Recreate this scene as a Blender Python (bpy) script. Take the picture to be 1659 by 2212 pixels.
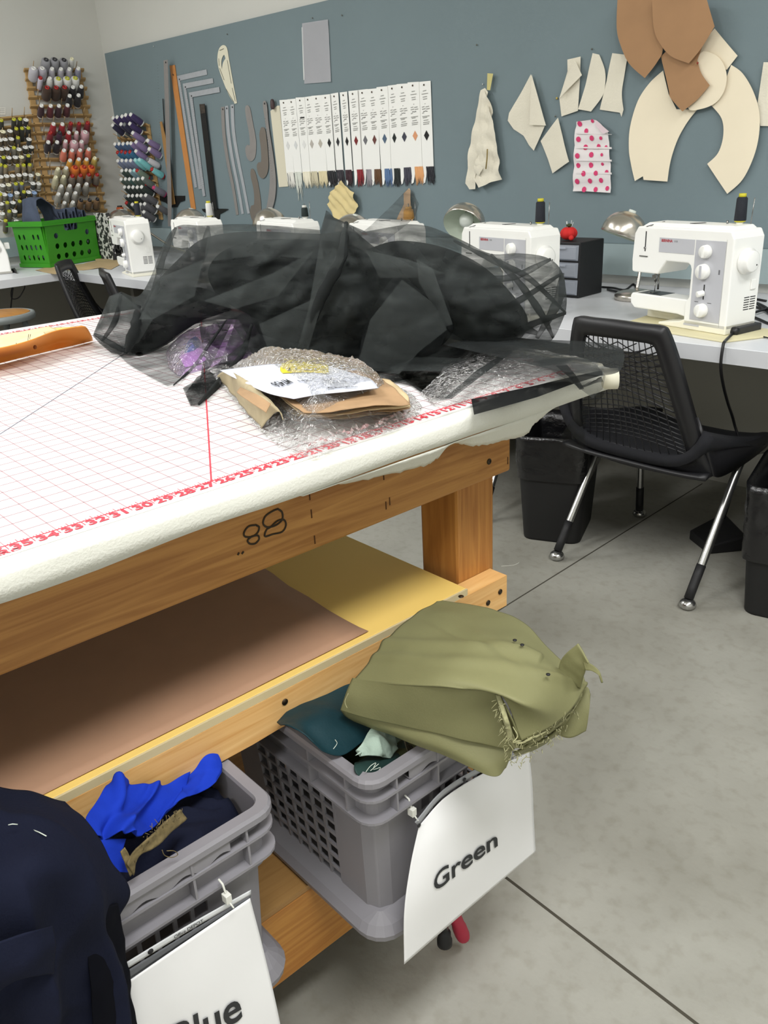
import bpy, math, random
from mathutils import Vector, Matrix, noise as mn
R0 = random.Random(7)
PI = math.pi
SC = bpy.context.scene
COL = SC.collection
for o in list(bpy.data.objects): bpy.data.objects.remove(o)

# ------------------------------------------------------------------ camera
CAMC = Vector((0.73408018, -1.1427306, 1.27844172))
CAM_F = 1828.4908        # focal length in pixels of the 1659 x 2212 frame
def cam_axes(yaw, pitch, roll):
    cy, sy, cp, sp = math.cos(yaw), math.sin(yaw), math.cos(pitch), math.sin(pitch)
    f = Vector((cy*cp, sy*cp, sp)); r = f.cross(Vector((0, 0, 1))).normalized(); u = r.cross(f)
    c, s = math.cos(roll), math.sin(roll)
    return c*r + s*u, -s*r + c*u, -f
CR, CU, CB = cam_axes(2.4313577982 - 0.0598379126, -0.3987863577, -0.054049495)
cd = bpy.data.cameras.new('camera'); cam = bpy.data.objects.new('camera', cd); COL.objects.link(cam)
M = Matrix.Identity(4)
for i in range(3):
    M[i][0], M[i][1], M[i][2], M[i][3] = CR[i], CU[i], CB[i], CAMC[i]
cam.matrix_world = M
cd.sensor_fit = 'HORIZONTAL'; cd.sensor_width = 36.0; cd.lens = CAM_F/1659*36.0; cd.clip_start = .02
SC.camera = cam
SC.view_settings.view_transform = 'Standard'; SC.view_settings.look = 'None'
SC.view_settings.exposure = 0.30; SC.view_settings.gamma = 1.0; SC.view_settings.use_curve_mapping = False

# ------------------------------------------------------------------ light
w = bpy.data.worlds.new('world'); SC.world = w; w.use_nodes = True
w.node_tree.nodes['Background'].inputs[0].default_value = (.80, .88, 1, 1)
w.node_tree.nodes['Background'].inputs[1].default_value = .25
ROOM_H = 3.0
FIX = [(-1.15, -1.9), (1.0, -0.95), (-3.3, -0.4), (-3.3, -2.6), (1.2, 0.75), (1.0, -3.1)]
FIXE = [42, 46, 38, 36, 24, 34]
for (x, y), e in zip(FIX, FIXE):
    ld = bpy.data.lights.new('troffer_light', 'AREA'); ld.shape = 'RECTANGLE'; ld.size = .55; ld.size_y = 1.15
    ld.energy = e; ld.color = (1.0, 1.0, 1.0)
    lo = bpy.data.objects.new('troffer_light', ld); lo.location = (x, y, ROOM_H-.05); COL.objects.link(lo)

# ------------------------------------------------------------------ pixel helpers: a point of the photo put on a real plane
def ray(px, py): return CR*((px-829.5)/CAM_F) - CU*((py-1106)/CAM_F) - CB
def at(ax, val, px, py):
    d = ray(px, py); return CAMC + d*((val-CAMC[ax])/d[ax])
def atp(p0, n, px, py):
    d = ray(px, py); return CAMC + d*((p0-CAMC).dot(n)/d.dot(n))
HT = .95; TA = -0.0598379126
TCX, TCY = math.cos(TA), math.sin(TA)
def T(x, y, z): return Vector((TCX*x - TCY*y, TCY*x + TCX*y, z + HT))      # table frame -> room
TN = Vector((TCX, TCY, 0)); TY = Vector((-TCY, TCX, 0))
def tabx(x, px, py): return atp(T(x, 0, 0), TN, px, py)
def tabz(z, px, py): return at(2, HT+z, px, py)
def unT(v): return Vector((TCX*v.x + TCY*v.y, -TCY*v.x + TCX*v.y, v.z-HT))

# ------------------------------------------------------------------ materials
def lin(c):
    c = c/255
    return c/12.92 if c <= .04045 else ((c+.055)/1.055)**2.4
def rgb(r, g, b): return (lin(r), lin(g), lin(b), 1)
MATS = {}
def mat(name, col, rough=.5, metal=0, var=0, vscale=8, bump=0, bscale=60, spec=.5, alpha=1, trans=0, sheen=0, aniso=0, col2=None, coat=0, stretch=None, detail=4):
    if name in MATS: return MATS[name]
    m = bpy.data.materials.new(name); m.use_nodes = True; nt = m.node_tree; b = nt.nodes['Principled BSDF']
    b.inputs['Base Color'].default_value = col; b.inputs['Roughness'].default_value = rough
    b.inputs['Metallic'].default_value = metal; b.inputs['Specular IOR Level'].default_value = spec
    b.inputs['Alpha'].default_value = alpha; b.inputs['Transmission Weight'].default_value = trans
    b.inputs['Sheen Weight'].default_value = sheen; b.inputs['Coat Weight'].default_value = coat
    tc = nt.nodes.new('ShaderNodeTexCoord'); src = tc.outputs['Object']
    if stretch:
        mp = nt.nodes.new('ShaderNodeMapping'); mp.inputs['Scale'].default_value = stretch
        nt.links.new(src, mp.inputs['Vector']); src = mp.outputs['Vector']
    if var or col2:
        n = nt.nodes.new('ShaderNodeTexNoise'); n.inputs['Scale'].default_value = vscale; n.inputs['Detail'].default_value = detail
        nt.links.new(src, n.inputs['Vector'])
        r = nt.nodes.new('ShaderNodeValToRGB'); r.color_ramp.elements[0].position = .35; r.color_ramp.elements[1].position = .68
        c2 = col2 or tuple(max(0, x*(1-var)) for x in col[:3])+(1,)
        r.color_ramp.elements[0].color = c2; r.color_ramp.elements[1].color = col
        nt.links.new(n.outputs['Fac'], r.inputs['Fac']); nt.links.new(r.outputs['Color'], b.inputs['Base Color'])
    if bump:
        n2 = nt.nodes.new('ShaderNodeTexNoise'); n2.inputs['Scale'].default_value = bscale; n2.inputs['Detail'].default_value = 5
        nt.links.new(src, n2.inputs['Vector'])
        bp = nt.nodes.new('ShaderNodeBump'); bp.inputs['Strength'].default_value = bump; bp.inputs['Distance'].default_value = .01
        nt.links.new(n2.outputs['Fac'], bp.inputs['Height']); nt.links.new(bp.outputs['Normal'], b.inputs['Normal'])
    MATS[name] = m
    return m
def wood(name, a, b_, scale=3.0, axis='Y', rough=.55):
    if name in MATS: return MATS[name]
    m = bpy.data.materials.new(name); m.use_nodes = True; nt = m.node_tree; b = nt.nodes['Principled BSDF']
    b.inputs['Roughness'].default_value = rough
    tc = nt.nodes.new('ShaderNodeTexCoord'); mp = nt.nodes.new('ShaderNodeMapping')
    s = {'X': (1.2, 14, 22), 'Y': (14, 1.2, 22), 'Z': (14, 22, 1.2)}[axis]
    mp.inputs['Scale'].default_value = s; nt.links.new(tc.outputs['Object'], mp.inputs['Vector'])
    n = nt.nodes.new('ShaderNodeTexNoise'); n.inputs['Scale'].default_value = scale; n.inputs['Detail'].default_value = 6; n.inputs['Distortion'].default_value = 1.6
    nt.links.new(mp.outputs['Vector'], n.inputs['Vector'])
    r = nt.nodes.new('ShaderNodeValToRGB'); r.color_ramp.elements[0].position = .3; r.color_ramp.elements[1].position = .7
    r.color_ramp.elements[0].color = b_; r.color_ramp.elements[1].color = a
    nt.links.new(n.outputs['Fac'], r.inputs['Fac'])
    # dark knots
    v = nt.nodes.new('ShaderNodeTexVoronoi'); v.inputs['Scale'].default_value = 2.6
    mp2 = nt.nodes.new('ShaderNodeMapping'); mp2.inputs['Scale'].default_value = {'X': (1, 2.2, 2.2), 'Y': (2.2, 1, 2.2), 'Z': (2.2, 2.2, 1)}[axis]
    nt.links.new(tc.outputs['Object'], mp2.inputs['Vector']); nt.links.new(mp2.outputs['Vector'], v.inputs['Vector'])
    k = nt.nodes.new('ShaderNodeValToRGB'); k.color_ramp.elements[0].position = .03; k.color_ramp.elements[1].position = .09
    k.color_ramp.elements[0].color = (.25, .18, .14, 1); k.color_ramp.elements[1].color = (1, 1, 1, 1)
    nt.links.new(v.outputs['Distance'], k.inputs['Fac'])
    mx = nt.nodes.new('ShaderNodeMix'); mx.data_type = 'RGBA'; mx.blend_type = 'MULTIPLY'; mx.inputs[0].default_value = .8
    nt.links.new(r.outputs['Color'], mx.inputs[6]); nt.links.new(k.outputs['Color'], mx.inputs[7])
    nt.links.new(mx.outputs[2], b.inputs['Base Color'])
    MATS[name] = m
    return m
def sheer(name, col, alpha, gloss=.0, rough=.5, bump=0, bscale=40, edge=.0, tint=None):
    """thin see-through sheet: transparent mixed with a diffuse/glossy surface"""
    if name in MATS: return MATS[name]
    m = bpy.data.materials.new(name); m.use_nodes = True; nt = m.node_tree; nt.nodes.clear()
    out = nt.nodes.new('ShaderNodeOutputMaterial'); tr = nt.nodes.new('ShaderNodeBsdfTransparent')
    if tint: tr.inputs[0].default_value = tint
    pr = nt.nodes.new('ShaderNodeBsdfPrincipled'); pr.inputs['Base Color'].default_value = col; pr.inputs['Roughness'].default_value = rough
    pr.inputs['Specular IOR Level'].default_value = gloss
    mx = nt.nodes.new('ShaderNodeMixShader'); mx.inputs[0].default_value = alpha
    fac = None
    if bump:
        tc = nt.nodes.new('ShaderNodeTexCoord'); n2 = nt.nodes.new('ShaderNodeTexNoise'); n2.inputs['Scale'].default_value = bscale
        n2.inputs['Detail'].default_value = 4; n2.inputs['Distortion'].default_value = 1.0
        nt.links.new(tc.outputs['Object'], n2.inputs['Vector'])
        bp = nt.nodes.new('ShaderNodeBump'); bp.inputs['Strength'].default_value = bump; bp.inputs['Distance'].default_value = .01
        nt.links.new(n2.outputs['Fac'], bp.inputs['Height']); nt.links.new(bp.outputs['Normal'], pr.inputs['Normal'])
    if edge:
        lw = nt.nodes.new('ShaderNodeLayerWeight'); lw.inputs['Blend'].default_value = .35
        ma = nt.nodes.new('ShaderNodeMath'); ma.operation = 'MULTIPLY_ADD'; ma.inputs[1].default_value = edge; ma.inputs[2].default_value = alpha
        ma.use_clamp = True
        nt.links.new(lw.outputs['Facing'], ma.inputs[0]); nt.links.new(ma.outputs[0], mx.inputs[0])
    nt.links.new(tr.outputs[0], mx.inputs[1]); nt.links.new(pr.outputs[0], mx.inputs[2]); nt.links.new(mx.outputs[0], out.inputs[0])
    MATS[name] = m
    return m
def emis(name, col, s):
    m = bpy.data.materials.new(name); m.use_nodes = True; b = m.node_tree.nodes['Principled BSDF']
    b.inputs['Emission Color'].default_value = col; b.inputs['Emission Strength'].default_value = s
    return m

# ------------------------------------------------------------------ mesh builder
class MB:
    def __init__(s): s.v = []; s.f = []; s.mi = []; s.sm = []; s.cur = 0; s.smooth = False; s.X = None
    def add(s, vs, fs, smooth=None):
        n = len(s.v); s.v += [Vector(v) if s.X is None else s.X @ Vector(v) for v in vs]
        for f in fs: s.f.append([n+i for i in f]); s.mi.append(s.cur); s.sm.append(s.smooth if smooth is None else smooth)
        return s
    def box(s, a, b):
        x0, y0, z0 = a; x1, y1, z1 = b
        vs = [(x0,y0,z0),(x1,y0,z0),(x1,y1,z0),(x0,y1,z0),(x0,y0,z1),(x1,y0,z1),(x1,y1,z1),(x0,y1,z1)]
        return s.add(vs, [(0,3,2,1),(4,5,6,7),(0,1,5,4),(1,2,6,5),(2,3,7,6),(3,0,4,7)], False)
    def hexa(s, vs): return s.add(vs, [(0,3,2,1),(4,5,6,7),(0,1,5,4),(1,2,6,5),(2,3,7,6),(3,0,4,7)], False)
    def prism(s, pts, vec, smooth=False):
        """polygon (3D points) extruded by vec"""
        n = len(pts); vec = Vector(vec); pts = [Vector(p) for p in pts]
        vs = pts + [p+vec for p in pts]
        fs = [list(range(n))[::-1], list(range(n, 2*n))] + [(i, (i+1) % n, n+(i+1) % n, n+i) for i in range(n)]
        return s.add(vs, fs, smooth)
    def tube(s, path, r, seg=8, cap=True, smooth=True):
        P = [Vector(p) for p in path]; n = len(P); rs = r if isinstance(r, (list, tuple)) else [r]*n
        up = Vector((0, 0, 1)); vs = []; fs = []; prev = None
        for i in range(n):
            t = (P[min(i+1, n-1)]-P[max(i-1, 0)])
            t = t.normalized() if t.length > 1e-9 else Vector((0, 0, 1))
            if prev is None:
                a = t.cross(up)
                if a.length < .05: a = t.cross(Vector((1, 0, 0)))
            else: a = prev - t*prev.dot(t)
            a.normalize(); prev = a; b = t.cross(a)
            for k in range(seg):
                an = 2*PI*k/seg; vs.append(P[i] + (a*math.cos(an)+b*math.sin(an))*rs[i])
        for i in range(n-1):
            for k in range(seg): fs.append((i*seg+k, i*seg+(k+1) % seg, (i+1)*seg+(k+1) % seg, (i+1)*seg+k))
        if cap: fs.append(list(range(seg))[::-1]); fs.append(list(range((n-1)*seg, n*seg)))
        return s.add(vs, fs, smooth)
    def cyl(s, p0, p1, r, r1=None, seg=16, smooth=True): return s.tube([p0, p1], [r, r if r1 is None else r1], seg, True, smooth)
    def lathe(s, prof, seg=24, origin=(0,0,0), axis=(0,0,1), cap=True, smooth=True):
        ax = Vector(axis).normalized(); a = ax.cross(Vector((0, 0, 1)))
        if a.length < .05: a = Vector((1, 0, 0))
        a.normalize(); b = ax.cross(a); O = Vector(origin); vs = []; fs = []
        for (r, h) in prof:
            for k in range(seg):
                an = 2*PI*k/seg; vs.append(O + ax*h + (a*math.cos(an)+b*math.sin(an))*r)
        n = len(prof)
        for i in range(n-1):
            for k in range(seg): fs.append((i*seg+k, i*seg+(k+1) % seg, (i+1)*seg+(k+1) % seg, (i+1)*seg+k))
        if cap: fs.append(list(range(seg))[::-1]); fs.append(list(range((n-1)*seg, n*seg)))
        return s.add(vs, fs, smooth)
    def grid(s, P, smooth=True):
        """P[i][j] 3D points"""
        n, m = len(P), len(P[0]); vs = [p for row in P for p in row]
        fs = [(i*m+j, i*m+j+1, (i+1)*m+j+1, (i+1)*m+j) for i in range(n-1) for j in range(m-1)]
        return s.add(vs, fs, smooth)
    def build(s, name, mt, parent=None, bevel=0, solid=0, sub=0, world=False, seg=2, origin=None, offset=0, autosmooth=True):
        me = bpy.data.meshes.new(name)
        vs = s.v
        o = bpy.data.objects.new(name, me); COL.objects.link(o)
        if parent is not None:
            o.parent = parent
            if world:
                inv = parent['_m'] if False else mworld(parent).inverted(); vs = [inv @ v for v in vs]
        elif world is not False or origin is not None:
            if origin is None:
                xs = [v.x for v in vs]; ys = [v.y for v in vs]; zs = [v.z for v in vs]
                origin = Vector(((min(xs)+max(xs))/2, (min(ys)+max(ys))/2, min(zs)))
            vs = [v-Vector(origin) for v in vs]; o.location = origin
        me.from_pydata([tuple(v) for v in vs], [], s.f); me.update()
        mts = mt if isinstance(mt, (list, tuple)) else [mt]
        for m_ in mts: me.materials.append(m_)
        for p, i, sm in zip(me.polygons, s.mi, s.sm): p.material_index = min(i, len(mts)-1); p.use_smooth = sm
        if sub: md = o.modifiers.new('sub', 'SUBSURF'); md.levels = sub; md.render_levels = sub
        if solid: md = o.modifiers.new('solid', 'SOLIDIFY'); md.thickness = solid; md.offset = offset
        if bevel: md = o.modifiers.new('bevel', 'BEVEL'); md.width = bevel; md.segments = seg; md.limit_method = 'ANGLE'; md.angle_limit = .6
        return o
def mworld(o):
    m = o.matrix_basis.copy()
    while o.parent is not None: o = o.parent; m = o.matrix_basis @ m
    return m
def tag(o, label, cat, group=None, kind=None):
    o['label'] = label; o['category'] = cat
    if group: o['group'] = group
    if kind: o['kind'] = kind
    return o
def thing(name, label, cat, loc=(0,0,0), rz=0, group=None):
    o = bpy.data.objects.new(name, None); COL.objects.link(o); o.empty_display_size = .05
    o.location = loc; o.rotation_euler = (0, 0, rz); return tag(o, label, cat, group)
def struct(name, mb, m, **k):
    o = mb.build(name, m, **k); o['kind'] = 'structure'; return o
def dup(root, loc, rz=None, label=None, group=None):
    def cp(o, par):
        c = o.copy(); COL.objects.link(c)
        if par is not None: c.parent = par
        for ch in list(o.children): cp(ch, c)
        return c
    r = cp(root, None); r.location = loc
    if rz is not None: r.rotation_euler = (0, 0, rz)
    if label: r['label'] = label
    if group: r['group'] = group
    return r
def txt(body, size, extrude=0, bold=0, align='CENTER', shear=0):
    cu = bpy.data.curves.new('t', 'FONT'); cu.body = body; cu.size = size; cu.align_x = align; cu.align_y = 'CENTER'; cu.offset = bold; cu.extrude = extrude
    cu.resolution_u = 4; cu.shear = shear
    ob = bpy.data.objects.new('t', cu); COL.objects.link(ob)
    dg = bpy.context.evaluated_depsgraph_get(); me = ob.evaluated_get(dg).to_mesh()
    vs = [v.co.copy() for v in me.vertices]; fs = [list(p.vertices) for p in me.polygons]
    bpy.data.objects.remove(ob); bpy.data.curves.remove(cu)
    return vs, fs
def fbm(v, sc=1, oct=3):
    return mn.fractal(Vector(v)*sc, 1.0, 2.0, oct)
def catmull(p0, p1, p2, p3, t):
    return .5*((2*p1)+(p2-p0)*t+(2*p0-5*p1+4*p2-p3)*t*t+(3*p1-p0-3*p2+p3)*t*t*t)
def cr_line(pts, n):
    P = [Vector(p) for p in pts]; out = []; m = len(P)-1
    for k in range(n):
        u = k/(n-1)*m; i = min(int(u), m-1); t = u-i
        a = P[i-1] if i > 0 else P[i]*2-P[i+1]; d = P[i+2] if i+2 <= m else P[i+1]*2-P[i]
        out.append(catmull(a, P[i], P[i+1], d, t))
    return out
def patch(ctrl, n, m, amp=0, sc=10, seed=0, ridge=0, fold=None):
    """smooth surface through a grid of control points, with cloth wrinkles along its normal"""
    rows = [cr_line(r, m) for r in ctrl]
    cols = [cr_line([rows[i][j] for i in range(len(rows))], n) for j in range(m)]
    G = [[cols[j][i] for j in range(m)] for i in range(n)]
    out = []
    for i in range(n):
        row = []
        for j in range(m):
            a = G[min(i+1, n-1)][j]-G[max(i-1, 0)][j]; b = G[i][min(j+1, m-1)]-G[i][max(j-1, 0)]
            nn = a.cross(b); nn = nn.normalized() if nn.length > 1e-12 else Vector((0, 0, 1))
            p = G[i][j]; q = p*sc+Vector((seed*3.1, seed, 0))
            h = fbm(q, 1, 3)
            if ridge: h = (1-abs(fbm(q*.7+Vector((5, 5, 5)), 1, 2))*2.2)*ridge + h*(1-ridge)
            if fold: h += fold(i/(n-1), j/(m-1))
            row.append(p+nn*h*amp)
        out.append(row)
    return out
def smooth_poly(pts, k=6, closed=True):
    """Catmull-Rom through 2D or 3D points"""
    P = [Vector(p) if len(p) == 3 else Vector((p[0], p[1], 0)) for p in pts]; n = len(P); out = []
    for i in range(n if closed else n-1):
        a, b, c, d = (P[(i-1) % n], P[i], P[(i+1) % n], P[(i+2) % n]) if closed else (P[max(i-1, 0)], P[i], P[i+1], P[min(i+2, n-1)])
        for t in range(k): out.append(catmull(a, b, c, d, t/k))
    if not closed: out.append(P[-1])
    return out
# ------------------------------------------------------------------ room shell
XL, YW, YB, ZC = -4.93, 2.03, 2.01, .75
M_wall = mat('wall_paint', rgb(208, 208, 202), .85, var=.04, vscale=1.5)
M_low = mat('lower_wall_paint', rgb(172, 170, 160), .85, var=.05, vscale=1.5)
def concrete():
    m = mat('concrete', rgb(170, 169, 160), .55, col2=rgb(144, 142, 132), vscale=2.2, var=.1, bump=.08, bscale=90, detail=9)
    nt = m.node_tree; b = nt.nodes['Principled BSDF']; tc = nt.nodes.new('ShaderNodeTexCoord')
    base = b.inputs['Base Color'].links[0].from_socket
    v = nt.nodes.new('ShaderNodeTexNoise'); v.inputs['Scale'].default_value = 34; v.inputs['Detail'].default_value = 3
    nt.links.new(tc.outputs['Object'], v.inputs['Vector'])
    r = nt.nodes.new('ShaderNodeValToRGB'); r.color_ramp.elements[0].position = .25; r.color_ramp.elements[1].position = .5
    r.color_ramp.elements[0].color = (.86, .85, .82, 1); r.color_ramp.elements[1].color = (1, 1, 1, 1)
    nt.links.new(v.outputs['Fac'], r.inputs['Fac'])
    mx = nt.nodes.new('ShaderNodeMix'); mx.data_type = 'RGBA'; mx.blend_type = 'MULTIPLY'; mx.inputs[0].default_value = 1
    nt.links.new(base, mx.inputs[6]); nt.links.new(r.outputs['Color'], mx.inputs[7])
    nt.links.new(mx.outputs[2], b.inputs['Base Color'])
    return m
struct('floor', MB().box((XL-.1, -4.1, -.1), (2.6, YW+.1, 0)), concrete())
struct('ceiling', MB().box((XL-.1, -4.1, ROOM_H), (2.6, YW+.1, ROOM_H+.1)), mat('ceiling_paint', rgb(215, 213, 203), .9))
struct('wall_back', MB().box((XL-.1, YW, .72), (2.6, YW+.1, ROOM_H)), M_wall)
struct('wall_back', MB().box((XL-.1, YW, 0), (2.6, YW+.1, .72)), M_low)
struct('wall_left', MB().box((XL-.1, -4.1, .72), (XL, YW, ROOM_H)), M_wall)
struct('wall_left', MB().box((XL-.1, -4.1, 0), (XL, YW, .72)), M_low)
struct('wall_right', MB().box((2.5, -4.1, 0), (2.6, YW, ROOM_H)), M_wall)
struct('wall_front', MB().box((XL, -4.1, 0), (2.5, -4.0, ROOM_H)), M_wall)
# saw-cut control joints in the slab
mj = MB()
for (a, b) in [((-.634, -4), (-.634, 1.97)), ((2.5, .1), (-.634, .1)), ((.02, -.17), (2.0, -.17))][:1]:
    mj.box((a[0]-.0022, a[1], 0), (a[0]+.0022, b[1], .0006))
p0, p1 = at(2, 0, 1105, 1905), at(2, 0, 1505, 2212); d = (p1-p0).normalized(); n = Vector((-d.y, d.x, 0))*.0028
mj.prism([p0-d*3-n, p1+d*1.5-n, p1+d*1.5+n, p0-d*3+n], (0, 0, .0006))
struct('trim_1', mj, mat('joint_dark', rgb(70, 66, 56), .9))
# blue pin board and the pale wooden strip under it
M_board = mat('board_paint', rgb(118, 134, 139), .8, var=.04, vscale=3, bump=.05, bscale=400)
ztop = at(1, YB, 225.3, 115.8).z
ZS0, ZS1 = at(1, YB-.022, 1309, 592.5).z, at(1, YB-.011, 1280, 525).z
pb = thing('pin_board', 'long slate blue pin board covering the back wall above the counter', 'pin board', (-1.2, YB, ZS1))
MB().box((XL+.055, YB, ZS1+.001), (2.5, YW-.001, ztop)).build('board_panel', M_board, pb, world=True)
M_strip = mat('strip_paint', rgb(150, 166, 168), .7)
struct('trim_2', MB().box((XL+.001, YB-.022, ZS0), (2.5, YW-.001, ZS1)), M_strip)
struct('trim_3', MB().box((XL+.001, -4.0, ZS0+.01), (XL+.03, YB-.023, ZS1+.01)), M_strip)

# ------------------------------------------------------------------ counters
M_lam = mat('laminate', rgb(218, 220, 224), .35, var=.02, vscale=3)
YF, XF = 1.125, -4.13
ct = thing('worktop', 'long grey laminate worktop under the blue pin board carrying the sewing machines', 'worktop', (-1.2, YF, ZC-.04))
MB().box((XF, YF, ZC-.045), (2.49, YW-.001, ZC)).build('worktop_slab', M_lam, ct, world=True, bevel=.0015)
MB().box((XF, YF-.001, ZC-.0445), (2.48, YF, ZC-.001)).build('front_edge', mat('laminate_edge', rgb(198, 200, 204), .4), ct, world=True)
for x in (-3.6, -1.75, .55): MB().box((x, YF+.1, 0), (x+.03, YW-.001, ZC-.045)).build('support_panel', mat('support', rgb(96, 94, 88), .6), ct, world=True)
ct2 = thing('worktop', 'short grey laminate worktop along the white side wall under the thread racks', 'worktop', (XL+.3, 0, ZC-.04))
MB().box((XL+.001, -3.9, ZC-.045), (XF-.001, YW-.001, ZC)).build('worktop_slab', M_lam, ct2, world=True, bevel=.0015)
MB().box((XL+.001, .35, 0), (XF-.1, .38, ZC-.045)).build('support_panel', MATS['support'], ct2, world=True)

# ------------------------------------------------------------------ cutting table (table frame)
W1 = wood('pine_long', rgb(188, 136, 72), rgb(150, 98, 44), axis='Y')
W2 = wood('pine_leg', rgb(190, 134, 66), rgb(156, 100, 44), axis='Z')
W3 = wood('pine_pale', rgb(226, 184, 122), rgb(204, 150, 84), axis='Y')
M_cloth = mat('muslin_cover', rgb(220, 220, 210), .9, var=.03, vscale=5, bump=.15, bscale=300)
tb = thing('cutting_table', 'large wooden cutting table with a padded off-white top and an open lower shelf', 'table', T(-.6, -1.1, -HT), TA)
YE = -2.4
def tl(p): return T(*p)
class TMB(MB):
    def tbox(s, a, b):
        x0, y0, z0 = a; x1, y1, z1 = b
        return s.hexa([T(*q) for q in [(x0,y0,z0),(x1,y0,z0),(x1,y1,z0),(x0,y1,z0),(x0,y0,z1),(x1,y0,z1),(x1,y1,z1),(x0,y1,z1)]])
# padded top: profile swept round the front and right edges
def top_profile(k):  # (outward, z)
    return [(0, -.0012), (.018, -.002), (.0245, -.0045), (.0265, -.009), (.026, -.020), (.025, -.032), (.012, -.036), (0, -.036)][k]
tp = TMB(); rows = []
NY = 90
for i in range(NY+1):
    y = .05 + (YE-.05)*i/NY; row = []
    for k in range(8):
        o_, z = top_profile(k); row.append(T(.018+o_ + .002*mn.noise(Vector((y*9, k, 0))), y, z + (.004*mn.noise(Vector((y*6, k*.7, 3))) if 3 < k < 7 else 0)))
    rows.append([T(-1.25, y, -.0012)] + row + [T(-1.25, y, -.040)])
tp.grid(rows)
tp.add(rows[0], [list(range(10))], False); tp.add(rows[-1], [list(range(10))[::-1]], False)
tp.build('padded_top', M_cloth, tb, world=True)
# taped corner roll at the right end
tc_ = TMB(); tc_.tube([T(.02, .045, -.016), T(-.3, .045, -.016), T(-1.24, .045, -.016)], .02, 12); tc_.tube([T(.03, .03, -.018), T(.052, .052, -.018)], .017, 12)
tc_.build('corner_roll', mat('tape_cream', rgb(222, 218, 198), .7), tb, world=True)
# ragged cloth hanging under the edge
fl = [(640, 1062), (700, 1046), (740, 1046), (820, 1030), (880, 1016), (925, 1005), (950, 990), (966, 962), (985, 957), (1010, 962), (1050, 963), (1090, 952), (1130, 944), (1145, 934), (1150, 922), (1172, 905), (1190, 884), (1235, 866), (1290, 850)]
fm = TMB(); pts = []
for (x, y) in fl:
    q = unT(tabx(.028, x, y)); pts.append(q)
rows = []
n = 120
L = []
for k in range(n):
    u = k/(n-1)*(len(pts)-1); i = min(int(u), len(pts)-2); L.append(pts[i].lerp(pts[i+1], u-i))
for r in range(5):
    rows.append([T(.041-.016*(r/4), q.y, -.034 + (min(q.z, -.037) + .0035*mn.noise(Vector((k*1.7, 0, 0))) + .034)*r/4) for k, q in enumerate(L)])
fm.grid(rows); fm.build('ragged_hem', M_cloth, tb, world=True, solid=.0015)
# aprons
def apron(x0, x1, y0, y1, z0, z1, name='apron', m=W1):
    return TMB().tbox((x0, y0, z0), (x1, y1, z1)).build(name, m, tb, world=True, bevel=.004)
ap = apron(-.068, -.030, -2.34, -.110, -.168+.02, -.040)
ap['label'] = 'long apron board with a handwritten number'
apron(-1.20, -1.162, -2.34, -.110, -.148, -.040)
# legs
for (x, y) in [(-.157, -.193), (-.157, -2.25), (-1.162, -.193), (-1.162, -2.25)]:
    TMB().tbox((x, y, -HT), (x+.088, y+.088, -.0405)).build('leg', W2, tb, world=True, bevel=.006)
# lower shelf: front/back rails, yellow board
SZ = -.334
ra = TMB(); N = 60; up, lo = [], []
rag = lambda y: .010*max(0, mn.noise(Vector((y*7, 1, 0)))+.25) if -.62 < y < -.2 else .003*abs(mn.noise(Vector((y*5, 2, 0))))
vs = []; 
for i in range(N+1):
    y = -2.34+(2.34-.117)*i/N; zb = -.392 + rag(y)
    vs.append([T(-.03, y, zb), T(-.03, y, SZ), T(-.068, y, SZ), T(-.068, y, zb), T(-.03, y, zb)])
ra.grid(vs, smooth=False); ra.add(vs[-1][:4], [(0, 1, 2, 3)], False); ra.add(vs[0][:4], [(3, 2, 1, 0)], False)
ra.build('shelf_rail', W3, tb, world=True)['label'] = 'pale shelf rail with bark along its lower edge'
bk = TMB()
for (a, b, s) in [(-.2, -.175, 1), (-.62, -.36, 1.1), (-.86, -.78, .8)]:
    n = int((b-a)/.006)
    g = [[T(-.0292+.0012*mn.noise(Vector((i*.7, r, 0))), a+(b-a)*i/n, -.3925+rag(a+(b-a)*i/n) + r*.0075*s*max(.05, math.sin(PI*i/n))*(1+.9*mn.noise(Vector((i*.35, 2, 0))))) for r in range(3)] for i in range(n+1)]
    bk = TMB().grid(g); TMB().tbox((-1.2, -2.34, -.392), (-1.162, -.117, SZ)).build('shelf_rail', W3, tb, world=True, bevel=.003)
TMB().tbox((-1.19, -2.3, SZ+.0002), (-.034, -.213, SZ+.012)).build('shelf_board', mat('yellow_board', rgb(224, 190, 104), .6, var=.04, vscale=6), tb, world=True, bevel=.001)['label'] = 'yellow shelf board'
TMB().tbox((-.0338, -2.3, SZ+.0003), (-.0305, -.213, SZ+.0115)).build('shelf_edge', mat('board_edge', rgb(196, 180, 140), .7), tb, world=True)
# low rail and low deck that carry the crates
TMB().tbox((-.068, -2.34, -.842), (-.03, -.125, -.70)).build('low_rail', wood('pine_low', rgb(196, 140, 66), rgb(166, 108, 44), axis='Y'), tb, world=True, bevel=.003)
TMB().tbox((-1.19, -2.34, -.6995), (-.03, -.125, -.690)).build('low_deck', wood('ply', rgb(180, 140, 84), rgb(150, 110, 60)), tb, world=True)
TMB().tbox((-1.2, -2.34, -.842), (-1.162, -.125, -.70)).build('low_rail', MATS['pine_low'], tb, world=True, bevel=.003)
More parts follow.
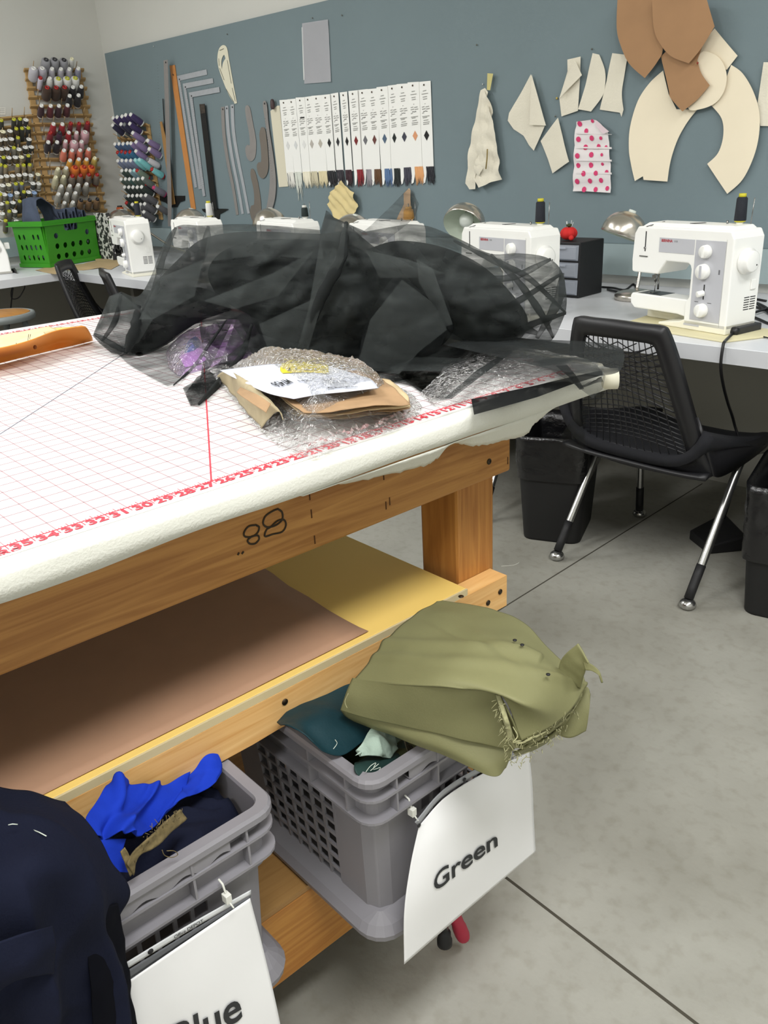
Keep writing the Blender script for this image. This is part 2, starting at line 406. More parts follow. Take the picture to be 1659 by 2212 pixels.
# screws
M_scr = mat('screw', rgb(58, 46, 30), .4, .6)
def screw(px, py, X=-.030, par=tb, r=.0048):
    p = tabx(X, px, py); MB().cyl(p-TN*.001, p+TN*.0012, r, seg=12).build('screw', M_scr, par, world=True)
for q in [(1056, 997), (615, 1516), (1080, 1278), (1054, 1302), (855, 0)][:4]: screw(*q)
p = tabz(SZ+.0125, 996, 1289); MB().cyl(p, p+Vector((0, 0, .001)), .0045, seg=12).build('screw', M_scr, tb, world=True)
# nail slits along the apron
for q in [(1097, 995), (829, 1028), (669, 1071), (842, 1083), (834, 1092), (673, 1110), (680, 1166)]:
    a = unT(tabx(-.0296, *q)); TMB().tbox((-.030, a.y-.0009, a.z-.006), (-.0295, a.y+.0009, a.z+.006)).build('nail_slit', mat('slit', rgb(80, 48, 20), .9), tb, world=True)
# pencilled 88 with inch mark, written upside down in marker
def marker(loops, name, par, X, m, r=.0009):
    k = MB()
    for lp in loops:
        P = [tabx(X, *q) for q in smooth_poly2(lp)]; k.tube(P, r, 5)
    return k.build(name, m, par, world=True)
def smooth_poly2(lp):
    return [(v.x, v.y) for v in cr_line([(a, b, 0) for a, b in lp], len(lp)*5)]
M_pen = mat('marker_ink', rgb(52, 40, 24), .8)
ox, oy, s = 480, 900, 1659/660.
def c3(L): return [(ox+x/s, oy+y/s) for x, y in L]
marker([c3([(300, 500), (325, 520), (325, 560), (290, 590), (245, 600), (222, 580), (235, 540), (275, 512), (305, 500)]),
        c3([(262, 600), (300, 566), (335, 560), (346, 590), (325, 625), (275, 638), (232, 650), (240, 615), (262, 600)]),
        c3([(185, 590), (200, 600), (192, 630), (160, 652), (122, 650), (120, 625), (145, 595), (185, 588)]),
        c3([(160, 650), (192, 645), (200, 665), (180, 688), (150, 690), (138, 672), (160, 650)]),
        c3([(84, 752), (92, 738)]), c3([(106, 746), (116, 732)])], 'marker_number', tb, -.0295, M_pen, .0013)

# kraft paper on the shelf
kp = TMB(); zz = SZ+.0128
ed = [unT(tabz(zz, *q)) for q in [(585, 1237), (625, 1268), (668, 1292), (712, 1322), (748, 1342), (775, 1356), (820, 1375)]]
rows = []
for k in range(60):
    y0 = None; x = -1.15 + (1.15-.045)*k/59; row = []
    es = sorted(ed, key=lambda q: q.x)
    ye = es[0].y
    if x > es[0].x:
        for a, b in zip(es, es[1:]):
            if a.x <= x <= b.x: ye = a.y+(b.y-a.y)*(x-a.x)/(b.x-a.x)
    if x > es[-1].x: ye = es[-1].y
    for j in range(40):
        y = -2.25 + (ye+2.25)*j/39
        row.append(T(x, y, zz + .0015 + .0018*fbm((x*4, y*4, 1))))
    rows.append(row)
kp.grid(rows); o = kp.build('kraft_paper', mat('kraft', rgb(160, 124, 98), .8, var=.06, vscale=20), world=True, solid=.0004)
tag(o, 'large brown kraft paper sheet lying on the yellow lower shelf', 'paper')

# cutting mat with its printed grid
I = .0254
th_ = MB().tube(cr_line([at(2, .001, *q) for q in [(1083, 1223), (1098, 1222), (1112, 1220), (1122, 1215)]], 16), .0009, 5)
tag(th_.build('thread_scrap', mat('thread_white', rgb(226, 226, 216), .8), world=True), 'white thread scrap on the concrete floor right of the table leg', 'thread')
M_mat = mat('mat_plastic', rgb(222, 221, 220), .42, spec=.3)
cm = thing('cutting_mat', 'white gridded cutting mat with red inch numbers covering the table top', 'cutting mat', T(-.6, -1.1, 0), TA)
TMB().tbox((-1.245, YE+.02, -.001), (.020, .045, .0012)).build('mat_sheet', M_mat, cm, world=True)
gr = TMB(); Z0, Z1 = .00125, .0016
for i in range(0, 48): gr.tbox((-i*I-.0004, -87*I, Z0), (-i*I+.0004, 0, Z1)) if i else None
for j in range(0, 88): gr.tbox((-47*I, -j*I-.0005, Z0), (0, -j*I+.0005, Z1))
gr.build('printed_grid', mat('grid_ink', rgb(172, 138, 142), .6), cm, world=True)
M_red = mat('red_ink', rgb(214, 60, 74), .6)
rd = TMB()
for x in (0, -47*I): rd.tbox((x-.0007, -87*I, Z0), (x+.0007, 0, Z1+.0001))
for y in (0,): rd.tbox((-47*I, y-.0007, Z0), (0, y+.0007, Z1+.0001))
for j in range(0, 87):
    for k in range(1, 8):
        L_ = .008 if k == 4 else .0045 if k % 2 == 0 else .003
        for x, sg in ((0, -1), (-47*I, 1)):
            y = -(j+k/8)*I; a, b = sorted((x, x+sg*L_)); rd.tbox((a, y-.0003, Z0), (b, y+.0003, Z1))
    for x, sg in ((0, 1), (-47*I, -1)):
        a, b = sorted((x, x+sg*.011)); rd.tbox((a, -j*I-.0004, Z0), (b, -j*I+.0004, Z1))
for j in range(1, 47):
    rd.tbox((-j*I-.0004, 0, Z0), (-j*I+.0004, .011, Z1))
# 60 degree line and the long grey diagonal
def stripe(mb, a, b, w, z=Z1+.0002):
    a = Vector(a); b = Vector(b); d = (b-a).normalized(); n = Vector((-d.y, d.x))*w
    mb.prism([T(*(a-n), Z0), T(*(b-n), Z0), T(*(b+n), Z0), T(*(a+n), Z0)], (0, 0, z-Z0))
stripe(rd, (0, -26*I), (-26*I*1.7320, 0), .0010)
rd.build('printed_scale', M_red, cm, world=True)
q1, q2 = unT(tabz(0, 0, 940.2)), unT(tabz(0, 260.2, 770.9)); dd = (q2-q1).normalized()
bl = TMB(); a = q1-dd*.9; b = q1.lerp(q1, 1); t = (-1.15-q1.x)/dd.x if dd.x else 1
e = q1+dd*min(abs(t), 1.4); e = q1 + dd*((0-q1.y)/dd.y) if dd.y > 0 and (q1+dd*((0-q1.y)/dd.y)).x > -1.19 else q1+dd*t
s0 = q1 - dd*((q1.x-(-.0))/dd.x if dd.x < 0 else 0) if False else q1 - dd*.8
s0 = q1 + dd*((0-q1.x)/dd.x) if dd.x else s0
stripe(bl, (s0.x, s0.y), (e.x, e.y), .0006); bl.build('printed_diagonal', mat('grey_ink', rgb(120, 122, 134), .6), cm, world=True)
nm = MB()
for j in range(1, 60):
    if j > 48 and False: break
    vs, fs = txt(str(j), .0215, bold=.0008)
    c = Vector((0, 0))
    x0, y0 = .0098, -(j-.5)*I
    nm.add([T(x0 - 0*v.x - (-v.y)*-1*.68 if False else x0 + (-v.y)*.85, y0 + v.x*1.0, Z1+.0002) for v in vs], fs)
    nm.add([T(-47*I-.0085 + (-v.y)*.62, y0 + v.x, Z1+.0002) for v in vs], fs)
for j in range(1, 47):
    vs, fs = txt(str(j), .0215, bold=.0008)
    nm.add([T(-(j-.5)*I + v.x*1.0, .0085 + v.y*.62, Z1+.0002) for v in vs], fs)
nm.build('printed_numbers', M_red, cm, world=True)
for body, yy in (('1 YARD', -35.55*I), ('1/2 YARD', -17.7*I)):
    vs, fs = txt(body, .014, bold=.0004); MB().add([T(.0175 - v.y*.5, yy + v.x*1.0, Z1+.0002) for v in vs], fs).build('printed_words', M_red, cm, world=True)
# ================================================================== things on the pin board
from mathutils.geometry import delaunay_2d_cdt
def inside(p, poly):
    x, y = p; c = False; n = len(poly)
    for i in range(n):
        x1, y1 = poly[i]; x2, y2 = poly[(i+1) % n]
        if (y1 > y) != (y2 > y) and x < (x2-x1)*(y-y1)/(y2-y1)+x1: c = not c
    return c
def bdist(p, poly):
    best = 1e9; n = len(poly); px, py = p
    for i in range(n):
        x1, y1 = poly[i]; x2, y2 = poly[(i+1) % n]; dx, dy = x2-x1, y2-y1; L = dx*dx+dy*dy
        t = 0 if L == 0 else max(0, min(1, ((px-x1)*dx+(py-y1)*dy)/L)); d = math.hypot(px-x1-t*dx, py-y1-t*dy)
        if d < best: best = d
    return best
def polyfill(poly, step, holes=()):
    # resample boundary
    rings = []
    for P in [poly]+list(holes):
        r = []
        for i in range(len(P)):
            a, b = P[i], P[(i+1) % len(P)]; L = math.hypot(b[0]-a[0], b[1]-a[1]); k = max(1, int(L/step))
            for t in range(k): r.append((a[0]+(b[0]-a[0])*t/k, a[1]+(b[1]-a[1])*t/k))
        rings.append(r)
    vs = []; ed = []
    for r in rings:
        n0 = len(vs); vs += r; ed += [(n0+i, n0+(i+1) % len(r)) for i in range(len(r))]
    nb = len(vs)
    xs = [p[0] for p in poly]; ys = [p[1] for p in poly]; y = min(ys); k = 0
    while y < max(ys):
        x = min(xs)+(step/2 if k % 2 else 0)
        while x < max(xs):
            if inside((x, y), poly) and bdist((x, y), poly) > step*.55 and not any(inside((x, y), h) or bdist((x, y), h) < step*.5 for h in holes): vs.append((x, y))
            x += step
        y += step*.87; k += 1
    V, E_, F, *_ = delaunay_2d_cdt([Vector(v) for v in vs], ed, [], 1, 1e-7)
    F = [f for f in F if not any(inside((sum(V[i].x for i in f)/3, sum(V[i].y for i in f)/3), h) for h in holes)]
    return [(v.x, v.y) for v in V], [list(f) for f in F]
def sm2(pts, k=5): return [(v.x, v.y) for v in smooth_poly(pts, k)]
def cornered(pts, k=6):
    """pts: (x, y) with optional third item 's' for smooth points; straight otherwise"""
    out = []; n = len(pts)
    P = [Vector((p[0], p[1])) for p in pts]; S = [len(p) > 2 for p in pts]
    for i in range(n):
        j = (i+1) % n
        if S[i] or S[j]:
            a = P[(i-1) % n] if S[i] else P[i]*2-P[j]; d = P[(j+1) % n] if S[j] else P[j]*2-P[i]
            if not S[i]: a = P[i]
            if not S[j]: d = P[j]
            for t in range(k): q = catmull(a, P[i], P[j], d, t/k); out.append((q.x, q.y))
        else: out.append(tuple(P[i]))
    return out
def bq(px, off=.001):   # photo point on the board -> (x, z)
    p = at(1, YB-off, px[0], px[1]); return (p.x, p.z)
def sheet(name, px, off, m, label, cat, group=None, th=.0008, curl=0, step=.03, seed=0, holes=(), parent=None, csc=9, flat=False, smooth_curl=None):
    poly = [bq(p, off) for p in px]; hs = [[bq(p, off) for p in h] for h in holes]
    V, F = polyfill(poly, step, hs); mb = MB()
    def y(x, z):
        c = curl*(.5+.5*mn.noise(Vector((x*csc+seed*7.3, z*csc, seed))))
        if smooth_curl: c += smooth_curl(x, z)
        return YB-off-c
    vs = [(x, y(x, z), z) for x, z in V]
    # front faces look towards -y
    F2 = []
    for f in F:
        a, b, c = (Vector((V[i][0], V[i][1], 0)) for i in f[:3]); F2.append(f if (b-a).cross(c-a).z > 0 else f[::-1])
    mb.add(vs, F2, curl > 0)
    o = mb.build(name, m, parent, world=True, solid=th, offset=-1)
    if curl > 0: es = o.modifiers.new('split', 'EDGE_SPLIT'); es.split_angle = .9
    if label: tag(o, label, cat, group)
    return o
def board_tube(mb, pxs, off, r): mb.tube([at(1, YB-off, *p) for p in pxs], r, 6)
M_muslin = mat('muslin', rgb(232, 226, 208), .9, var=.06, vscale=10, bump=.2, bscale=150)
M_cream = mat('cream_paper', rgb(244, 232, 206), .75, var=.03, vscale=6)
M_tan = mat('tan_paper', rgb(172, 132, 94), .75, var=.1, vscale=7)
M_alu = mat('aluminium', rgb(178, 182, 188), .4, .15, var=.08, vscale=30)
M_alud = mat('aluminium_dull', rgb(148, 144, 142), .45, .15, var=.08, vscale=30)
M_ink = mat('black_ink', rgb(40, 38, 38), .7)
M_blackp = mat('black_plastic', rgb(24, 25, 27), .45)
M_pin = mat('pin_metal', rgb(120, 118, 110), .3, .8)
def pin(px, par=None, off=.004, r=.003, m=None, label=None):
    p = at(1, YB-off, *px); mb = MB(); mb.lathe([(r*.3, 0), (r, .001), (r*.8, .003), (r*.2, .0035)], 10, p, (0, -1, 0))
    o = mb.build('pin', m or M_pin, par, world=True)
    if label: tag(o, label, 'pin', 'loose pins stuck in the board')
    return o
def c_(ox, oy, s): return lambda L: [((ox+p[0]/s, oy+p[1]/s)+tuple(p[2:])) for p in L]
A3 = c_(320, 80, 1659/320.); A5 = c_(980, 60, 1659/679.); A8 = c_(560, 180, 1659/420.)
def scaled(name, px, off, m, label, cat, group=None, th=.0015, ticks=None, hole=None, smooth=True):
    px2 = cornered(px) if smooth else [p[:2] for p in px]
    o = sheet(name, px2, off, m, label, cat, group, th=th, step=.08)
    if ticks:
        mb = MB()
        for a, b, n, L in ticks:
            a = Vector(bq(a)); b = Vector(bq(b)); d = (b-a).normalized(); nn = Vector((-d.y, d.x))
            for i in range(n):
                q = a.lerp(b, (i+.5)/n); l = L*(1 if i % 4 == 0 else .5)
                w = d*.0006; mb.add([(v.x, YB-off-th-.0002, v.y) for v in (q-w, q+w, q+w+nn*l, q-w+nn*l)], [(0, 1, 2, 3)])
        mb.build('graduations', M_ink, o, world=True)
    if hole:
        MB().lathe([(.0045, 0), (.0045, .0006)], 12, at(1, YB-off-th-.0001, *hole), (0, -1, 0)).build('hanging_hole', M_ink, o, world=True)
    return o
# tall straightedge and its neighbours
scaled('metal_straightedge', A3([(172, 262), (218, 254), (262, 1880), (256, 2120), (222, 2120), (215, 1700)]), .045, M_alud, 'tallest grey metal straightedge leaning upright near the corner of the board', 'ruler', ticks=[(A3([(176, 300)])[0], A3([(224, 2100)])[0], 60, .012)], hole=A3([(196, 284)])[0], smooth=False)
t1 = thing('wooden_t_square', 'tan wooden T-square hanging upside down behind the tall metal straightedge', 't-square', at(1, YB, 372, 440))
sheet('blade', A3([(130, 950), (150, 945), (200, 1150), (300, 1870), (262, 1880)]), .02, mat('old_wood', rgb(168, 128, 78), .6), None, '', parent=t1, th=.004)
sheet('head', A3([(130, 1778), (405, 1778), (405, 1830), (350, 1850), (320, 1905), (255, 1905), (190, 1850), (130, 1830)]), .008, M_blackp, None, '', parent=t1, th=.008)
t1.children[0]['label'] = 'thin wooden blade'; t1.children[1]['label'] = 'black head'
scaled('metal_ruler', A3([(160, 690), (168, 690), (200, 1200), (188, 1200)]), .012, mat('dark_steel', rgb(50, 50, 52), .4, .6), 'thin dark metal rule peeking out left of the tall straightedge', 'ruler', smooth=False)
scaled('wooden_yardstick', A3([(240, 322), (295, 312), (530, 1925), (482, 1935)]), .006, mat('yardstick', rgb(208, 142, 80), .5, var=.12, vscale=12), 'orange-brown wooden yardstick hanging tilted right of the tall metal straightedge', 'ruler', th=.004, hole=A3([(279, 422)])[0], smooth=False)
# three L-squares
for i, (L, q) in enumerate([([(322, 436), (652, 362), (660, 422), (358, 488), (548, 1680), (520, 1690)], 'leftmost and highest'),
             ([(388, 522), (722, 460), (730, 516), (424, 576), (602, 1700), (566, 1705)], 'middle'),
             ([(456, 622), (794, 558), (802, 618), (494, 674), (640, 1780), (612, 1785)], 'rightmost and lowest')]):
    scaled('l_square', A3(L), .004+.001*i, M_alu, q+' of the three nested silver L-square rulers', 'ruler', 'nested L-square rulers', ticks=[(A3([(L[3][0], L[3][1])])[0], A3([L[4]])[0], 46, .008), (A3([L[0]])[0], A3([L[1]])[0], 18, .008)], hole=A3([(L[0][0]+28, L[0][1]+38)])[0], smooth=False)
# tailor's curve with its slot
fc = [(838, 90, 1), (880, 120, 1), (905, 250, 1), (945, 480, 1), (994, 740), (970, 748), (900, 640, 1), (830, 470, 1), (785, 330, 1), (776, 220, 1), (795, 130, 1)]
o = sheet('french_curve', cornered(A3(fc)), .004, mat('white_plastic', rgb(226, 222, 200), .4), 'white plastic French curve with a crescent slot, pinned high on the board', 'curve ruler', th=.0015,
          holes=[cornered(A3([(850, 200, 1), (866, 240), (838, 290, 1), (826, 362), (818, 300, 1), (826, 240, 1)]))])
mb = MB()
for a, b in [((790, 240), (795, 320)), ((800, 350), (850, 480)), ((870, 580), (960, 730)), ((885, 260), (930, 520)), ((940, 570), (975, 720)), ((800, 150), (845, 130))]:
    board_tube(mb, A3([a, b]), .0062, .0009)
mb.build('curve_scale', M_ink, o, world=True)
# black T-square
t2 = thing('black_t_square', 'black metal T-square hanging head down between the L-squares and curved rules', 't-square', at(1, YB, 463, 470))
sheet('blade', A3([(572, 752), (630, 748), (770, 1930), (710, 1935)]), .016, M_blackp, None, '', parent=t2, th=.003)
sheet('head', cornered(A3([(600, 1925), (875, 1925, 1), (862, 1950, 1), (800, 1985), (795, 2040), (720, 2040), (690, 1990), (620, 1955, 1)])), .006, M_blackp, None, '', parent=t2, th=.008)
sheet('worn_tip', A3([(574, 752), (630, 748), (640, 850), (586, 858)]), .0192, mat('worn_black', rgb(74, 66, 58), .6, var=.5, vscale=60), None, '', parent=t2, th=.0005)
# three long hip curves
for i, (a, b, q) in enumerate([((815, 784), (852, 778), 'leftmost and dullest'), ((860, 774), (896, 768), 'middle'), ((922, 760), (958, 754), 'rightmost')]):
    sx = [(0, 0), (15, 300), (62, 620), (120, 900), (170, 1210)] if i == 0 else [(0, 0), (22, 300), (72, 620), (130, 900), (185, 1210)] if i == 1 else [(0, 0), (16, 300), (66, 600), (128, 900), (190, 1220)]
    Lx = [(a[0]+dx, a[1]+dy, 1) for dx, dy in sx]; Rx = [(b[0]+dx-(dy*.008), b[1]+dy, 1) for dx, dy in sx][::-1]
    Lx[0] = Lx[0][:2]; Lx[-1] = Lx[-1][:2]; Rx[0] = Rx[0][:2]; Rx[-1] = Rx[-1][:2]
    scaled('hip_curve', A3(Lx+Rx), .004, M_alu if i else M_alud, q+' of the three long slender curved metal rules', 'curve ruler', 'long curved metal rules', hole=A3([(a[0]+20, a[1]+25)])[0],
           ticks=[(A3([Lx[2]])[0][:2], A3([Lx[3]])[0][:2], 20, .006)])
def hook(L, off, m, label):
    return scaled('armhole_curve', A3(L), off, m, label, 'curve ruler', 'hook-shaped armhole curves')
hook([(1108, 764, 1), (1140, 800, 1), (1172, 960, 1), (1205, 1140, 1), (1208, 1250, 1), (1195, 1350, 1), (1150, 1392, 1), (1105, 1350, 1), (1088, 1250, 1), (1110, 1208, 1), (1138, 1205, 1), (1130, 1080, 1), (1100, 920, 1), (1086, 800, 1)], .004, M_alud, 'pale grey hook-shaped curve ruler hanging highest of the three hooks')
M_brz = mat('bronze_grey', rgb(122, 114, 106), .45, .15)
hook([(1285, 1010, 1), (1310, 1040, 1), (1330, 1180, 1), (1347, 1400, 1), (1335, 1520, 1), (1290, 1584, 1), (1240, 1550, 1), (1216, 1450, 1), (1235, 1405, 1), (1265, 1390, 1), (1262, 1250, 1), (1245, 1100, 1), (1262, 1020, 1)], .006, M_brz, 'bronze-grey hook-shaped curve ruler beside the long curved rule')
hook([(1170, 1475, 1), (1200, 1520, 1), (1235, 1660, 1), (1262, 1850, 1), (1262, 1990, 1), (1225, 2080, 1), (1170, 2060, 1), (1140, 1960, 1), (1155, 1890, 1), (1185, 1870, 1), (1182, 1720, 1), (1148, 1560, 1), (1150, 1490, 1)], .004, M_brz, 'bronze-grey hook-shaped curve ruler hanging lowest, just above a desk lamp')
scaled('vary_curve', A3([(1302, 714, 1), (1328, 760, 1), (1350, 1000, 1), (1400, 1330, 1), (1430, 1600, 1), (1420, 1800, 1), (1385, 1935), (1320, 1930), (1350, 1760, 1), (1362, 1560, 1), (1345, 1230, 1), (1310, 950, 1), (1284, 760, 1)]), .010, M_alud, 'long broad curved metal rule left of the cream stick', 'curve ruler', ticks=[(A3([(1320, 900)])[0], A3([(1410, 1600)])[0], 24, .008)], hole=A3([(1303, 745)])[0])
# clear plastic sleeve
ps = thing('sheet_protector', 'clear plastic sheet protector pinned alone high on the board', 'plastic sleeve', at(1, YB, 686, 180))
sheet('sleeve', [(653.5, 50.5), (709.5, 42), (716, 176.5), (658.5, 181)], .003, sheer('sleeve_film', rgb(200, 200, 206), .5, .6, .25, .25, 14), None, '', parent=ps, curl=.006, step=.02, csc=14, th=.0004)
sheet('binding_strip', [(651.5, 59), (655, 58), (658, 172), (655.5, 173)], .0045, mat('strip_white', rgb(216, 220, 218), .4), None, '', parent=ps)
for q in [(675, 39), (739, 33), (491, 74), (1030, 97), (332, 100), (1345, 104), (1279, 106), (1043, 182), (1200, 251)]:
    pin(q, r=.0035, m=M_pin if q[0] not in (332, 1043) else mat('clear_pin', rgb(190, 198, 198), .2), label='small loose push pin stuck alone in the blue board')

# ---- sixteen colour cards
tops = [((172, 143), (240, 138)), ((240, 137), (303, 130)), ((310, 122), (380, 118)), ((380, 118), (445, 108)), ((445, 107), (525, 100)), ((528, 100), (597, 92)), ((607, 90), (667, 78)), ((687, 78), (743, 70)), ((760, 67), (832, 58)), ((838, 58), (918, 48)), ((922, 50), (1000, 42)), ((1000, 33), (1088, 24)), ((1095, 20), (1170, 10)), ((1172, 7), (1265, 0)), ((1265, -8), (1355, -14)), ((1358, -12), (1455, -22))]
bots = [((232, 768), (293, 766)), ((300, 766), (360, 765)), ((368, 765), (430, 762)), ((428, 762), (500, 760)), ((500, 760), (575, 758)), ((582, 757), (645, 753)), ((657, 750), (715, 748)), ((735, 749), (792, 747)), ((805, 747), (873, 745)), ((878, 745), (955, 744)), ((955, 744), (1028, 742)), ((1040, 740), (1120, 738)), ((1122, 738), (1197, 735)), ((1200, 732), (1288, 726)), ((1290, 724), (1385, 720)), ((1388, 722), (1483, 720))]
dc = ['palest silver', 'white', 'pale white with black bar', 'stone grey', 'beige', 'jet black', 'charcoal', 'ink black', 'dark red', 'mid grey', 'red-brown', 'steel blue', 'green-black', 'slate', 'peach orange', 'deep black, last on the right']
dcol = [(222, 222, 220), (214, 216, 216), (228, 228, 226), (184, 178, 170), (186, 180, 168), (24, 24, 24), (44, 44, 48), (26, 26, 28), (120, 34, 38), (112, 112, 116), (104, 60, 54), (80, 100, 124), (22, 30, 28), (62, 64, 78), (222, 158, 116), (16, 16, 18)]
tcol = [(232, 230, 222), (216, 220, 210), (238, 232, 210), (206, 198, 170), (224, 212, 174), (18, 20, 26), (44, 40, 48), (52, 18, 30), (136, 18, 30), (152, 146, 152), (96, 62, 30), (88, 118, 160), (20, 30, 30), (62, 62, 76), (226, 166, 110), (22, 24, 34)]
M_card = mat('card_white', rgb(246, 246, 242), .6)
M_text = mat('print_grey', rgb(150, 150, 146), .7)
def bil(q, u, v): # quad corners px: TL, TR, BR, BL
    a = Vector(q[0]).lerp(Vector(q[1]), u); b = Vector(q[3]).lerp(Vector(q[2]), u); c = a.lerp(b, v); return (c.x, c.y)
for i in range(16):
    q = A8([tops[i][0], (tops[i][1][0]+6, tops[i][1][1]), (bots[i][1][0]+5, bots[i][1][1]), bots[i][0]])
    off = .006+.0012*(i % 3) + (.004 if i in (5, 7, 8) else 0)
    t = thing('fiber_sample_card', 'white sample card with %s diamond window in the card row' % ('a '+dc[i] if i != 15 else 'a deep black'), 'sample card', at(1, YB, *bil(q, .5, 1)), 0, 'row of white fibre sample cards')
    if i == 15: t['label'] = 'white sample card with black diamond at the right end of the card row'
    sheet('card', q, off, M_card, None, '', parent=t, th=.0012, step=.2)
    r = lambda u, v: bil(q, u, v)
    sheet('diamond_window', [r(.5, .565), r(.72, .625), r(.5, .685), r(.28, .625)], off+.0014, mat('diamond_%d' % i, rgb(*dcol[i]), .7), None, '', parent=t, th=.0003, step=.2)
    mb = MB()
    def line(u0, u1, v, w=.0028):
        a, b = r(u0, v), r(u1, v-.006); p0, p1 = at(1, YB-off-.0016, *a), at(1, YB-off-.0016, *b); z = Vector((0, 0, w))
        mb.add([p0, p1, p1+z, p0+z], [(0, 1, 2, 3)])
    for v, a, b in [(.115, .33, .62), (.15, .22, .75), (.185, .3, .66), (.21, .32, .66), (.265, .44, .5), (.30, .2, .42), (.30, .5, .8), (.325, .2, .5), (.325, .55, .85), (.37, .2, .35), (.41, .2, .8), (.425, .25, .6), (.455, .3, .7), (.48, .25, .8), (.50, .25, .75)]:
        line(a, b, v)
    mb.build('printed_text', M_text, t, world=True)
    mb = MB(); a0 = .30+.01*(i % 3)
    P = [at(1, YB-off-.0018, *r(a0+.35*k/14, .345+.012*mn.noise(Vector((k*1.3, i, 0))))) for k in range(15)]
    mb.tube(P, .0009, 4); mb.build('handwritten_name', M_ink, t, world=True)
    if i == 2: sheet('black_bar', [r(.3, .262), r(.8, .258), r(.8, .276), r(.3, .28)], off+.0016, M_ink, None, '', parent=t, th=.0003, step=.2)
    pn = pin(r(.45, .04), t, off+.001, .0042, mat('pin_brown', rgb(84, 72, 60), .4, .5))
    # fibre tuft below
    mb = MB(); rr = random.Random(i)
    side = i >= 5
    for k in range(26):
        u = rr.uniform(.08, .92) if not side else rr.uniform(.4, 1.0) if i > 7 else rr.uniform(.05, .9)
        l = rr.uniform(.15, .21) + (.22*rr.random() if i == 1 and k % 3 == 0 else 0)
        p0 = at(1, YB-off+.002-rr.uniform(0, .004), *r(u, .985)); p1 = at(1, YB-off+.001, *r(u+rr.uniform(-.05, .12), 1.0+l*.55)); p2 = at(1, YB-.004-rr.uniform(0, .004), *r(u+rr.uniform(-.12, .22), 1.0+l))
        mb.tube([p0, p1, p2], [.0034, .0030, .0008], 5)
    mb.build('fiber_tuft', mat('fiber_%d' % i, rgb(*tcol[i]), .9, sheen=.3), t, world=True)
    if side:  # white hook the fibres are tied in
        sheet('hook', [r(.05, .99), r(.42, .99), r(.34, 1.10), r(.22, 1.17), r(.05, 1.185)], off-.0005, M_card, None, '', parent=t, th=.0008, step=.2)

# cream stick held by a clip, left of the cards
cs = thing('covered_stick', 'cream cloth-covered stick held by a dark clip at the left end of the card row', 'stick', at(1, YB, 610, 405))
sheet('stick', A8([(95, 235), (155, 190), (172, 190), (245, 880), (168, 886)]), .004, mat('stick_cream', rgb(220, 214, 192), .8), None, '', parent=cs, th=.012)
mb = MB(); a, b = at(1, YB-.02, *A8([(110, 135)])[0]), at(1, YB-.02, *A8([(116, 222)])[0]); mb.tube([a, a.lerp(b, .2), b.lerp(a, .2), b], [.006, .011, .012, .008], 10)
mb.build('clip', mat('clip_brown', rgb(70, 52, 54), .5), cs, world=True)

# ---- muslin pieces and patterns
def cl(L): return [p[:2] for p in L]
o = thing('hanging_muslin', 'long rumpled muslin strip hanging from a yellow tag left of the muslin diamonds', 'fabric', at(1, YB, 1048, 408))
sheet('tag', A5([(178, 240), (208, 242), (192, 330), (175, 328)]), .02, mat('tag_yellow', rgb(204, 194, 130), .7), None, '', parent=o)
sheet('back_fold', A5([(152, 330), (178, 318), (195, 340), (150, 560), (135, 700), (125, 850), (92, 852), (72, 820), (85, 740), (90, 640), (120, 500)]), .006, M_muslin, None, '', parent=o, curl=.03, step=.012, csc=18, seed=3)
sheet('middle_fold', A5([(172, 330), (198, 380), (216, 450), (190, 560), (186, 620), (190, 700), (150, 780), (120, 760), (125, 690), (140, 560)]), .014, M_muslin, None, '', parent=o, curl=.03, step=.012, csc=22, seed=5)
sheet('front_fold', A5([(192, 400), (218, 455), (244, 628), (262, 800), (220, 812), (150, 842), (118, 800), (122, 735), (158, 640), (166, 560)]), .010, M_muslin, None, '', parent=o, curl=.04, step=.012, csc=20, seed=9)
mb = MB(); board_tube(mb, A5([(178, 640), (176, 690), (170, 745)]), .046, .003); mb.build('twisted_cord', mat('cord_tan', rgb(150, 132, 84), .8), o, world=True)
sheet('muslin_diamond', A5([(414, 246), (490, 518), (428, 648), (400, 620), (370, 570), (320, 535), (292, 490), (300, 450), (325, 405)]), .004, M_muslin, 'large muslin diamond with a folded-over flap, right of the hanging strip', 'fabric', curl=.016, step=.02, csc=8)
sheet('muslin_flap', A5([(414, 246), (490, 516), (402, 512)]), .022, M_muslin, None, '', parent=bpy.data.objects['muslin_diamond'], curl=.008, step=.02, seed=4)
sheet('muslin_square', A5([(556, 474), (616, 706), (526, 768), (500, 690), (462, 598)]), .006, M_muslin, 'small tilted muslin square below right of the muslin diamond', 'fabric', curl=.016, step=.02, seed=2)
o = sheet('muslin_strip', A5([(606, 168), (674, 152), (672, 236), (662, 438), (572, 468), (562, 370), (606, 230)]), .004, M_muslin, 'left muslin piece of the top row of three, its corner folded across', 'fabric', 'top row of muslin pieces', curl=.012, step=.02, seed=6)
sheet('folded_corner', A5([(642, 168), (680, 250), (562, 372), (598, 260)]), .02, M_muslin, None, '', parent=o, curl=.01, step=.02, seed=8)
o = sheet('muslin_strip', cornered(A5([(738, 134), (772, 142), (800, 220, 1), (804, 290, 1), (790, 360, 1), (732, 442), (664, 430), (700, 300)])), .004, M_muslin, 'middle muslin piece of the top row of three, rounded on its right side', 'fabric', 'top row of muslin pieces', curl=.012, step=.02, seed=7)
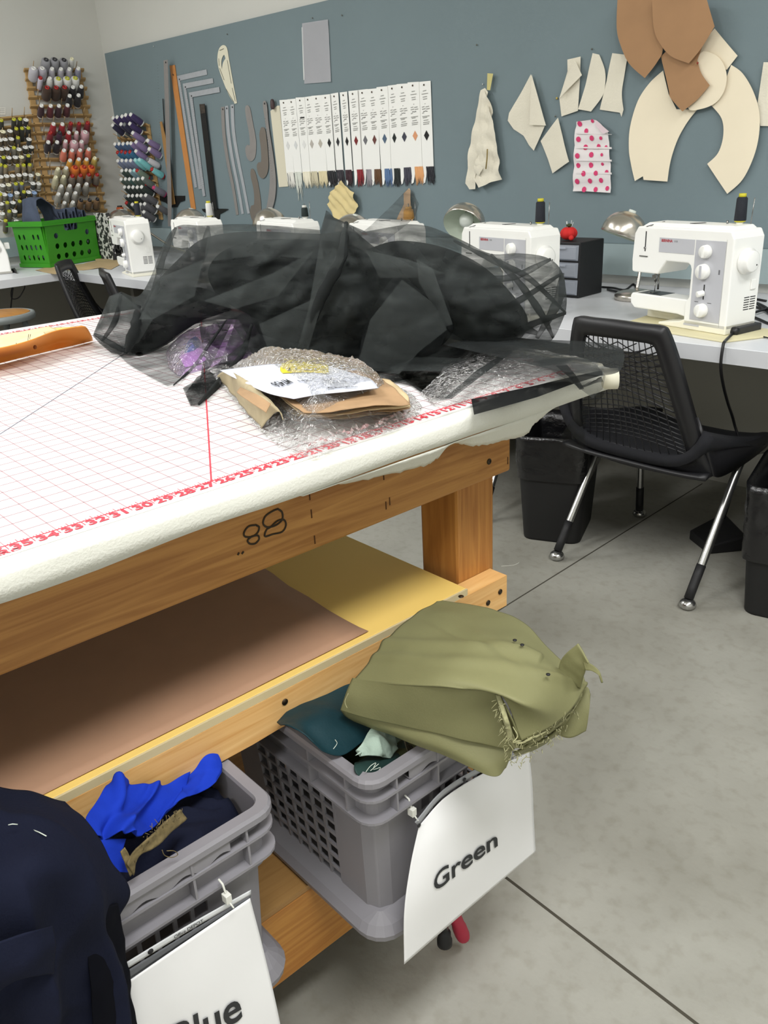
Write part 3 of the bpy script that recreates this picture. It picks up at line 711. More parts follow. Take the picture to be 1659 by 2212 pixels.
o = sheet('muslin_strip', cornered(A5([(840, 134), (922, 144), (905, 250, 1), (892, 340, 1), (900, 432), (888, 470), (880, 448), (775, 432), (812, 280)])), .004, M_muslin, 'right muslin piece of the top row of three, narrow-waisted, beside the tan paper', 'fabric', 'top row of muslin pieces', curl=.012, step=.02, seed=8)
sheet('muslin_strip', A5([(1640, 182), (1700, 182), (1700, 520), (1622, 518), (1605, 400)]), .004, M_muslin, 'muslin piece cut off by the right edge of the photo', 'fabric', curl=.008, step=.02)
pin(A5([(545, 372)])[0], r=.005, m=mat('pin_gold', rgb(190, 170, 90), .4), label='brass push pin left of the folded muslin strip')
# polka-dot piece
pd = sheet('polka_dot_fabric', A5([(656, 496), (745, 484), (762, 490), (822, 548), (826, 580), (836, 770), (836, 870), (700, 862), (636, 862), (646, 620), (648, 540)]), .006, mat('dot_white', rgb(232, 226, 226), .9), 'white fabric with pink polka dots pinned in pleats on the board', 'fabric', curl=.012, step=.015, csc=14,
           smooth_curl=lambda x, z: .008*abs(math.sin(z*42)))
dots = [(676, 507, 13), (712, 544, 12), (745, 492, 9), (672, 588, 13), (743, 582, 13), (792, 582, 9), (706, 630, 13), (775, 626, 12), (816, 628, 8), (669, 675, 13), (740, 669, 13), (797, 669, 8), (668, 726, 12), (736, 724, 13), (797, 719, 8), (700, 768, 13), (765, 766, 12), (821, 760, 10), (665, 810, 13), (733, 807, 12), (791, 804, 12), (699, 852, 13), (760, 852, 12), (822, 846, 11)]
M_dot = mat('dot_pink', rgb(212, 62, 112), .8); mb = MB()
for x, y, r in dots:
    ct_ = []
    for k in range(16): ct_.append(A5([(x+r*math.cos(k*PI/8)*.9, y+r*1.12*math.sin(k*PI/8))])[0])
    p = [bq(a) for a in ct_]; zc_ = sum(b for a, b in p)/16; xc_ = sum(a for a, b in p)/16
    cv = .006+.012*(.5+.5*mn.noise(Vector((xc_*14, zc_*14, 0))))
    mb.add([(a, YB-.006-.012*(.5+.5*mn.noise(Vector((a*14, b*14, 0))))-.008*abs(math.sin(b*42))-.0022, b) for a, b in p]+[(xc_, YB-cv-.008*abs(math.sin(zc_*42))-.0022, zc_)], [(i, (i+1) % 16, 16) for i in range(16)])
mb.build('pink_dots', M_dot, pd, world=True)
sheet('turned_corner', A5([(752, 486), (822, 548), (790, 560), (752, 515)]), .03, mat('dot_back', rgb(226, 206, 212), .9), None, '', parent=pd, curl=.008, step=.02)
for k, v in enumerate((552, 628, 694, 762)):
    sheet('pleat_edge', A5([(648, v), (832, v+(2 if k else 10)), (834, v+12), (646, v+8)]), .0215, MATS['dot_white'], None, '', parent=pd, th=.002, step=.05)
# cream paper pattern: two arcs, a circle, a slip
o = sheet('paper_pattern_arc', cornered(A5([(1112, 226), (1040, 290, 1), (975, 385, 1), (935, 520, 1), (930, 640, 1), (945, 730, 1), (964, 808), (1006, 783), (1010, 802), (1134, 811), (1150, 700, 1), (1185, 590, 1), (1235, 500, 1), (1288, 432), (1180, 430), (1140, 350)])), .006, M_cream, 'left arm of the big cream paper horseshoe pattern', 'paper pattern', curl=.014, step=.04, csc=4)
mb = MB(); board_tube(mb, A5([(1006, 783), (1025, 700), (1060, 600), (1100, 520), (1150, 440)]), .012, .0006)
o = sheet('paper_pattern_arc', cornered(A5([(1470, 196), (1530, 240, 1), (1585, 330, 1), (1618, 440, 1), (1618, 560, 1), (1590, 680, 1), (1530, 800, 1), (1448, 876), (1342, 718), (1400, 660, 1), (1428, 570, 1), (1420, 480, 1), (1365, 410), (1430, 300)])), .006, M_cream, 'right arm of the big cream paper horseshoe pattern, ending in a point', 'paper pattern', curl=.014, step=.04, csc=4, seed=3)
o = sheet('paper_slip', A5([(1380, 4), (1502, 148), (1445, 222), (1300, 140), (1330, 60)]), .010, M_cream, 'cream paper slip sticking out right behind the tan paper patterns', 'paper pattern', curl=.01, step=.04)
o = sheet('paper_circle', cornered(A5([(1300, 140, 1), (1370, 136, 1), (1420, 180, 1), (1442, 250, 1), (1430, 330, 1), (1385, 395, 1), (1310, 428, 1), (1240, 425, 1), (1250, 300, 1)])), .022, M_cream, 'cream paper disc between the tan patterns and the horseshoe pattern', 'paper pattern', curl=.008, step=.04, csc=4)
# tan paper patterns
sheet('tan_pattern_piece', cornered(A5([(1100, 150), (1105, 180), (1140, 330, 1), (1150, 370, 1), (1212, 442), (1290, 380, 1), (1356, 304), (1310, 240, 1), (1290, 170), (1320, 90), (1200, 60)])), .030, M_tan, 'lowest tan paper pattern piece, pointed at the bottom', 'paper pattern', 'tan paper pattern pieces', curl=.012, step=.04, csc=6)
sheet('tan_pattern_piece', cornered(A5([(870, -150), (866, 0, 1), (885, 90, 1), (930, 190, 1), (1012, 266), (1080, 180, 1), (1110, 100, 1), (1100, -150)])), .036, M_tan, 'left tan paper pattern piece hanging from the top edge of the photo', 'paper pattern', 'tan paper pattern pieces', curl=.014, step=.04, csc=5, seed=5)
sheet('tan_pattern_piece', cornered(A5([(1050, -150), (1060, 0, 1), (1090, 80, 1), (1150, 150, 1), (1244, 188), (1310, 110, 1), (1382, -6), (1340, -150)])), .056, M_tan, 'right tan paper pattern piece overlapping the other two', 'paper pattern', 'tan paper pattern pieces', curl=.012, step=.04, csc=5, seed=2)
pin(A5([(1288, 186)])[0], r=.004, off=.046, m=mat('pin_red', rgb(140, 50, 30), .4), label='dark red push pin at the tip of the tan patterns')
# folded yellow fabric fan and tan paper cone low on the board
B4 = c_(560, 20, 1659/420.)
o = sheet('yellow_fabric_fan', B4([(738, 1456), (760, 1500), (845, 1560), (850, 1625), (866, 1680), (840, 1738), (820, 1790), (700, 1790), (640, 1740), (606, 1660), (630, 1610), (640, 1560), (700, 1500)]), .006, mat('fan_yellow', rgb(222, 204, 150), .85), 'pale yellow gathered fabric fan pinned under the sample cards', 'fabric', curl=.04, step=.01, csc=16,
          smooth_curl=lambda x, z: .012*abs(math.sin((x*.8+z)*60)))
o = sheet('tan_paper_cone', B4([(1290, 1524), (1305, 1545), (1325, 1740), (1325, 1830), (1180, 1830), (1210, 1740), (1255, 1660), (1250, 1570)]), .008, mat('cone_tan', rgb(206, 172, 136), .8, var=.1, vscale=20), 'tan paper cone pinned low on the board behind the tulle tip', 'paper pattern', curl=.03, step=.02, csc=10)

# ================================================================== thread racks
M_rack = mat('rack_wood', rgb(198, 162, 108), .6, var=.2, vscale=18)
M_peg = mat('peg_wood', rgb(176, 150, 112), .6)
CAPS = {'W': (232, 232, 228), 'Y': (190, 190, 50), 'R': (170, 36, 34), 'K': (30, 30, 32), 'B': (150, 176, 214), 'C': (236, 232, 200), 'A': (170, 220, 220), 'G': (120, 124, 126), 'D': (44, 44, 48), 'P': (190, 60, 110)}
SPM = {}
def spool_meshes(shape, col, cap):
    key = (shape, col, cap)
    if key in SPM: return SPM[key]
    mc = mat('thread_%d_%d_%d' % col, rgb(*col), .7, bump=.4, bscale=220, stretch=(1, 1, 6), sheen=.2)
    mk = mat('cap_'+cap, rgb(*CAPS[cap]), .45)
    if shape == 'cone': body = [(.019, .006), (.0215, .012), (.0205, .04), (.0165, .078), (.0135, .084)]; core = [(.020, .0), (.0195, .006), (.0125, .084), (.0115, .094), (.0075, .095), (.006, .086)]
    elif shape == 'big': body = [(.026, .006), (.029, .014), (.028, .06), (.025, .082), (.018, .086)]; core = [(.022, 0), (.0215, .006), (.014, .086), (.013, .092), (.008, .093), (.007, .084)]
    elif shape == 'slim': body = [(.013, .004), (.0155, .008), (.0145, .078), (.0125, .084)]; core = [(.013, 0), (.012, .004), (.0115, .084), (.0112, .093), (.0065, .094), (.006, .086)]
    else: body = [(.0125, .004), (.0145, .006), (.0145, .040), (.0125, .042)]; core = [(.016, 0), (.016, .003), (.0105, .004), (.0105, .042), (.0165, .043), (.0165, .047), (.006, .0475), (.006, .044)]
    a = MB().lathe(body, 14); b = MB().lathe(core, 14)
    r = []
    for nm_, q, m in (('t', a, mc), ('c', b, mk)):
        me = bpy.data.meshes.new('spool_'+nm_); me.from_pydata([tuple(v) for v in q.v], [], q.f); me.materials.append(m)
        for p in me.polygons: p.use_smooth = True
        r.append(me)
    SPM[key] = r; return r
def spool(tip, axis, shape, col, cap, label, group, L):
    ax = axis.normalized(); base = tip-ax*L
    me = spool_meshes(shape, col, cap)
    o = bpy.data.objects.new('thread_spool', me[0]); COL.objects.link(o)
    o.matrix_world = Matrix.Translation(base) @ ax.to_track_quat('Z', 'Y').to_matrix().to_4x4()
    c = bpy.data.objects.new('spool_core', me[1]); COL.objects.link(c); c.parent = o
    return tag(o, label, 'thread spool', group)
def colname(c):
    names = {'maroon': (60, 24, 34), 'dark red': (124, 28, 38), 'red': (160, 34, 42), 'pink': (214, 170, 178), 'coral': (226, 128, 104), 'yellow': (224, 160, 50), 'pale yellow': (206, 180, 90), 'orange': (222, 118, 30), 'beige': (190, 184, 152), 'grey-brown': (142, 128, 114), 'light grey': (176, 172, 162), 'white': (220, 220, 218), 'dark brown': (56, 36, 26), 'black': (26, 24, 26), 'tan': (150, 116, 76), 'purple': (52, 34, 88), 'teal blue': (44, 104, 140), 'steel blue': (62, 88, 124), 'lavender': (128, 108, 150), 'aqua': (120, 196, 196), 'grey-blue': (116, 126, 150), 'grey-green': (112, 128, 112), 'dark green': (34, 48, 42), 'green-grey': (64, 78, 70), 'charcoal': (84, 84, 88), 'lilac white': (212, 206, 218), 'olive-black': (40, 40, 28), 'olive-brown': (88, 74, 50), 'grey': (120, 116, 106), 'dark grey': (70, 70, 74), 'taupe': (140, 128, 104), 'blue-grey': (110, 118, 130)}
    return min(names, key=lambda k: sum((a-b)**2 for a, b in zip(names[k], c)))
ORD = ['first', 'second', 'third', 'fourth', 'fifth', 'sixth', 'seventh', 'eighth', 'ninth', 'tenth', 'eleventh', 'twelfth', 'thirteenth', 'fourteenth', 'fifteenth', 'sixteenth', 'seventeenth', 'eighteenth']
def rack(rows, conv, plane_ax, plane_val, axis, rackname, L, shape_default):
    for ri, row in enumerate(rows):
        cnt = {}
        for sp in row:
            k = (sp[2], sp[3], sp[4] if len(sp) > 4 else shape_default); cnt[k] = cnt.get(k, 0)+1
        seen = {}
        for sp in row:
            x, y, col, cap = sp[:4]; shp = sp[4] if len(sp) > 4 else shape_default
            px = conv([(x, y)])[0]
            l = {'cone': .095, 'big': .093, 'slim': .094, 'tube': .0475}[shp]
            tip = at(plane_ax, plane_val, *px)
            k = (col, cap, shp); cn = colname(col); capn = {'W': 'white', 'Y': 'yellow', 'R': 'red', 'K': 'black', 'B': 'blue', 'C': 'cream', 'A': 'aqua', 'G': 'grey', 'D': 'dark', 'P': 'pink'}[cap]
            lab = '%s thread %s, %s tip, %s row of %s' % (cn, {'cone': 'cone', 'big': 'wide cone', 'slim': 'slim cone', 'tube': 'tube'}[shp], capn, ORD[ri], rackname)
            if cnt[k] == 1 or True:
                seen[k] = seen.get(k, 0)+1
                if cnt[k] > 1: lab += ', %s of %d' % (ORD[seen[k]-1], cnt[k])
            spool(tip, axis, shp, col, cap, lab, 'thread spools on the '+rackname, l)
# colours
wh, lw_ = (222, 222, 218), (206, 200, 214)
bk_, mr, dr, rd_, pk, co, ye, py_, og, be, gb, lg, tn = (28, 26, 30), (56, 24, 34), (124, 28, 38), (164, 30, 40), (214, 168, 176), (228, 128, 104), (222, 158, 48), (206, 180, 90), (222, 116, 30), (186, 180, 150), (138, 124, 110), (172, 168, 158), (148, 114, 76)
CA = c_(40, 110, 8.295); CC = c_(80, 290, 1659/160.)
rowsA = [[(495, 145, (150, 150, 156), 'D', 'big'), (650, 140, (150, 150, 156), 'D', 'big'), (815, 150, (150, 150, 156), 'D', 'big'), (960, 130, wh, 'C', 'slim')],
 [(275, 300, (190, 188, 196), 'W', 'big'), (430, 300, (176, 172, 182), 'W', 'big'), (605, 305, (176, 172, 182), 'W', 'cone'), (765, 310, (176, 172, 182), 'W', 'cone'), (915, 310, (176, 172, 182), 'W', 'cone'), (1075, 300, (150, 150, 170), 'W', 'cone')],
 [(395, 470, lw_, 'R', 'slim'), (565, 480, wh, 'W', 'cone'), (715, 485, wh, 'Y', 'big'), (875, 480, wh, 'Y', 'big'), (1020, 475, wh, 'Y', 'big')],
 [(515, 645, (62, 40, 26), 'R', 'big'), (680, 645, (62, 40, 26), 'R', 'big'), (830, 640, (62, 40, 26), 'R', 'big'), (980, 635, bk_, 'W', 'cone'), (1130, 625, bk_, 'W', 'cone')],
 [(920, 790, bk_, 'W', 'cone'), (1080, 780, bk_, 'W', 'cone')],
 [(415, 965, mr, 'W'), (580, 970, (96, 30, 38), 'W'), (728, 970, mr, 'W'), (882, 960, (84, 30, 38), 'W')],
 [(630, 1295, rd_, 'W'), (790, 1300, rd_, 'W'), (940, 1285, dr, 'R', 'slim'), (1090, 1290, dr, 'R', 'slim'), (1245, 1275, dr, 'R')],
 [(575, 1450, dr, 'R'), (740, 1450, (70, 34, 60), 'D'), (905, 1450, rd_, 'W'), (1045, 1450, pk, 'W', 'slim'), (1200, 1445, pk, 'W', 'big')]]
rowsA2 = [[(255, 160, (36, 26, 34), 'W'), (455, 160, (36, 26, 34), 'W'), (645, 140, pk, 'W', 'slim'), (840, 160, pk, 'W', 'big'), (1005, 150, pk, 'W')],
 [(610, 345, co, 'W'), (790, 345, co, 'W'), (970, 340, co, 'W'), (1165, 320, co, 'W')],
 [(745, 570, ye, 'W'), (940, 545, ye, 'W'), (1115, 545, ye, 'W'), (1300, 520, py_, 'C')],
 [(475, 760, be, 'C'), (660, 740, be, 'W'), (860, 730, og, 'R', 'big'), (1055, 720, og, 'R', 'big'), (1225, 720, og, 'R', 'big')],
 [(425, 950, (206, 200, 166), 'C'), (605, 935, be, 'C'), (795, 920, gb, 'R'), (975, 905, gb, 'R'), (1165, 890, gb, 'R'), (1350, 890, gb, 'R')],
 [(550, 1150, lg, 'W'), (740, 1140, lg, 'W'), (930, 1120, lg, 'W'), (1115, 1100, lg, 'W')],
 [(485, 1325, lg, 'W'), (675, 1320, lg, 'W'), (865, 1300, lg, 'W')],
 [(620, 1520, (160, 152, 142), 'W', 'slim'), (810, 1510, lg, 'W', 'cone'), (990, 1465, tn, 'D', 'cone'), (1180, 1460, tn, 'D', 'cone'), (1355, 1440, tn, 'D', 'cone')],
 [(750, 1720, lg, 'W', 'cone')]]
AXL = Vector((math.cos(.72), -.12, math.sin(.72)))
PXA = XL + .02 + .095*math.cos(.72) + .02
rack([[tuple(list(CA([(s[0], s[1])])[0])+list(s[2:])) for s in r] for r in rowsA]+[[tuple(list(CC([(s[0], s[1])])[0])+list(s[2:])) for s in r] for r in rowsA2], lambda L: L, 0, PXA, AXL, 'tall wall rack', .095, 'cone')
ol, ob, gy, dg_, tp_, bg_ = (40, 40, 28), (84, 70, 46), (120, 116, 104), (56, 54, 48), (140, 126, 100), (108, 114, 126)
CB_ = c_(0, 240, 1659/240.)
rowsB = [[(20, 125, ol, 'Y', 'slim'), (210, 110, ol, 'Y', 'slim'), (300, 105, ol, 'Y', 'slim'), (390, 125, bk_, 'W')],
 [(45, 300, ob, 'C'), (150, 290, ob, 'W'), (245, 250, (58, 46, 28), 'Y', 'slim'), (330, 245, ol, 'Y', 'slim'), (425, 240, (30, 30, 24), 'Y', 'slim')],
 [(0, 425, ob, 'W'), (75, 415, ob, 'W'), (170, 410, ob, 'W'), (270, 385, (80, 74, 66), 'Y', 'slim'), (435, 415, (34, 38, 36), 'W')],
 [(20, 560, ob, 'W'), (105, 555, ob, 'W'), (210, 535, gy, 'Y', 'slim'), (285, 565, (88, 82, 60), 'W'), (380, 535, ol, 'W'), (470, 530, (36, 38, 34), 'W')],
 [(55, 680, ol, 'Y', 'slim'), (135, 690, ob, 'W'), (230, 685, ob, 'W'), (320, 680, tp_, 'C'), (425, 655, (28, 26, 22), 'Y', 'slim')],
 [(10, 790, gy, 'Y', 'slim'), (80, 810, tp_, 'Y', 'slim'), (265, 800, tp_, 'Y', 'slim'), (355, 795, tp_, 'Y', 'slim'), (445, 790, tp_, 'Y', 'slim')],
 [(15, 975, tp_, 'W'), (100, 965, tp_, 'W'), (190, 960, tp_, 'W'), (285, 950, tp_, 'W'), (375, 940, gy, 'W'), (462, 955, lg, 'W'), (570, 940, gy, 'C')],
 [(40, 1105, gy, 'W'), (130, 1095, gy, 'C'), (240, 1075, bg_, 'Y', 'slim'), (325, 1070, bg_, 'Y', 'slim'), (495, 1075, (62, 66, 64), 'W'), (580, 1080, lg, 'W')],
 [(5, 1230, tp_, 'Y', 'slim'), (70, 1240, gy, 'W'), (155, 1250, bg_, 'B'), (255, 1215, lg, 'W'), (358, 1195, (48, 50, 50), 'Y', 'slim'), (430, 1205, (50, 56, 48), 'W'), (515, 1215, bg_, 'B')],
 [(20, 1380, gy, 'W'), (110, 1355, gy, 'Y', 'slim'), (195, 1360, (60, 64, 56), 'W'), (295, 1335, (66, 66, 60), 'Y', 'slim'), (380, 1335, lg, 'Y', 'slim'), (470, 1330, lg, 'Y', 'slim'), (540, 1320, lg, 'C')],
 [(35, 1525, lg, 'W'), (140, 1485, gy, 'Y', 'slim'), (220, 1490, (96, 96, 84), 'W')],
 [(85, 1625, (100, 94, 70), 'Y', 'slim'), (250, 1640, (120, 124, 118), 'W')]]
AXB = Vector((math.cos(.9), -.06, math.sin(.9)))
rack([[tuple(list(CB_([(s[0], s[1])])[0])+list(s[2:])) for s in r] for r in rowsB], lambda L: L, 0, XL+.07, AXB, 'left wall rack', .0475, 'tube')
pu, tb_, sb, lv, aq, gbl, dgr, ggr, ch = (48, 32, 84), (44, 104, 140), (62, 88, 124), (126, 108, 150), (116, 190, 192), (116, 126, 152), (30, 44, 38), (66, 82, 72), (84, 84, 88)
CD = c_(230, 230, 8.846)
rowsC = [[(110, 205, pu, 'W'), (185, 190, pu, 'W'), (280, 175, pu, 'W'), (350, 150, pu, 'W'), (445, 140, pu, 'W')],
 [(100, 345, (28, 26, 60), 'W'), (260, 325, (28, 26, 60), 'W'), (325, 330, (28, 26, 60), 'G'), (428, 315, pu, 'W')],
 [(485, 490, lv, 'W')],
 [(145, 705, sb, 'W'), (222, 700, sb, 'W'), (300, 700, sb, 'W'), (385, 690, sb, 'W'), (450, 690, lv, 'W'), (548, 665, lv, 'W')],
 [(195, 865, tb_, 'R'), (272, 850, tb_, 'R'), (345, 865, tb_, 'R'), (430, 855, tb_, 'R'), (545, 840, lv, 'W')],
 [(200, 1025, gbl, 'W'), (280, 1020, gbl, 'W'), (360, 1020, gbl, 'W'), (445, 1020, gbl, 'W'), (530, 1010, aq, 'A'), (610, 1005, aq, 'A')],
 [(278, 1215, (44, 62, 54), 'W'), (360, 1205, (44, 62, 54), 'W'), (435, 1215, (120, 150, 160), 'W'), (515, 1210, (120, 150, 160), 'A'), (568, 1210, (110, 126, 110), 'R')],
 [(265, 1380, ggr, 'W'), (345, 1375, ggr, 'W'), (422, 1375, (50, 86, 80), 'W'), (502, 1380, ggr, 'W'), (585, 1375, ggr, 'W'), (675, 1360, (90, 100, 94), 'W')],
 [(330, 1530, dgr, 'W'), (410, 1530, dgr, 'W'), (490, 1530, dgr, 'W'), (572, 1530, dgr, 'W'), (655, 1525, dgr, 'W')],
 [(342, 1700, (22, 34, 30), 'G'), (403, 1695, (22, 34, 30), 'W'), (480, 1695, (22, 34, 30), 'W'), (568, 1690, (22, 34, 30), 'W'), (642, 1690, ch, 'W'), (732, 1685, ch, 'W')],
 [(365, 1830, dgr, 'R'), (478, 1860, ch, 'W'), (550, 1860, ch, 'W'), (630, 1860, ch, 'W'), (712, 1850, ch, 'W')],
 [(620, 2005, ch, 'W'), (697, 2005, ch, 'W')]]
AXC = Vector((-.10, -1.0, .80))
DC_ = .125
rack([[tuple(list(CD([(s[0], s[1])])[0])+list(s[2:])) for s in r] for r in rowsC], lambda L: L, 1, YB-DC_, AXC, 'corner rack', .095, 'cone')
for (x, y, c, k) in [(770, 640, lv, 'W'), (800, 800, lv, 'W'), (770, 1000, (206, 204, 210), 'G'), (850, 1190, aq, 'R'), (885, 1540, (110, 104, 116), 'P'), (960, 1900, ch, 'W'), (740, 1470, (60, 50, 70), 'R')]:
    px = CD([(x, y)])[0]; spool(at(1, YB-.085, *px), Vector((-.02, -.8, .5)), 'cone', c, k, colname(c)+' thread cone, %s tip, beside right post of corner rack' % {'W': 'white', 'G': 'grey', 'R': 'red', 'P': 'pink'}[k]+{640: ', upper one', 800: ', lower one', 1900: ', near the bottom'}.get(y, ''), 'thread spools on the corner rack', .095)
# rack frames: two uprights, a notched slat and a row of pegs per level
def rack_frame(label, loc, ax, val, Lpx, Rpx, nrows, offs, peg):
    t = thing('thread_rack', label, 'thread rack', loc)
    a0, a1 = [at(ax, val, *p) for p in Lpx]; b0, b1 = [at(ax, val, *p) for p in Rpx]
    h = Vector((0, -1, 0)) if ax == 1 else Vector((1, 0, 0))
    for (p, q) in ((a0, a1), (b0, b1)):
        w = (b0-a0).normalized()*.018
        MB().prism([p-w, p+w, q+w, q-w], h*.012).build('upright', M_rack, t, world=True, bevel=.002)
    for r in range(nrows):
        v = (r+.35)/nrows; p = a0.lerp(a1, v); q = b0.lerp(b1, v); d = (q-p).normalized()
        p = p-d*.03; q = q+d*.03; z = Vector((0, 0, .010))
        MB().prism([p+h*.012, p+h*.03+z*1.4, p+h*.03+z*2.4, p+h*.012+z], q-p).build('peg_rail', M_rack, t, world=True, bevel=.0015)
    pm = None
    for r in range(nrows):
        v = (r+.35)/nrows; p = a0.lerp(a1, v)+h*.022; q = b0.lerp(b1, v)+h*.022
        for k in range(5):
            s = p.lerp(q, .08+.84*k/4)+Vector((0, 0, .01))
            if pm is None: pm = MB().cyl((0, 0, 0), peg*.07, .0025, seg=6).build('peg', M_peg, t); o = pm
            else: o = pm.copy(); COL.objects.link(o)
            o.location = s-Vector(loc)
    return t
rack_frame('tall wooden thread rack full of cones on the white side wall', at(0, XL, 140, 460), 0, XL+.001, [(58, 150), (112, 470)], [(168, 150), (222, 470)], 17, 0, AXL.normalized())
rack_frame('wooden rack of small tubes on the white side wall at the left edge', at(0, XL, 40, 470), 0, XL+.001, [(-70, 262), (-40, 500)], [(58, 250), (98, 470)], 12, 0, AXB.normalized())
rack_frame('wooden thread rack in the room corner on the pin board', at(1, YB, 320, 470), 1, YB-.001, [(262, 262), (290, 470)], [(321, 268), (350, 474)], 12, 0, Vector((-.1, -.8, .5)).normalized())
o = MB()
p = [at(0, XL+.001, -3, 232), at(0, XL+.001, 12, 232), at(0, XL+.001, 12, 248), at(0, XL+.001, -3, 248)]
o.prism(p, (.0008, 0, 0)); o = tag(o.build('wall_note', mat('note_paper', rgb(224, 222, 214), .7), world=True), 'small printed paper note on the white wall above the left rack', 'note')
mb = MB()
for k in range(3): a = at(0, XL+.0022, -2, 236+k*4); b = at(0, XL+.0022, 10, 235.5+k*4); mb.add([a, b, b+Vector((0, 0, .002)), a+Vector((0, 0, .002))], [(0, 1, 2, 3)])
mb.build('printed_lines', M_text, o, world=True)
# ================================================================== sewing machines
M_sm = mat('machine_white', rgb(246, 246, 242), .35, spec=.4)
M_smc = mat('machine_cream', rgb(240, 237, 220), .45)
M_gp = mat('panel_grey', rgb(190, 191, 197), .45)
M_st = mat('steel', rgb(150, 150, 148), .25, .9)
M_blk = mat('matte_black', rgb(22, 22, 24), .6)
M_bru = mat('brushed_nickel', rgb(214, 208, 198), .26, .92, var=.3, vscale=5, stretch=(1, 1, .12))
M_bulb = mat('bulb_glass', rgb(226, 232, 224), .2)
M_in = mat('shade_inside', rgb(206, 216, 200), .5)
def machine(loc, rz, label, logo=True):
    t = thing('sewing_machine', label, 'sewing machine', loc, rz, 'sewing machines on the worktop')
    D = .128
    # body: head + arm + column, chamfered top corners
    out = [(-.365, .150), (-.355, .148), (-.262, .148), (-.232, .188), (-.150, .188), (-.142, .182), (-.138, .172), (-.138, .092), (-.146, .082), (-.150, .080), (-.150, .012), (0, .012), (0, .262), (-.012, .283), (-.350, .283), (-.363, .262), (-.368, .185)]
    b = MB(); b.prism([(x, .0, z) for x, z in out], (0, D, 0)); o = b.build('body', M_sm, t, bevel=.006, seg=3)
    # sloped lid on top
    MB().hexa([(-.345, .012, .282), (-.018, .012, .282), (-.018, .118, .282), (-.345, .118, .282), (-.335, .03, .293), (-.026, .03, .293), (-.026, .108, .293), (-.335, .108, .293)]).build('lid', M_sm, t, bevel=.003)
    # free arm bed and base
    MB().prism([(x, .014, z) for x, z in [(-.378, .072), (-.372, .082), (-.15, .082), (-.15, .030), (-.19, .036), (-.36, .036), (-.376, .050)]], (0, .07, 0)).build('free_arm', M_sm, t, bevel=.004)
    MB().prism([(x, 0, z) for x, z in [(-.245, .0), (-.245, .008), (-.165, .020), (-.148, .028), (0, .028), (0, .0)]], (0, D, 0)).build('base', M_smc, t, bevel=.003)
    MB().box((-.36, .075, 0), (-.2, D, .022)).build('rear_base', M_smc, t, bevel=.003)
    # right cover seam
    MB().box((-.0235, -.0006, .02), (-.0225, .0, .26)).build('cover_seam', mat('seam', rgb(196, 196, 190), .6), t)
    # grey panels
    MB().box((-.262, -.0012, .213), (-.132, 0, .255)).build('name_panel', M_gp, t, bevel=.0015)
    MB().box((-.128, -.0012, .030), (-.024, 0, .255)).build('control_panel', M_gp, t, bevel=.0015)
    if logo:
        vs, fs = txt('BERNINA', .0105, bold=.0004, align='LEFT')
        MB().add([(v.x*.95-.254, -.0015, v.y+.2465) for v in vs], fs).build('maker_name', mat('logo_red', rgb(170, 36, 48), .5), t)
        vs, fs = txt('1008', .0075, align='LEFT')
        MB().add([(v.x-.208, -.0015, v.y+.2462) for v in vs], fs).build('model_number', M_gp if False else mat('grey_print', rgb(120, 120, 124), .6), t)
    for (x, z, r, dp) in [(-.087, .225, .0185, .016), (-.090, .170, .0215, .016), (-.083, .062, .0195, .018)]:
        d = MB(); d.lathe([(r*1.02, 0), (r, .003), (r*.96, dp-.002), (r*.9, dp)], 28, (x, -.001, z), (0, -1, 0)); k = d.build('dial', M_sm, t)
        MB().box((x-.003, -.001-dp-.003, z-r*.8), (x+.003, -.001-dp, z+r*.8)).build('dial_grip' if r != .0215 else 'dial_window', M_sm if r != .0215 else M_gp, k)
    MB().box((-.0865, -.0016, .092), (-.0825, -.001, .134)).build('slider_slot', M_blk, t)
    MB().cyl((-.086, 0, .110), (-.094, -.018, .107), .0085, seg=16).build('slider_knob', M_sm, t, bevel=.001)
    for (x, z) in [(-.108, .083), (-.062, .083)]: MB().box((x-.007, -.0016, z), (x+.007, -.001, z+.0012)).build('dial_mark', M_blk, t)
    MB().box((-.041, -.0016, .165), (-.036, -.001, .178)).build('stitch_mark', mat('grey_dark', rgb(110, 110, 116), .6), t)
    # handwheel on the right side
    MB().lathe([(.034, 0), (.036, .004), (.036, .013), (.029, .014), (.029, .026), (.025, .028)], 32, (0, .054, .200), (1, 0, 0)).build('handwheel', M_sm, t)
    MB().cyl((.028, .068, .190), (.029, .068, .190), .002, seg=8).build('wheel_screw', M_blk, t)
    MB().box((0, .088, .118), (.004, .110, .146)).build('light_switch', M_sm, t, bevel=.002)
    v = MB()
    for i in range(6):
        z = .062+.0068*i; v.box((0, .068, z), (.0006, .090, z+.0025)); v.box((0, .094, z), (.0006, .116, z+.0025))
    v.build('side_vents', M_blk, t)
    MB().box((-.148, -.0008, .012), (-.092, -.0002, .017)).build('serial_plate', M_gp, t)
    # thread path, screws on the lid
    MB().box((-.318, -.0008, .212), (-.3145, 0, .270)).build('thread_slot', M_blk, t)
    MB().hexa([(-.318, -.0006, .2835), (-.314, -.0006, .2835), (-.300, .06, .2936), (-.304, .06, .2936), (-.318, -.0004, .2845), (-.314, -.0004, .2845), (-.300, .06, .2946), (-.304, .06, .2946)]).build('thread_groove', M_blk, t)
    MB().lathe([(.0035, 0), (.0035, .0025)], 10, (-.3162, -.001, .222), (0, -1, 0)).build('take_up_lever', M_st, t)
    MB().box((-.336, -.003, .196), (-.304, 0, .199)).build('thread_guide', M_st, t)
    MB().hexa([(-.19, .04, .2935), (-.175, .04, .2935), (-.160, .075, .2935), (-.168, .075, .2935), (-.19, .04, .2945), (-.175, .04, .2945), (-.160, .075, .2945), (-.168, .075, .2945)]).build('lid_mark', M_blk, t)
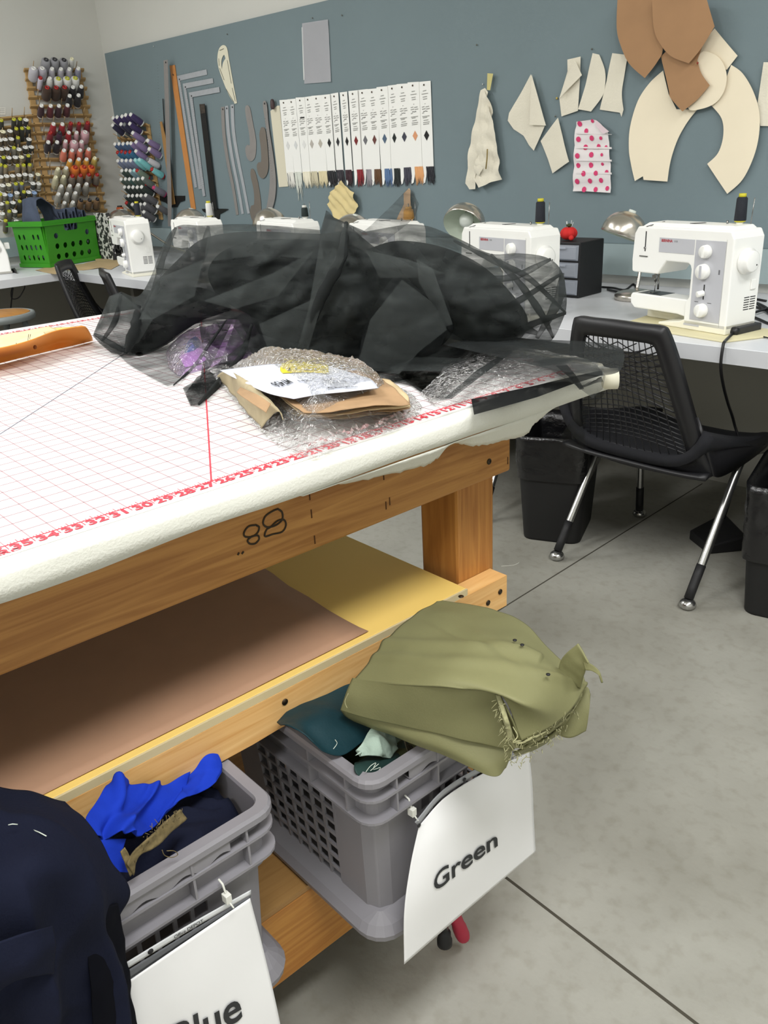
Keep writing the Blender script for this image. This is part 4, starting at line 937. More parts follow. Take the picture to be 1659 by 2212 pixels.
    # needle bar, foot and plate
    n = MB(); n.cyl((-.308, .045, .150), (-.308, .045, .118), .0045, seg=10); n.box((-.316, .038, .128), (-.300, .052, .138)); n.build('needle_clamp', M_st, t)
    n = MB(); n.cyl((-.308, .045, .118), (-.308, .045, .088), .0013, seg=6); n.build('needle', M_st, t)
    n = MB(); n.cyl((-.300, .05, .150), (-.300, .05, .094), .003, seg=8); n.box((-.312, .028, .085), (-.298, .060, .088)); n.hexa([(-.312, .022, .086), (-.306, .022, .086), (-.306, .03, .085), (-.312, .03, .085), (-.312, .022, .089), (-.306, .022, .089), (-.306, .03, .088), (-.312, .03, .088)]); n.build('presser_foot', M_st, t)
    MB().box((-.352, .020, .0818), (-.262, .084, .0828)).build('needle_plate', mat('plate_dark', rgb(84, 86, 90), .3, .6), t)
    # lid spool pins
    MB().cyl((-.060, .092, .29), (-.060, .092, .355), .0018, seg=6).build('spool_pin', M_st, t)
    MB().cyl((-.030, .100, .29), (-.026, .100, .362), .0014, seg=6).build('spool_pin', M_st, t)
    MB().lathe([(.010, 0), (.010, .005), (.004, .008)], 14, (-.060, .092, .292)).build('pin_base', M_sm, t)
    MB().cyl((-.092, .08, .29), (-.092, .08, .302), .003, seg=8).build('bobbin_winder', M_st, t)
    return t
def rotv(x, y, rz): return Vector((x*math.cos(rz)-y*math.sin(rz), x*math.sin(rz)+y*math.cos(rz), 0))
def mplace(px, rz):
    p = at(2, ZC+.275, *px); q = p - rotv(-.365, 0, rz); q.z = ZC; return q
m6loc = at(2, ZC+.0065, 1565, 725); RZ6 = math.radians(-14.3)
m6 = machine(m6loc, RZ6, 'nearest white sewing machine, on a cream mat at the right')
mlist = [((234, 475), -16, 'white sewing machine farthest along the wall, beside the floral print boards'), ((367, 477.5), -12, 'white sewing machine with a white thread spool, second from the far corner'),
         ((552, 481), -12, 'white sewing machine half hidden by tulle, with a dark green spool'), ((750, 486), -12, 'white sewing machine behind the tulle peak, with an ochre spool'),
         ((996, 495), -13, 'white sewing machine left of the black drawer box, with a navy spool')]
mloc = [(m6loc, RZ6)]
for px, a, lab in mlist:
    l = mplace(px, math.radians(a)); dup(m6, l, math.radians(a), lab); mloc.append((l, math.radians(a)))
# cream mat under the nearest machine
o = MB(); P = [rotv(x, y, RZ6)+Vector((m6loc.x, m6loc.y, ZC+.0002)) for x, y in [(-.33, -.075), (.045, -.055), (.10, .16), (-.40, .18)]]
o.prism(P, (0, 0, .006)); tag(o.build('machine_pad', mat('pad_cream', rgb(216, 208, 170), .7), world=True, bevel=.002), 'cream pad lying under the nearest sewing machine', 'pad')
# spools standing on the machines
def stand_spool(base, r, h, col, cap, label, top=(200, 190, 40)):
    me = MB().lathe([(r*.8, .002), (r, .004), (r*.88, h-.004), (r*.7, h)], 18); o = me.build('thread_spool', mat('thread_%d_%d_%d' % col, rgb(*col), .7, bump=.4, bscale=220, stretch=(1, 1, 6)), origin=(0, 0, 0), world=True)
    o.location = base; tag(o, label, 'thread spool')
    MB().lathe([(r*.62, h-.002), (r*.6, h+.009), (r*.3, h+.009), (r*.3, h)], 14).build('spool_core', mat('core_%d_%d_%d' % top, rgb(*top), .5), o)
    MB().lathe([(r*.9, 0), (r*.9, .004)], 14).build('spool_foot', MATS['core_%d_%d_%d' % top], o)
    return o
def onm(i, x=-.060, y=.092, z=.2985): l, a = mloc[i]; return Vector((l.x, l.y, l.z))+rotv(x, y, a)+Vector((0, 0, z))
stand_spool(onm(0), .0165, .066, (26, 30, 40), 'Y', 'navy thread spool with yellow top on the nearest sewing machine')
stand_spool(onm(5), .0165, .066, (26, 30, 40), 'Y', 'navy thread spool with yellow top on the machine left of the drawers')
stand_spool(onm(4), .021, .036, (192, 140, 60), 'Y', 'ochre thread spool on the machine behind the tulle peak', (196, 150, 74))
stand_spool(onm(3), .0155, .040, (24, 40, 40), 'Y', 'dark green thread spool with white ends on a far machine', (214, 214, 208))
stand_spool(onm(2), .0165, .060, (226, 226, 224), 'Y', 'white thread spool with yellow top on the second machine from the corner')
stand_spool(onm(1), .0165, .062, (26, 30, 44), 'Y', 'navy thread spool with yellow top on the farthest machine')
q = at(2, ZC, 262, 520); q = at(1, 1.80, 262, 468); stand_spool(Vector((q.x, 1.80, ZC+.001)), .026, .30, (176, 84, 44), 'Y', 'rust orange thread cone standing behind the farthest machine', (40, 36, 34))

# ================================================================== desk lamps
def lamp(shade_c, base, tilt, face, label, r=.086):
    t = thing('desk_lamp', label, 'desk lamp', (base[0], base[1], ZC+.0003), 0, 'brushed metal desk lamps')
    b = Vector((base[0], base[1], ZC+.0003)); c = Vector(shade_c)
    MB().lathe([(.078, 0), (.078, .016), (.070, .024), (.02, .034), (.0, .034)], 40, b).build('base', M_bru, t, world=True)
    ax = Vector((math.sin(tilt)*math.cos(face), math.sin(tilt)*math.sin(face), -math.cos(tilt)))   # opening direction
    prof = [(r*math.sin(k*PI/2/12), -r*.92*math.cos(k*PI/2/12)) for k in range(13)]
    prof = [(max(.004, a), h+.0) for a, h in prof]+[(r*1.01, .012)]
    inner = [(a*.975, h+.002) for a, h in prof][::-1]
    MB().lathe(prof+[inner[0]], 40, c, ax, cap=False).build('shade', M_bru, t, world=True)
    MB().lathe(inner, 40, c, ax, cap=False).build('shade_lining', M_in, t, world=True)
    MB().lathe([(.003, .006), (.020, .0), (.030, -.018), (.028, -.034), (.014, -.06), (.013, -.08)], 20, c, ax).build('bulb', M_bulb, t, world=True)
    hub = c-ax*.045; side = Vector((.42, .9, 0)).normalized()
    rim = c+side*(r*1.12)+Vector((0, 0, -.02))
    p = cr_line([b+Vector((0, 0, .03)), b.lerp(rim, .5)+Vector((0, 0, -.01)), rim, c+side*r*.7-ax*-.02, hub], 24)
    MB().tube(p, .0065, 10).build('gooseneck', M_bru, t, world=True)
    MB().lathe([(.018, -.04), (.020, -.055), (.012, -.066)], 20, c, ax).build('socket', M_bru, t, world=True)
    return t
def shade_at(Y, px): p = at(1, Y, *px); return (p.x, Y, p.z)
lamp(shade_at(1.70, (1347, 503)), (-.84, 1.72), .38, -PI*.72, 'brushed metal desk lamp whose dome stands left of the nearest machine', .080)
lamp(shade_at(1.66, (1003, 484)), (-1.45, 1.76), .95, -PI*.42, 'brushed metal desk lamp with its opening turned to us, mid worktop')
lamp(shade_at(1.60, (763, 502)), (-1.95, 1.7), .3, PI, 'brushed metal desk lamp just visible behind the tulle peak')
lamp(shade_at(1.60, (583, 486)), (-2.45, 1.7), .2, -PI/2, 'brushed metal desk lamp under the lowest hook-shaped curve ruler')
lamp(shade_at(1.60, (412, 483)), (-3.05, 1.72), .2, -PI/2, 'brushed metal desk lamp below the orange-brown yardstick')
lamp(shade_at(1.66, (263, 481)), (-3.75, 1.78), .2, -PI/2, 'brushed metal desk lamp in front of the corner thread rack')

# ================================================================== black drawer box with pincushion
rzc = math.radians(-2)
A, B_ = at(2, ZC, 1250, 645), at(2, ZC, 1305, 633)
db = thing('drawer_box', 'black three-drawer storage box with clear drawers on the worktop', 'drawer box', (A.x, A.y, ZC))
CW, CD_, CH = .20, .16, .20
x1, y0 = A.x, A.y
MB().box((x1-CW, y0, ZC+.0004), (x1, y0+CD_, ZC+CH)).build('case', M_blk, db, world=True, bevel=.004)
M_clr = sheer('clear_plastic', rgb(196, 202, 214), .6, .6, .2, .1, 20)
for k in range(3):
    z = ZC+.010+k*.062; o = MB(); o.hexa([(x1-CW+.01, y0-.012, z+.006), (x1-.012, y0-.012, z+.006), (x1-.008, y0+.0, z), (x1-CW+.006, y0, z), (x1-CW+.01, y0-.016, z+.052), (x1-.010, y0-.016, z+.052), (x1-.006, y0, z+.056), (x1-CW+.006, y0, z+.056)])
    o = o.build('drawer', M_clr, db, world=True, bevel=.002); MB().box((x1-CW*.75, y0-.024, z+.044), (x1-CW*.25, y0-.0155, z+.050)).build('drawer_lip', M_clr, o, world=True)
pc = thing('pincushion', 'red tomato pincushion with a small strawberry on the black drawer box', 'pincushion', (0, 0, 0))
c = at(2, ZC+CH+.0005, 1218, 541); c = Vector((x1-.085, y0+.05, ZC+CH+.0005)); pc.location = c; R_ = .031
g = []
for i in range(13):
    th = PI*i/12; row = []
    for k in range(49):
        ph = 2*PI*k/48; rr = R_*(1-.10*abs(math.cos(ph*3))**6)*(1+.03*math.sin(th)); row.append((rr*math.sin(th)*math.cos(ph), rr*math.sin(th)*math.sin(ph), R_*.80-R_*.80*math.cos(th)*(1-.12*(math.sin(th) < .3))))
    g.append(row)
M_tom = mat('tomato_red', rgb(206, 36, 34), .8)
MB().grid(g).build('cushion', M_tom, pc)
MB().lathe([(.002, 0), (.011, .004), (.012, .010), (.002, .013)], 6, (0, 0, R_*1.5), (0, 0, 1)).build('leaf_tuft', mat('leaf_green', rgb(60, 70, 40), .8), pc)
MB().lathe([(.001, 0), (.009, .008), (.0095, .016), (.002, .021)], 12, (.022, -.030, .010), (.9, -.3, .2)).build('strawberry', M_tom, pc)
for (dx, dy, h) in [(-.008, 0, .012), (.004, .004, .016), (.012, -.002, .01), (-.002, -.006, .014)]:
    MB().cyl((dx, dy, R_*1.45), (dx*1.6, dy*1.6, R_*1.5+h+.008), .0009, seg=5).build('pin', mat('pin_white', rgb(230, 230, 226), .3), pc)

# ================================================================== cords
M_cord = mat('cord_black', rgb(18, 18, 20), .45)
def cord(pts, label, r=.0032, extra=None, name='power_cord'):
    mb = MB(); mb.tube(cr_line(pts, len(pts)*7), r, 7)
    o = mb.build(name, M_cord, world=True); tag(o, label, 'cord'); return o
def zt(px, py, dz=.004): return at(2, ZC+dz, px, py)
cord([zt(1300, 620), zt(1325, 622), zt(1350, 626), zt(1368, 614), zt(1374, 626), zt(1360, 636), zt(1335, 630), zt(1312, 625), zt(1345, 631, .01), zt(1375, 628)], 'black lamp cord bundled between the drawer box and the nearest machine', .004)
cord([zt(1655, 650), zt(1625, 646), zt(1632, 662), zt(1659, 668), zt(1690, 660), zt(1640, 672, .012), zt(1622, 680), zt(1640, 690), zt(1670, 700), zt(1665, 672, .012), zt(1635, 655, .01), zt(1680, 690)], 'tangle of black cord right of the nearest machine', .0042)
pl = thing('plug', 'black foot-control plug at the lower right of the nearest machine', 'plug', zt(1600, 712, .001))
a, b = zt(1588, 716, .014), zt(1635, 704, .014); d = (b-a).normalized(); s_ = Vector((-d.y, d.x, 0))*.016
MB().prism([a-s_*.7-Vector((0, 0, .012)), b-s_-Vector((0, 0, .012)), b+s_-Vector((0, 0, .012)), a+s_*.7-Vector((0, 0, .012))], (0, 0, .024)).build('plug_body', mat('plug_grey', rgb(46, 46, 48), .5), pl, world=True, bevel=.004)
MB().lathe([(.014, 0), (.014, .012), (.006, .018)], 14, a+d*.004, -d).build('plug_collar', M_cord, pl, world=True)
e = at(1, YF-.006, 1562, 748); f2 = at(1, YF-.012, 1557, 790)
cord([a, zt(1578, 725, .008), at(1, YF+.02, 1566, 740)+Vector((0, 0, .004)), e+Vector((0, 0, .002)), f2, at(1, YF+.03, 1562, 830), at(1, YF+.10, 1572, 870), at(1, YF+.18, 1586, 915), at(1, YF+.22, 1598, 990), at(2, .03, 1560, 1130), at(2, .03, 1530, 1150)], 'black foot-control cord hanging over the worktop edge beside the mesh chair', .0042)
cord([zt(1604, 718), zt(1625, 722), zt(1659, 730), zt(1690, 740)], 'thin black cord running off to the right from the plug', .002)
cord([at(0, XF-.10, 30, 600), at(0, XF-.12, 26, 640), at(0, XF-.2, 22, 680), at(0, XF-.2, 16, 740)], 'black cord hanging under the side worktop', .004)
cord([at(0, XF-.12, 30, 612), at(0, XF-.12, 24, 630), at(0, XF-.12, 26, 645), at(0, XF-.12, 40, 643), at(0, XF-.12, 52, 625), at(0, XF-.12, 54, 612)], 'looped black cord under the side worktop', .003)
cord([zt(268, 590), zt(290, 584), zt(330, 580), zt(380, 584)], 'black cord lying in front of the farthest machine', .003)

# foot control on the floor
q = at(2, 0, 1500, 1170); fp = thing('foot_control', 'black foot pedal lying on the floor behind the right chair leg', 'foot pedal', (q.x, q.y, 0), math.radians(-20))
P = [at(2, 0, *p_) for p_ in [(1488, 1165), (1530, 1198), (1610, 1190), (1560, 1140)]]; Ptop = [p_+Vector((0, 0, h)) for p_, h in zip(P, [.035, .03, .055, .06])]
MB().hexa(P+Ptop).build('pedal_body', M_blk, fp, world=True, bevel=.005)
MB().box((-.02, 0, .0), (.0, .0, .0)) if False else None

# ================================================================== green crate with blue cloth
gcs = .735
ga = at(2, ZC+.003, 109.4, 577.6); gb_ = at(2, ZC+.003, 213, 560); gl = at(2, ZC+.003, 63.5, 570)
dx_ = (gb_-ga).normalized(); dy_ = Vector((-dx_.y, dx_.x, 0))
GW = .40; GD = .24; GH = .265; gang = math.atan2(dx_.y, dx_.x)
gc = thing('file_crate', 'bright green plastic crate full of folded blue cloth', 'crate', ga, gang)
M_grn = mat('crate_green', rgb(62, 150, 34), .45)
def holes_panel(W_, H_, holes, th, nseg=14, slot=None):
    """flat wall in x-z with round holes, thickness th along +y"""
    poly = [(0, 0), (W_, 0), (W_, H_), (0, H_)]; hs = [[(cx+rx*math.cos(2*PI*k/nseg), cz+rz_*math.sin(2*PI*k/nseg)) for k in range(nseg)] for cx, cz, rx, rz_ in holes]
    if slot: hs.append(slot)
    V, F = polyfill(poly, .03, hs); return V, F
hf = [(.075+.0625*k, .045, .0165, .0165) for k in range(5)]+[(.075+.0625*k, .105, .0165, .0165) for k in range(5)]+[(.075, .165, .0165, .0165), (.325, .165, .0165, .0165)]
slot = [(.145, .225), (.147, .195), (.155, .188), (.245, .188), (.253, .195), (.255, .225)]
V, F = holes_panel(GW, GH-.02, hf, .004, slot=slot)
ta = .08
def gwall(V, F, place, name):
    MB().add([place(x, z) for x, z in V], F).build(name, M_grn, gc, solid=.004)
gwall(V, F, lambda x, z: (x, -ta*.0+(-.02*z/GH), z+.01), 'front_panel'); gwall(V, F, lambda x, z: (x, GD+.02*z/GH, z+.01), 'back_panel')
hs_ = [(.04+.04*k, zz, .009, .0165) for k in range(5) for zz in (.045, .105)]+[(.04+.04*k, .165, .009, .0165) for k in (0, 1, 3, 4)]
V, F = holes_panel(GD, GH-.02, hs_, .004)
gwall(V, F, lambda x, z: (-.02*z/GH, x, z+.01), 'side_panel'); gwall(V, F, lambda x, z: (GW+.02*z/GH, x, z+.01), 'side_panel')
def ring(x0, y0, x1, y1, z0, z1, w): return MB().box((x0, y0, z0), (x1, y0+w, z1)).box((x0, y1-w, z0), (x1, y1, z1)).box((x0, y0+w, z0), (x0+w, y1-w, z1)).box((x1-w, y0+w, z0), (x1, y1-w, z1))
ring(-.035, -.035, GW+.035, GD+.035, GH-.028, GH-.022, .02).build('rim_flange', M_grn, gc); ring(-.024, -.024, GW+.024, GD+.024, GH-.022, GH, .006).build('rim', M_grn, gc)
MB().box((.0, .0, 0), (GW, GD, .012)).build('floor_panel', M_grn, gc); ring(-.012, -.012, GW+.012, GD+.012, .0, .022, .012).build('foot_ring', M_grn, gc)
for x, y in ((0, 0), (GW, 0), (0, GD), (GW, GD)): MB().box((x-.006, y-.006, .01), (x+.006, y+.006, GH-.02)).build('corner_post', M_grn, gc)
def gp(x, y, z): return ga + dx_*x + dy_*y + Vector((0, 0, z))
M_blu = mat('slate_blue_cloth', rgb(74, 84, 104), .9, var=.12, vscale=14, bump=.15, bscale=300)
bc = thing('blue_cloth', 'slate blue cloth heaped and folded inside the green crate', 'fabric', gp(.2, .15, .02))
def heap(n, f, mth, par, name, nx=40, ny=40, x0=.015, x1=.385, y0=.01, y1=.225):
    MB().grid([[gp(x0+(x1-x0)*i/nx, y0+(y1-y0)*j/ny, f(i/nx, j/ny)) for j in range(ny+1)] for i in range(nx+1)]).build(name, mth, par, world=True, solid=.003)
heap(0, lambda u, v: .19+.07*(mn.noise(Vector((u*5, v*3, 0))))+.02*math.sin(u*40+3*v), M_blu, bc, 'lower_folds')
G = patch([[gp(.01, .02, .03), gp(.0, .10, .1), gp(.0, .2, .1)], [gp(.01, .02, .26), gp(.01, .10, .27), gp(.03, .2, .26)], [gp(.03, .05, .375), gp(.05, .1, .395), gp(.06, .2, .38)], [gp(.13, .05, .36), gp(.15, .1, .365), gp(.16, .2, .35)], [gp(.17, .03, .26), gp(.19, .1, .28), gp(.2, .2, .25)], [gp(.18, .02, .12), gp(.2, .1, .12), gp(.2, .2, .12)]], 50, 30, amp=.012, sc=14, seed=2)
MB().grid(G).build('tall_fold', M_blu, bc, world=True, solid=.003)
for k in range(7):
    x = .19+.028*k; h = .30+.02*math.sin(k*2.1)
    G = patch([[gp(x, .02, .12), gp(x+.01, .12, .12)], [gp(x-.004, .025, h-.02), gp(x+.008, .13, h-.02)], [gp(x+.010, .03, h), gp(x+.02, .13, h)], [gp(x+.022, .03, h-.02), gp(x+.03, .13, h-.02)], [gp(x+.022, .02, .12), gp(x+.03, .12, .12)]], 20, 10, amp=.006, sc=20, seed=k)
    MB().grid(G).build('standing_fold', M_blu, bc, world=True, solid=.002)
# black binder and floral print board behind the crate
def wbox(p, q, dpt, h, name, m, label, cat, lean=0):
    d = (q-p).normalized(); n = Vector((-d.y, d.x, 0)); vs = [p, q, q+n*dpt, p+n*dpt]
    return tag(MB().hexa(vs+[v+Vector((0, 0, h))+n*lean for v in vs]).build(name, m, world=True, bevel=.002), label, cat)
M_flo = mat('floral_print', rgb(208, 208, 204), .6)
nt = M_flo.node_tree; b = nt.nodes['Principled BSDF']; tc = nt.nodes.new('ShaderNodeTexCoord')
v = nt.nodes.new('ShaderNodeTexVoronoi'); v.inputs['Scale'].default_value = 42; n_ = nt.nodes.new('ShaderNodeTexNoise'); n_.inputs['Scale'].default_value = 60; n_.inputs['Detail'].default_value = 2
ad = nt.nodes.new('ShaderNodeVectorMath'); ad.operation = 'MULTIPLY_ADD'; ad.inputs[1].default_value = (.03, .03, .03)
nt.links.new(tc.outputs['Object'], n_.inputs['Vector']); nt.links.new(n_.outputs['Color'], ad.inputs[0]); nt.links.new(tc.outputs['Object'], ad.inputs[2]); nt.links.new(ad.outputs[0], v.inputs['Vector'])
r = nt.nodes.new('ShaderNodeValToRGB'); r.color_ramp.interpolation = 'CONSTANT'; r.color_ramp.elements[0].color = rgb(50, 50, 52); r.color_ramp.elements[1].color = rgb(206, 206, 202); r.color_ramp.elements[1].position = .56
nt.links.new(v.outputs['Distance'], r.inputs['Fac']); nt.links.new(r.outputs['Color'], b.inputs['Base Color'])
p0, p1 = at(2, ZC, 208, 556), at(2, ZC, 262, 560)
pA = at(2, ZC, 216, 557); 
wbox(at(2, ZC+.001, 208, 558), at(2, ZC+.001, 217, 559), .22, .255, 'black_binder', M_blk, 'thick black binder standing between the green crate and floral boards', 'binder')
wbox(at(2, ZC+.0025, 219, 559.5), at(2, ZC+.0025, 247, 562), .02, .28, 'floral_board', M_flo, 'upright board with black floral print beside the black binder', 'board')
wbox(at(2, ZC+.0025, 249, 556), at(2, ZC+.0025, 300, 562), .015, .20, 'floral_box', M_flo, 'low box with black floral print behind the farthest machine', 'box')
# brown papers on the worktops
def kraft_piece(px, label, z=.0012, seed=0, m='kraft_light'):
    poly = [(p_.x, p_.y) for p_ in (at(2, ZC+z, *q_) for q_ in px)]; V, F = polyfill(poly, .03)
    mb = MB(); mb.add([(x, y, ZC+z+.010*max(0, mn.noise(Vector((x*12, y*12, seed))))) for x, y in V], F)
    tag(mb.build('brown_paper', mat(m, rgb(188, 164, 124), .8, var=.08, vscale=20), world=True, solid=.0006), label, 'paper', 'brown paper on the worktop')
kraft_piece([(76, 584), (100, 577), (180, 570), (215, 562), (232, 566), (228, 578), (180, 584), (134, 583), (120, 593), (105, 590)], 'crumpled brown paper sticking out in front of the green crate')
kraft_piece([(206, 562), (245, 555), (262, 570), (240, 582), (215, 580)], 'brown paper sheet between the crate and the farthest machine', .002, 4)
# partial white machine at the left edge of the photo
qm = at(2, ZC+.001, 26, 590)
om = thing('overlock_machine', 'white overlock machine cut off by the left edge of the photo', 'sewing machine', qm, math.radians(70))
MB().prism([(x, 0, z) for x, z in [(-.30, 0), (0, 0), (.0, .10), (-.012, .16), (-.03, .2), (-.05, .285), (-.30, .285)]], (0, .2, 0)).build('body', M_sm, om, bevel=.008, seg=3)
MB().box((-.008, .06, .13), (.02, .12, .165)).build('side_bracket', M_sm, om, bevel=.003)
MB().lathe([(.02, 0), (.02, .004)], 18, (-.05, -.001, .14), (0, -1, 0)).build('side_knob', M_sm, om)
MB().box((-.29, -.002, -.0), (.004, .202, .012)).build('base_rim', mat('rim_grey', rgb(170, 168, 160), .5), om, bevel=.002)
tag(MB().prism([zt(26, 588, .001), zt(37, 591, .001), zt(33, 586, .001)], (0, 0, .02)).build('cable_end', M_cord, world=True), 'small black cable end beside the overlock machine', 'cord')

# ================================================================== stool
q = Vector((-3.78, .56, 0)); ZS = .60
so = thing('work_stool', 'round stool with wooden seat and grey metal ring at the left edge', 'stool', (q.x, q.y, 0))
M_gm = mat('stool_grey', rgb(128, 134, 134), .5, .2)
MB().lathe([(.0, .018), (.155, .018), (.160, .024), (.150, .030), (0, .030)], 48, (0, 0, ZS)).build('seat', wood('stool_wood', rgb(178, 126, 58), rgb(150, 100, 42), axis='X'), so)
MB().lathe([(.162, -.008), (.178, -.004), (.182, .012), (.178, .026), (.163, .030), (.160, .02)], 48, (0, 0, ZS)).build('seat_ring', M_gm, so)
for k in range(4):
    an = PI/4+k*PI/2+.2; a = Vector((math.cos(an)*.12, math.sin(an)*.12, ZS-.006)); b_ = Vector((math.cos(an)*.21, math.sin(an)*.21, 0)); MB().cyl(a, b_, .014, seg=12).build('leg', M_gm, so)
MB().tube([(math.cos(2*PI*k/40)*.185, math.sin(2*PI*k/40)*.185, .2) for k in range(41)], .008, 8).build('foot_ring', M_gm, so)

# ================================================================== mesh chairs
M_shell = mat('chair_black', rgb(26, 26, 29), .42)
M_seatf = mat('seat_fabric', rgb(17, 18, 24), .9)
M_chr = mat('chrome_leg', rgb(186, 186, 184), .22, .95)
def bpt(u, v):  # backrest surface, u -1..1, v 0 (bottom)..1 (top)
    hw = .238 - .088*max(0, min(1, v))**.85 + .012*math.sin(v*PI)
    z = .395+.435*v; y = -.205 - .125*v + .035*(u*u)*(1-v*.6) - .012*math.sin(v*PI)
    return Vector((u*hw, y, z))
def chair(loc, rz, label):
    t = thing('mesh_chair', label, 'chair', loc, rz, 'black mesh-back chairs')
    # frame ring
    ring_ = []
    ou, oi = [], []
    U = 1.0
    path = [(-1, .0), (-1, .2), (-1, .4), (-1, .6), (-1, .8), (-.97, .96), (-.88, 1.0), (-.5, 1.005), (0, 1.01), (.5, 1.005), (.88, 1.0), (.97, .96), (1, .8), (1, .6), (1, .4), (1, .2), (1, 0), (.6, -.03), (0, -.04), (-.6, -.03)]
    inn = [(-.80, .11), (-.81, .22), (-.79, .4), (-.76, .6), (-.73, .75), (-.70, .86), (-.62, .885), (-.4, .89), (0, .893), (.4, .89), (.62, .885), (.70, .86), (.73, .75), (.76, .6), (.79, .4), (.81, .22), (.80, .11), (.5, .085), (0, .075), (-.5, .085)]
    def dense(L): return [(v.x, v.y) for v in smooth_poly(L, 4)]
    o_, i_ = dense(path), dense(inn); n = len(o_); fw, bw = [], []
    rows = [[bpt(*a)+Vector((0, -.010, 0)) for a in o_], [bpt(*[(x+y)/2 for x, y in zip(a, b)])+Vector((0, -.016, 0)) for a, b in zip(o_, i_)], [bpt(*b)+Vector((0, -.010, 0)) for b in i_], [bpt(*b)+Vector((0, .008, 0)) for b in i_], [bpt(*a)+Vector((0, .010, 0)) for a in o_]]
    fr = MB(); vs = [p for r_ in rows for p in r_]; m_ = n
    fs = [(a*m_+k, a*m_+(k+1) % m_, ((a+1) % 5)*m_+(k+1) % m_, ((a+1) % 5)*m_+k) for a in range(5) for k in range(m_)]
    fr.add(vs, fs, True); fr.build('back_frame', M_shell, t)
    # woven net: fanned verticals and bowed horizontals
    nt_ = MB()
    def inn_w(v): return .80-.09*v/.88*(1.0)
    for k in range(15):
        s_ = -1+2*k/14; pts = []
        for j in range(15):
            v = .08+.81*j/14; w = inn_w(v)
            u = s_*w + .0; f = .35*math.sin(PI*min(1, v/.9))*s_*(1-abs(s_))*-1.2
            pts.append(bpt(u+f*.5, v)+Vector((0, -.001, 0)))
        nt_.tube(pts, .0016, 4, smooth=False)
    for k in range(21):
        v0 = .085+.80*(k/20)**1.2; pts = []
        for j in range(13):
            s_ = -1+2*j/12; bow = (.07 if v0 < .5 else .07-.16*(v0-.5)/.4)*(1-s_*s_)
            v = min(.885, max(.08, v0+bow*(1 if v0 > .12 else 0))); pts.append(bpt(s_*inn_w(v), v)+Vector((0, .001, 0)))
        nt_.tube(pts, .0020, 4, smooth=False)
    for sg in (-1, 1):
        for k in range(6):
            v0 = .60+.30*k/5; pts = []
            for j in range(9):
                s_ = -1+2*j/8; v = v0+sg*s_*.13-.03
                if .40 < v < .885: pts.append(bpt(s_*inn_w(v), v)+Vector((0, .0, 0)))
            if len(pts) > 2: nt_.tube(pts, .0016, 4, smooth=False)
    nt_.build('back_net', M_shell, t)
    # seat pan with upturned sides
    G = []
    for i in range(25):
        s_ = -1+2*i/24; row = []
        for j in range(21):
            w = j/20; y = -.235+.49*w; hw = .245 - .03*max(0, w-.7)/.3 - .0*w
            z = .415+.02*abs(s_)**3 + .09*abs(s_)**6*(1-w)**2.2 - .035*max(0, w-.75)**2/.0625 + .012*math.cos(w*PI)
            row.append(Vector((s_*hw*(1-.25*max(0, w-.85)/.15*abs(s_)), y, z)))
        G.append(row)
    MB().grid(G).build('seat', M_seatf, t, solid=.03)
    # shell under the seat joining the frame
    G = []
    for i in range(25):
        s_ = -1+2*i/24; row = []
        for j in range(9):
            w = j/8; hw = .246-.06*w; row.append(Vector((s_*hw, -.245+.02*abs(s_)**4+w*.30+.0, .415-.05*math.sin(w*PI/2)*(1-abs(s_)**4)-.012)))
        G.append(row)
    MB().grid(G).build('seat_shell', M_shell, t, solid=.012)
    for sx in (-1, 1):
        up = cr_line([bpt(sx, .42)+Vector((0, .004, 0)), bpt(sx, .22)+Vector((0, .035, 0)), (sx*.240, -.05, .462), (sx*.241, .08, .446), (sx*.225, .20, .432), (sx*.19, .262, .415)], 24)
        lo = cr_line([bpt(sx, .10), bpt(sx, .0)+Vector((0, .01, -.005)), (sx*.243, -.06, .388), (sx*.240, .07, .398), (sx*.225, .19, .408), (sx*.19, .258, .405)], 24)
        MB().grid([[a, a.lerp(b, .5)+Vector((sx*.004, 0, 0)), b] for a, b in zip(up, lo)]).build('side_wing', M_shell, t, solid=.014)
    for sx in (-1, 1):
        rear = cr_line([(sx*.240, -.24, .03), (sx*.238, -.13, .20), (sx*.235, -.03, .355), (sx*.225, .02, .385), (sx*.215, .06, .39)], 24)
        front = cr_line([(sx*.240, .24, .03), (sx*.238, .225, .20), (sx*.232, .205, .345), (sx*.222, .16, .385), (sx*.215, .06, .39)], 24)
        for pth, sg in ((rear, -1), (front, 1)):
            l = MB(); l.tube(pth[2:], .0125, 14); l = l.build('leg', M_chr, t)
            MB().tube(pth[:4], .0138, 14).build('leg_sleeve', M_blk, l)
            MB().lathe([(.012, .03), (.022, .022), (.026, .012), (.020, .003), (.010, .0)], 20, (sx*.240, sg*.243, 0)).build('glide', M_chr, l)
    MB().tube([(-.215, .06, .388), (.215, .06, .388)], .012, 10).build('cross_tube', M_chr, t)
    return t
ch = chair(Vector((-.44, 1.265, 0)), math.radians(-4), 'black mesh-back chair with silver legs in front of the nearest machine')
dup(ch, Vector((-3.68, 1.25, 0)), math.radians(-40), 'leftmost black mesh-back chair, its back edge in front of the green crate')
dup(ch, Vector((-3.10, 1.19, 0)), math.radians(-22), 'black mesh-back chair in front of the farthest machine')
dup(ch, Vector((-1.35, 1.35, 0)), math.radians(6), 'black mesh-back chair mostly hidden behind the table corner, legs visible')

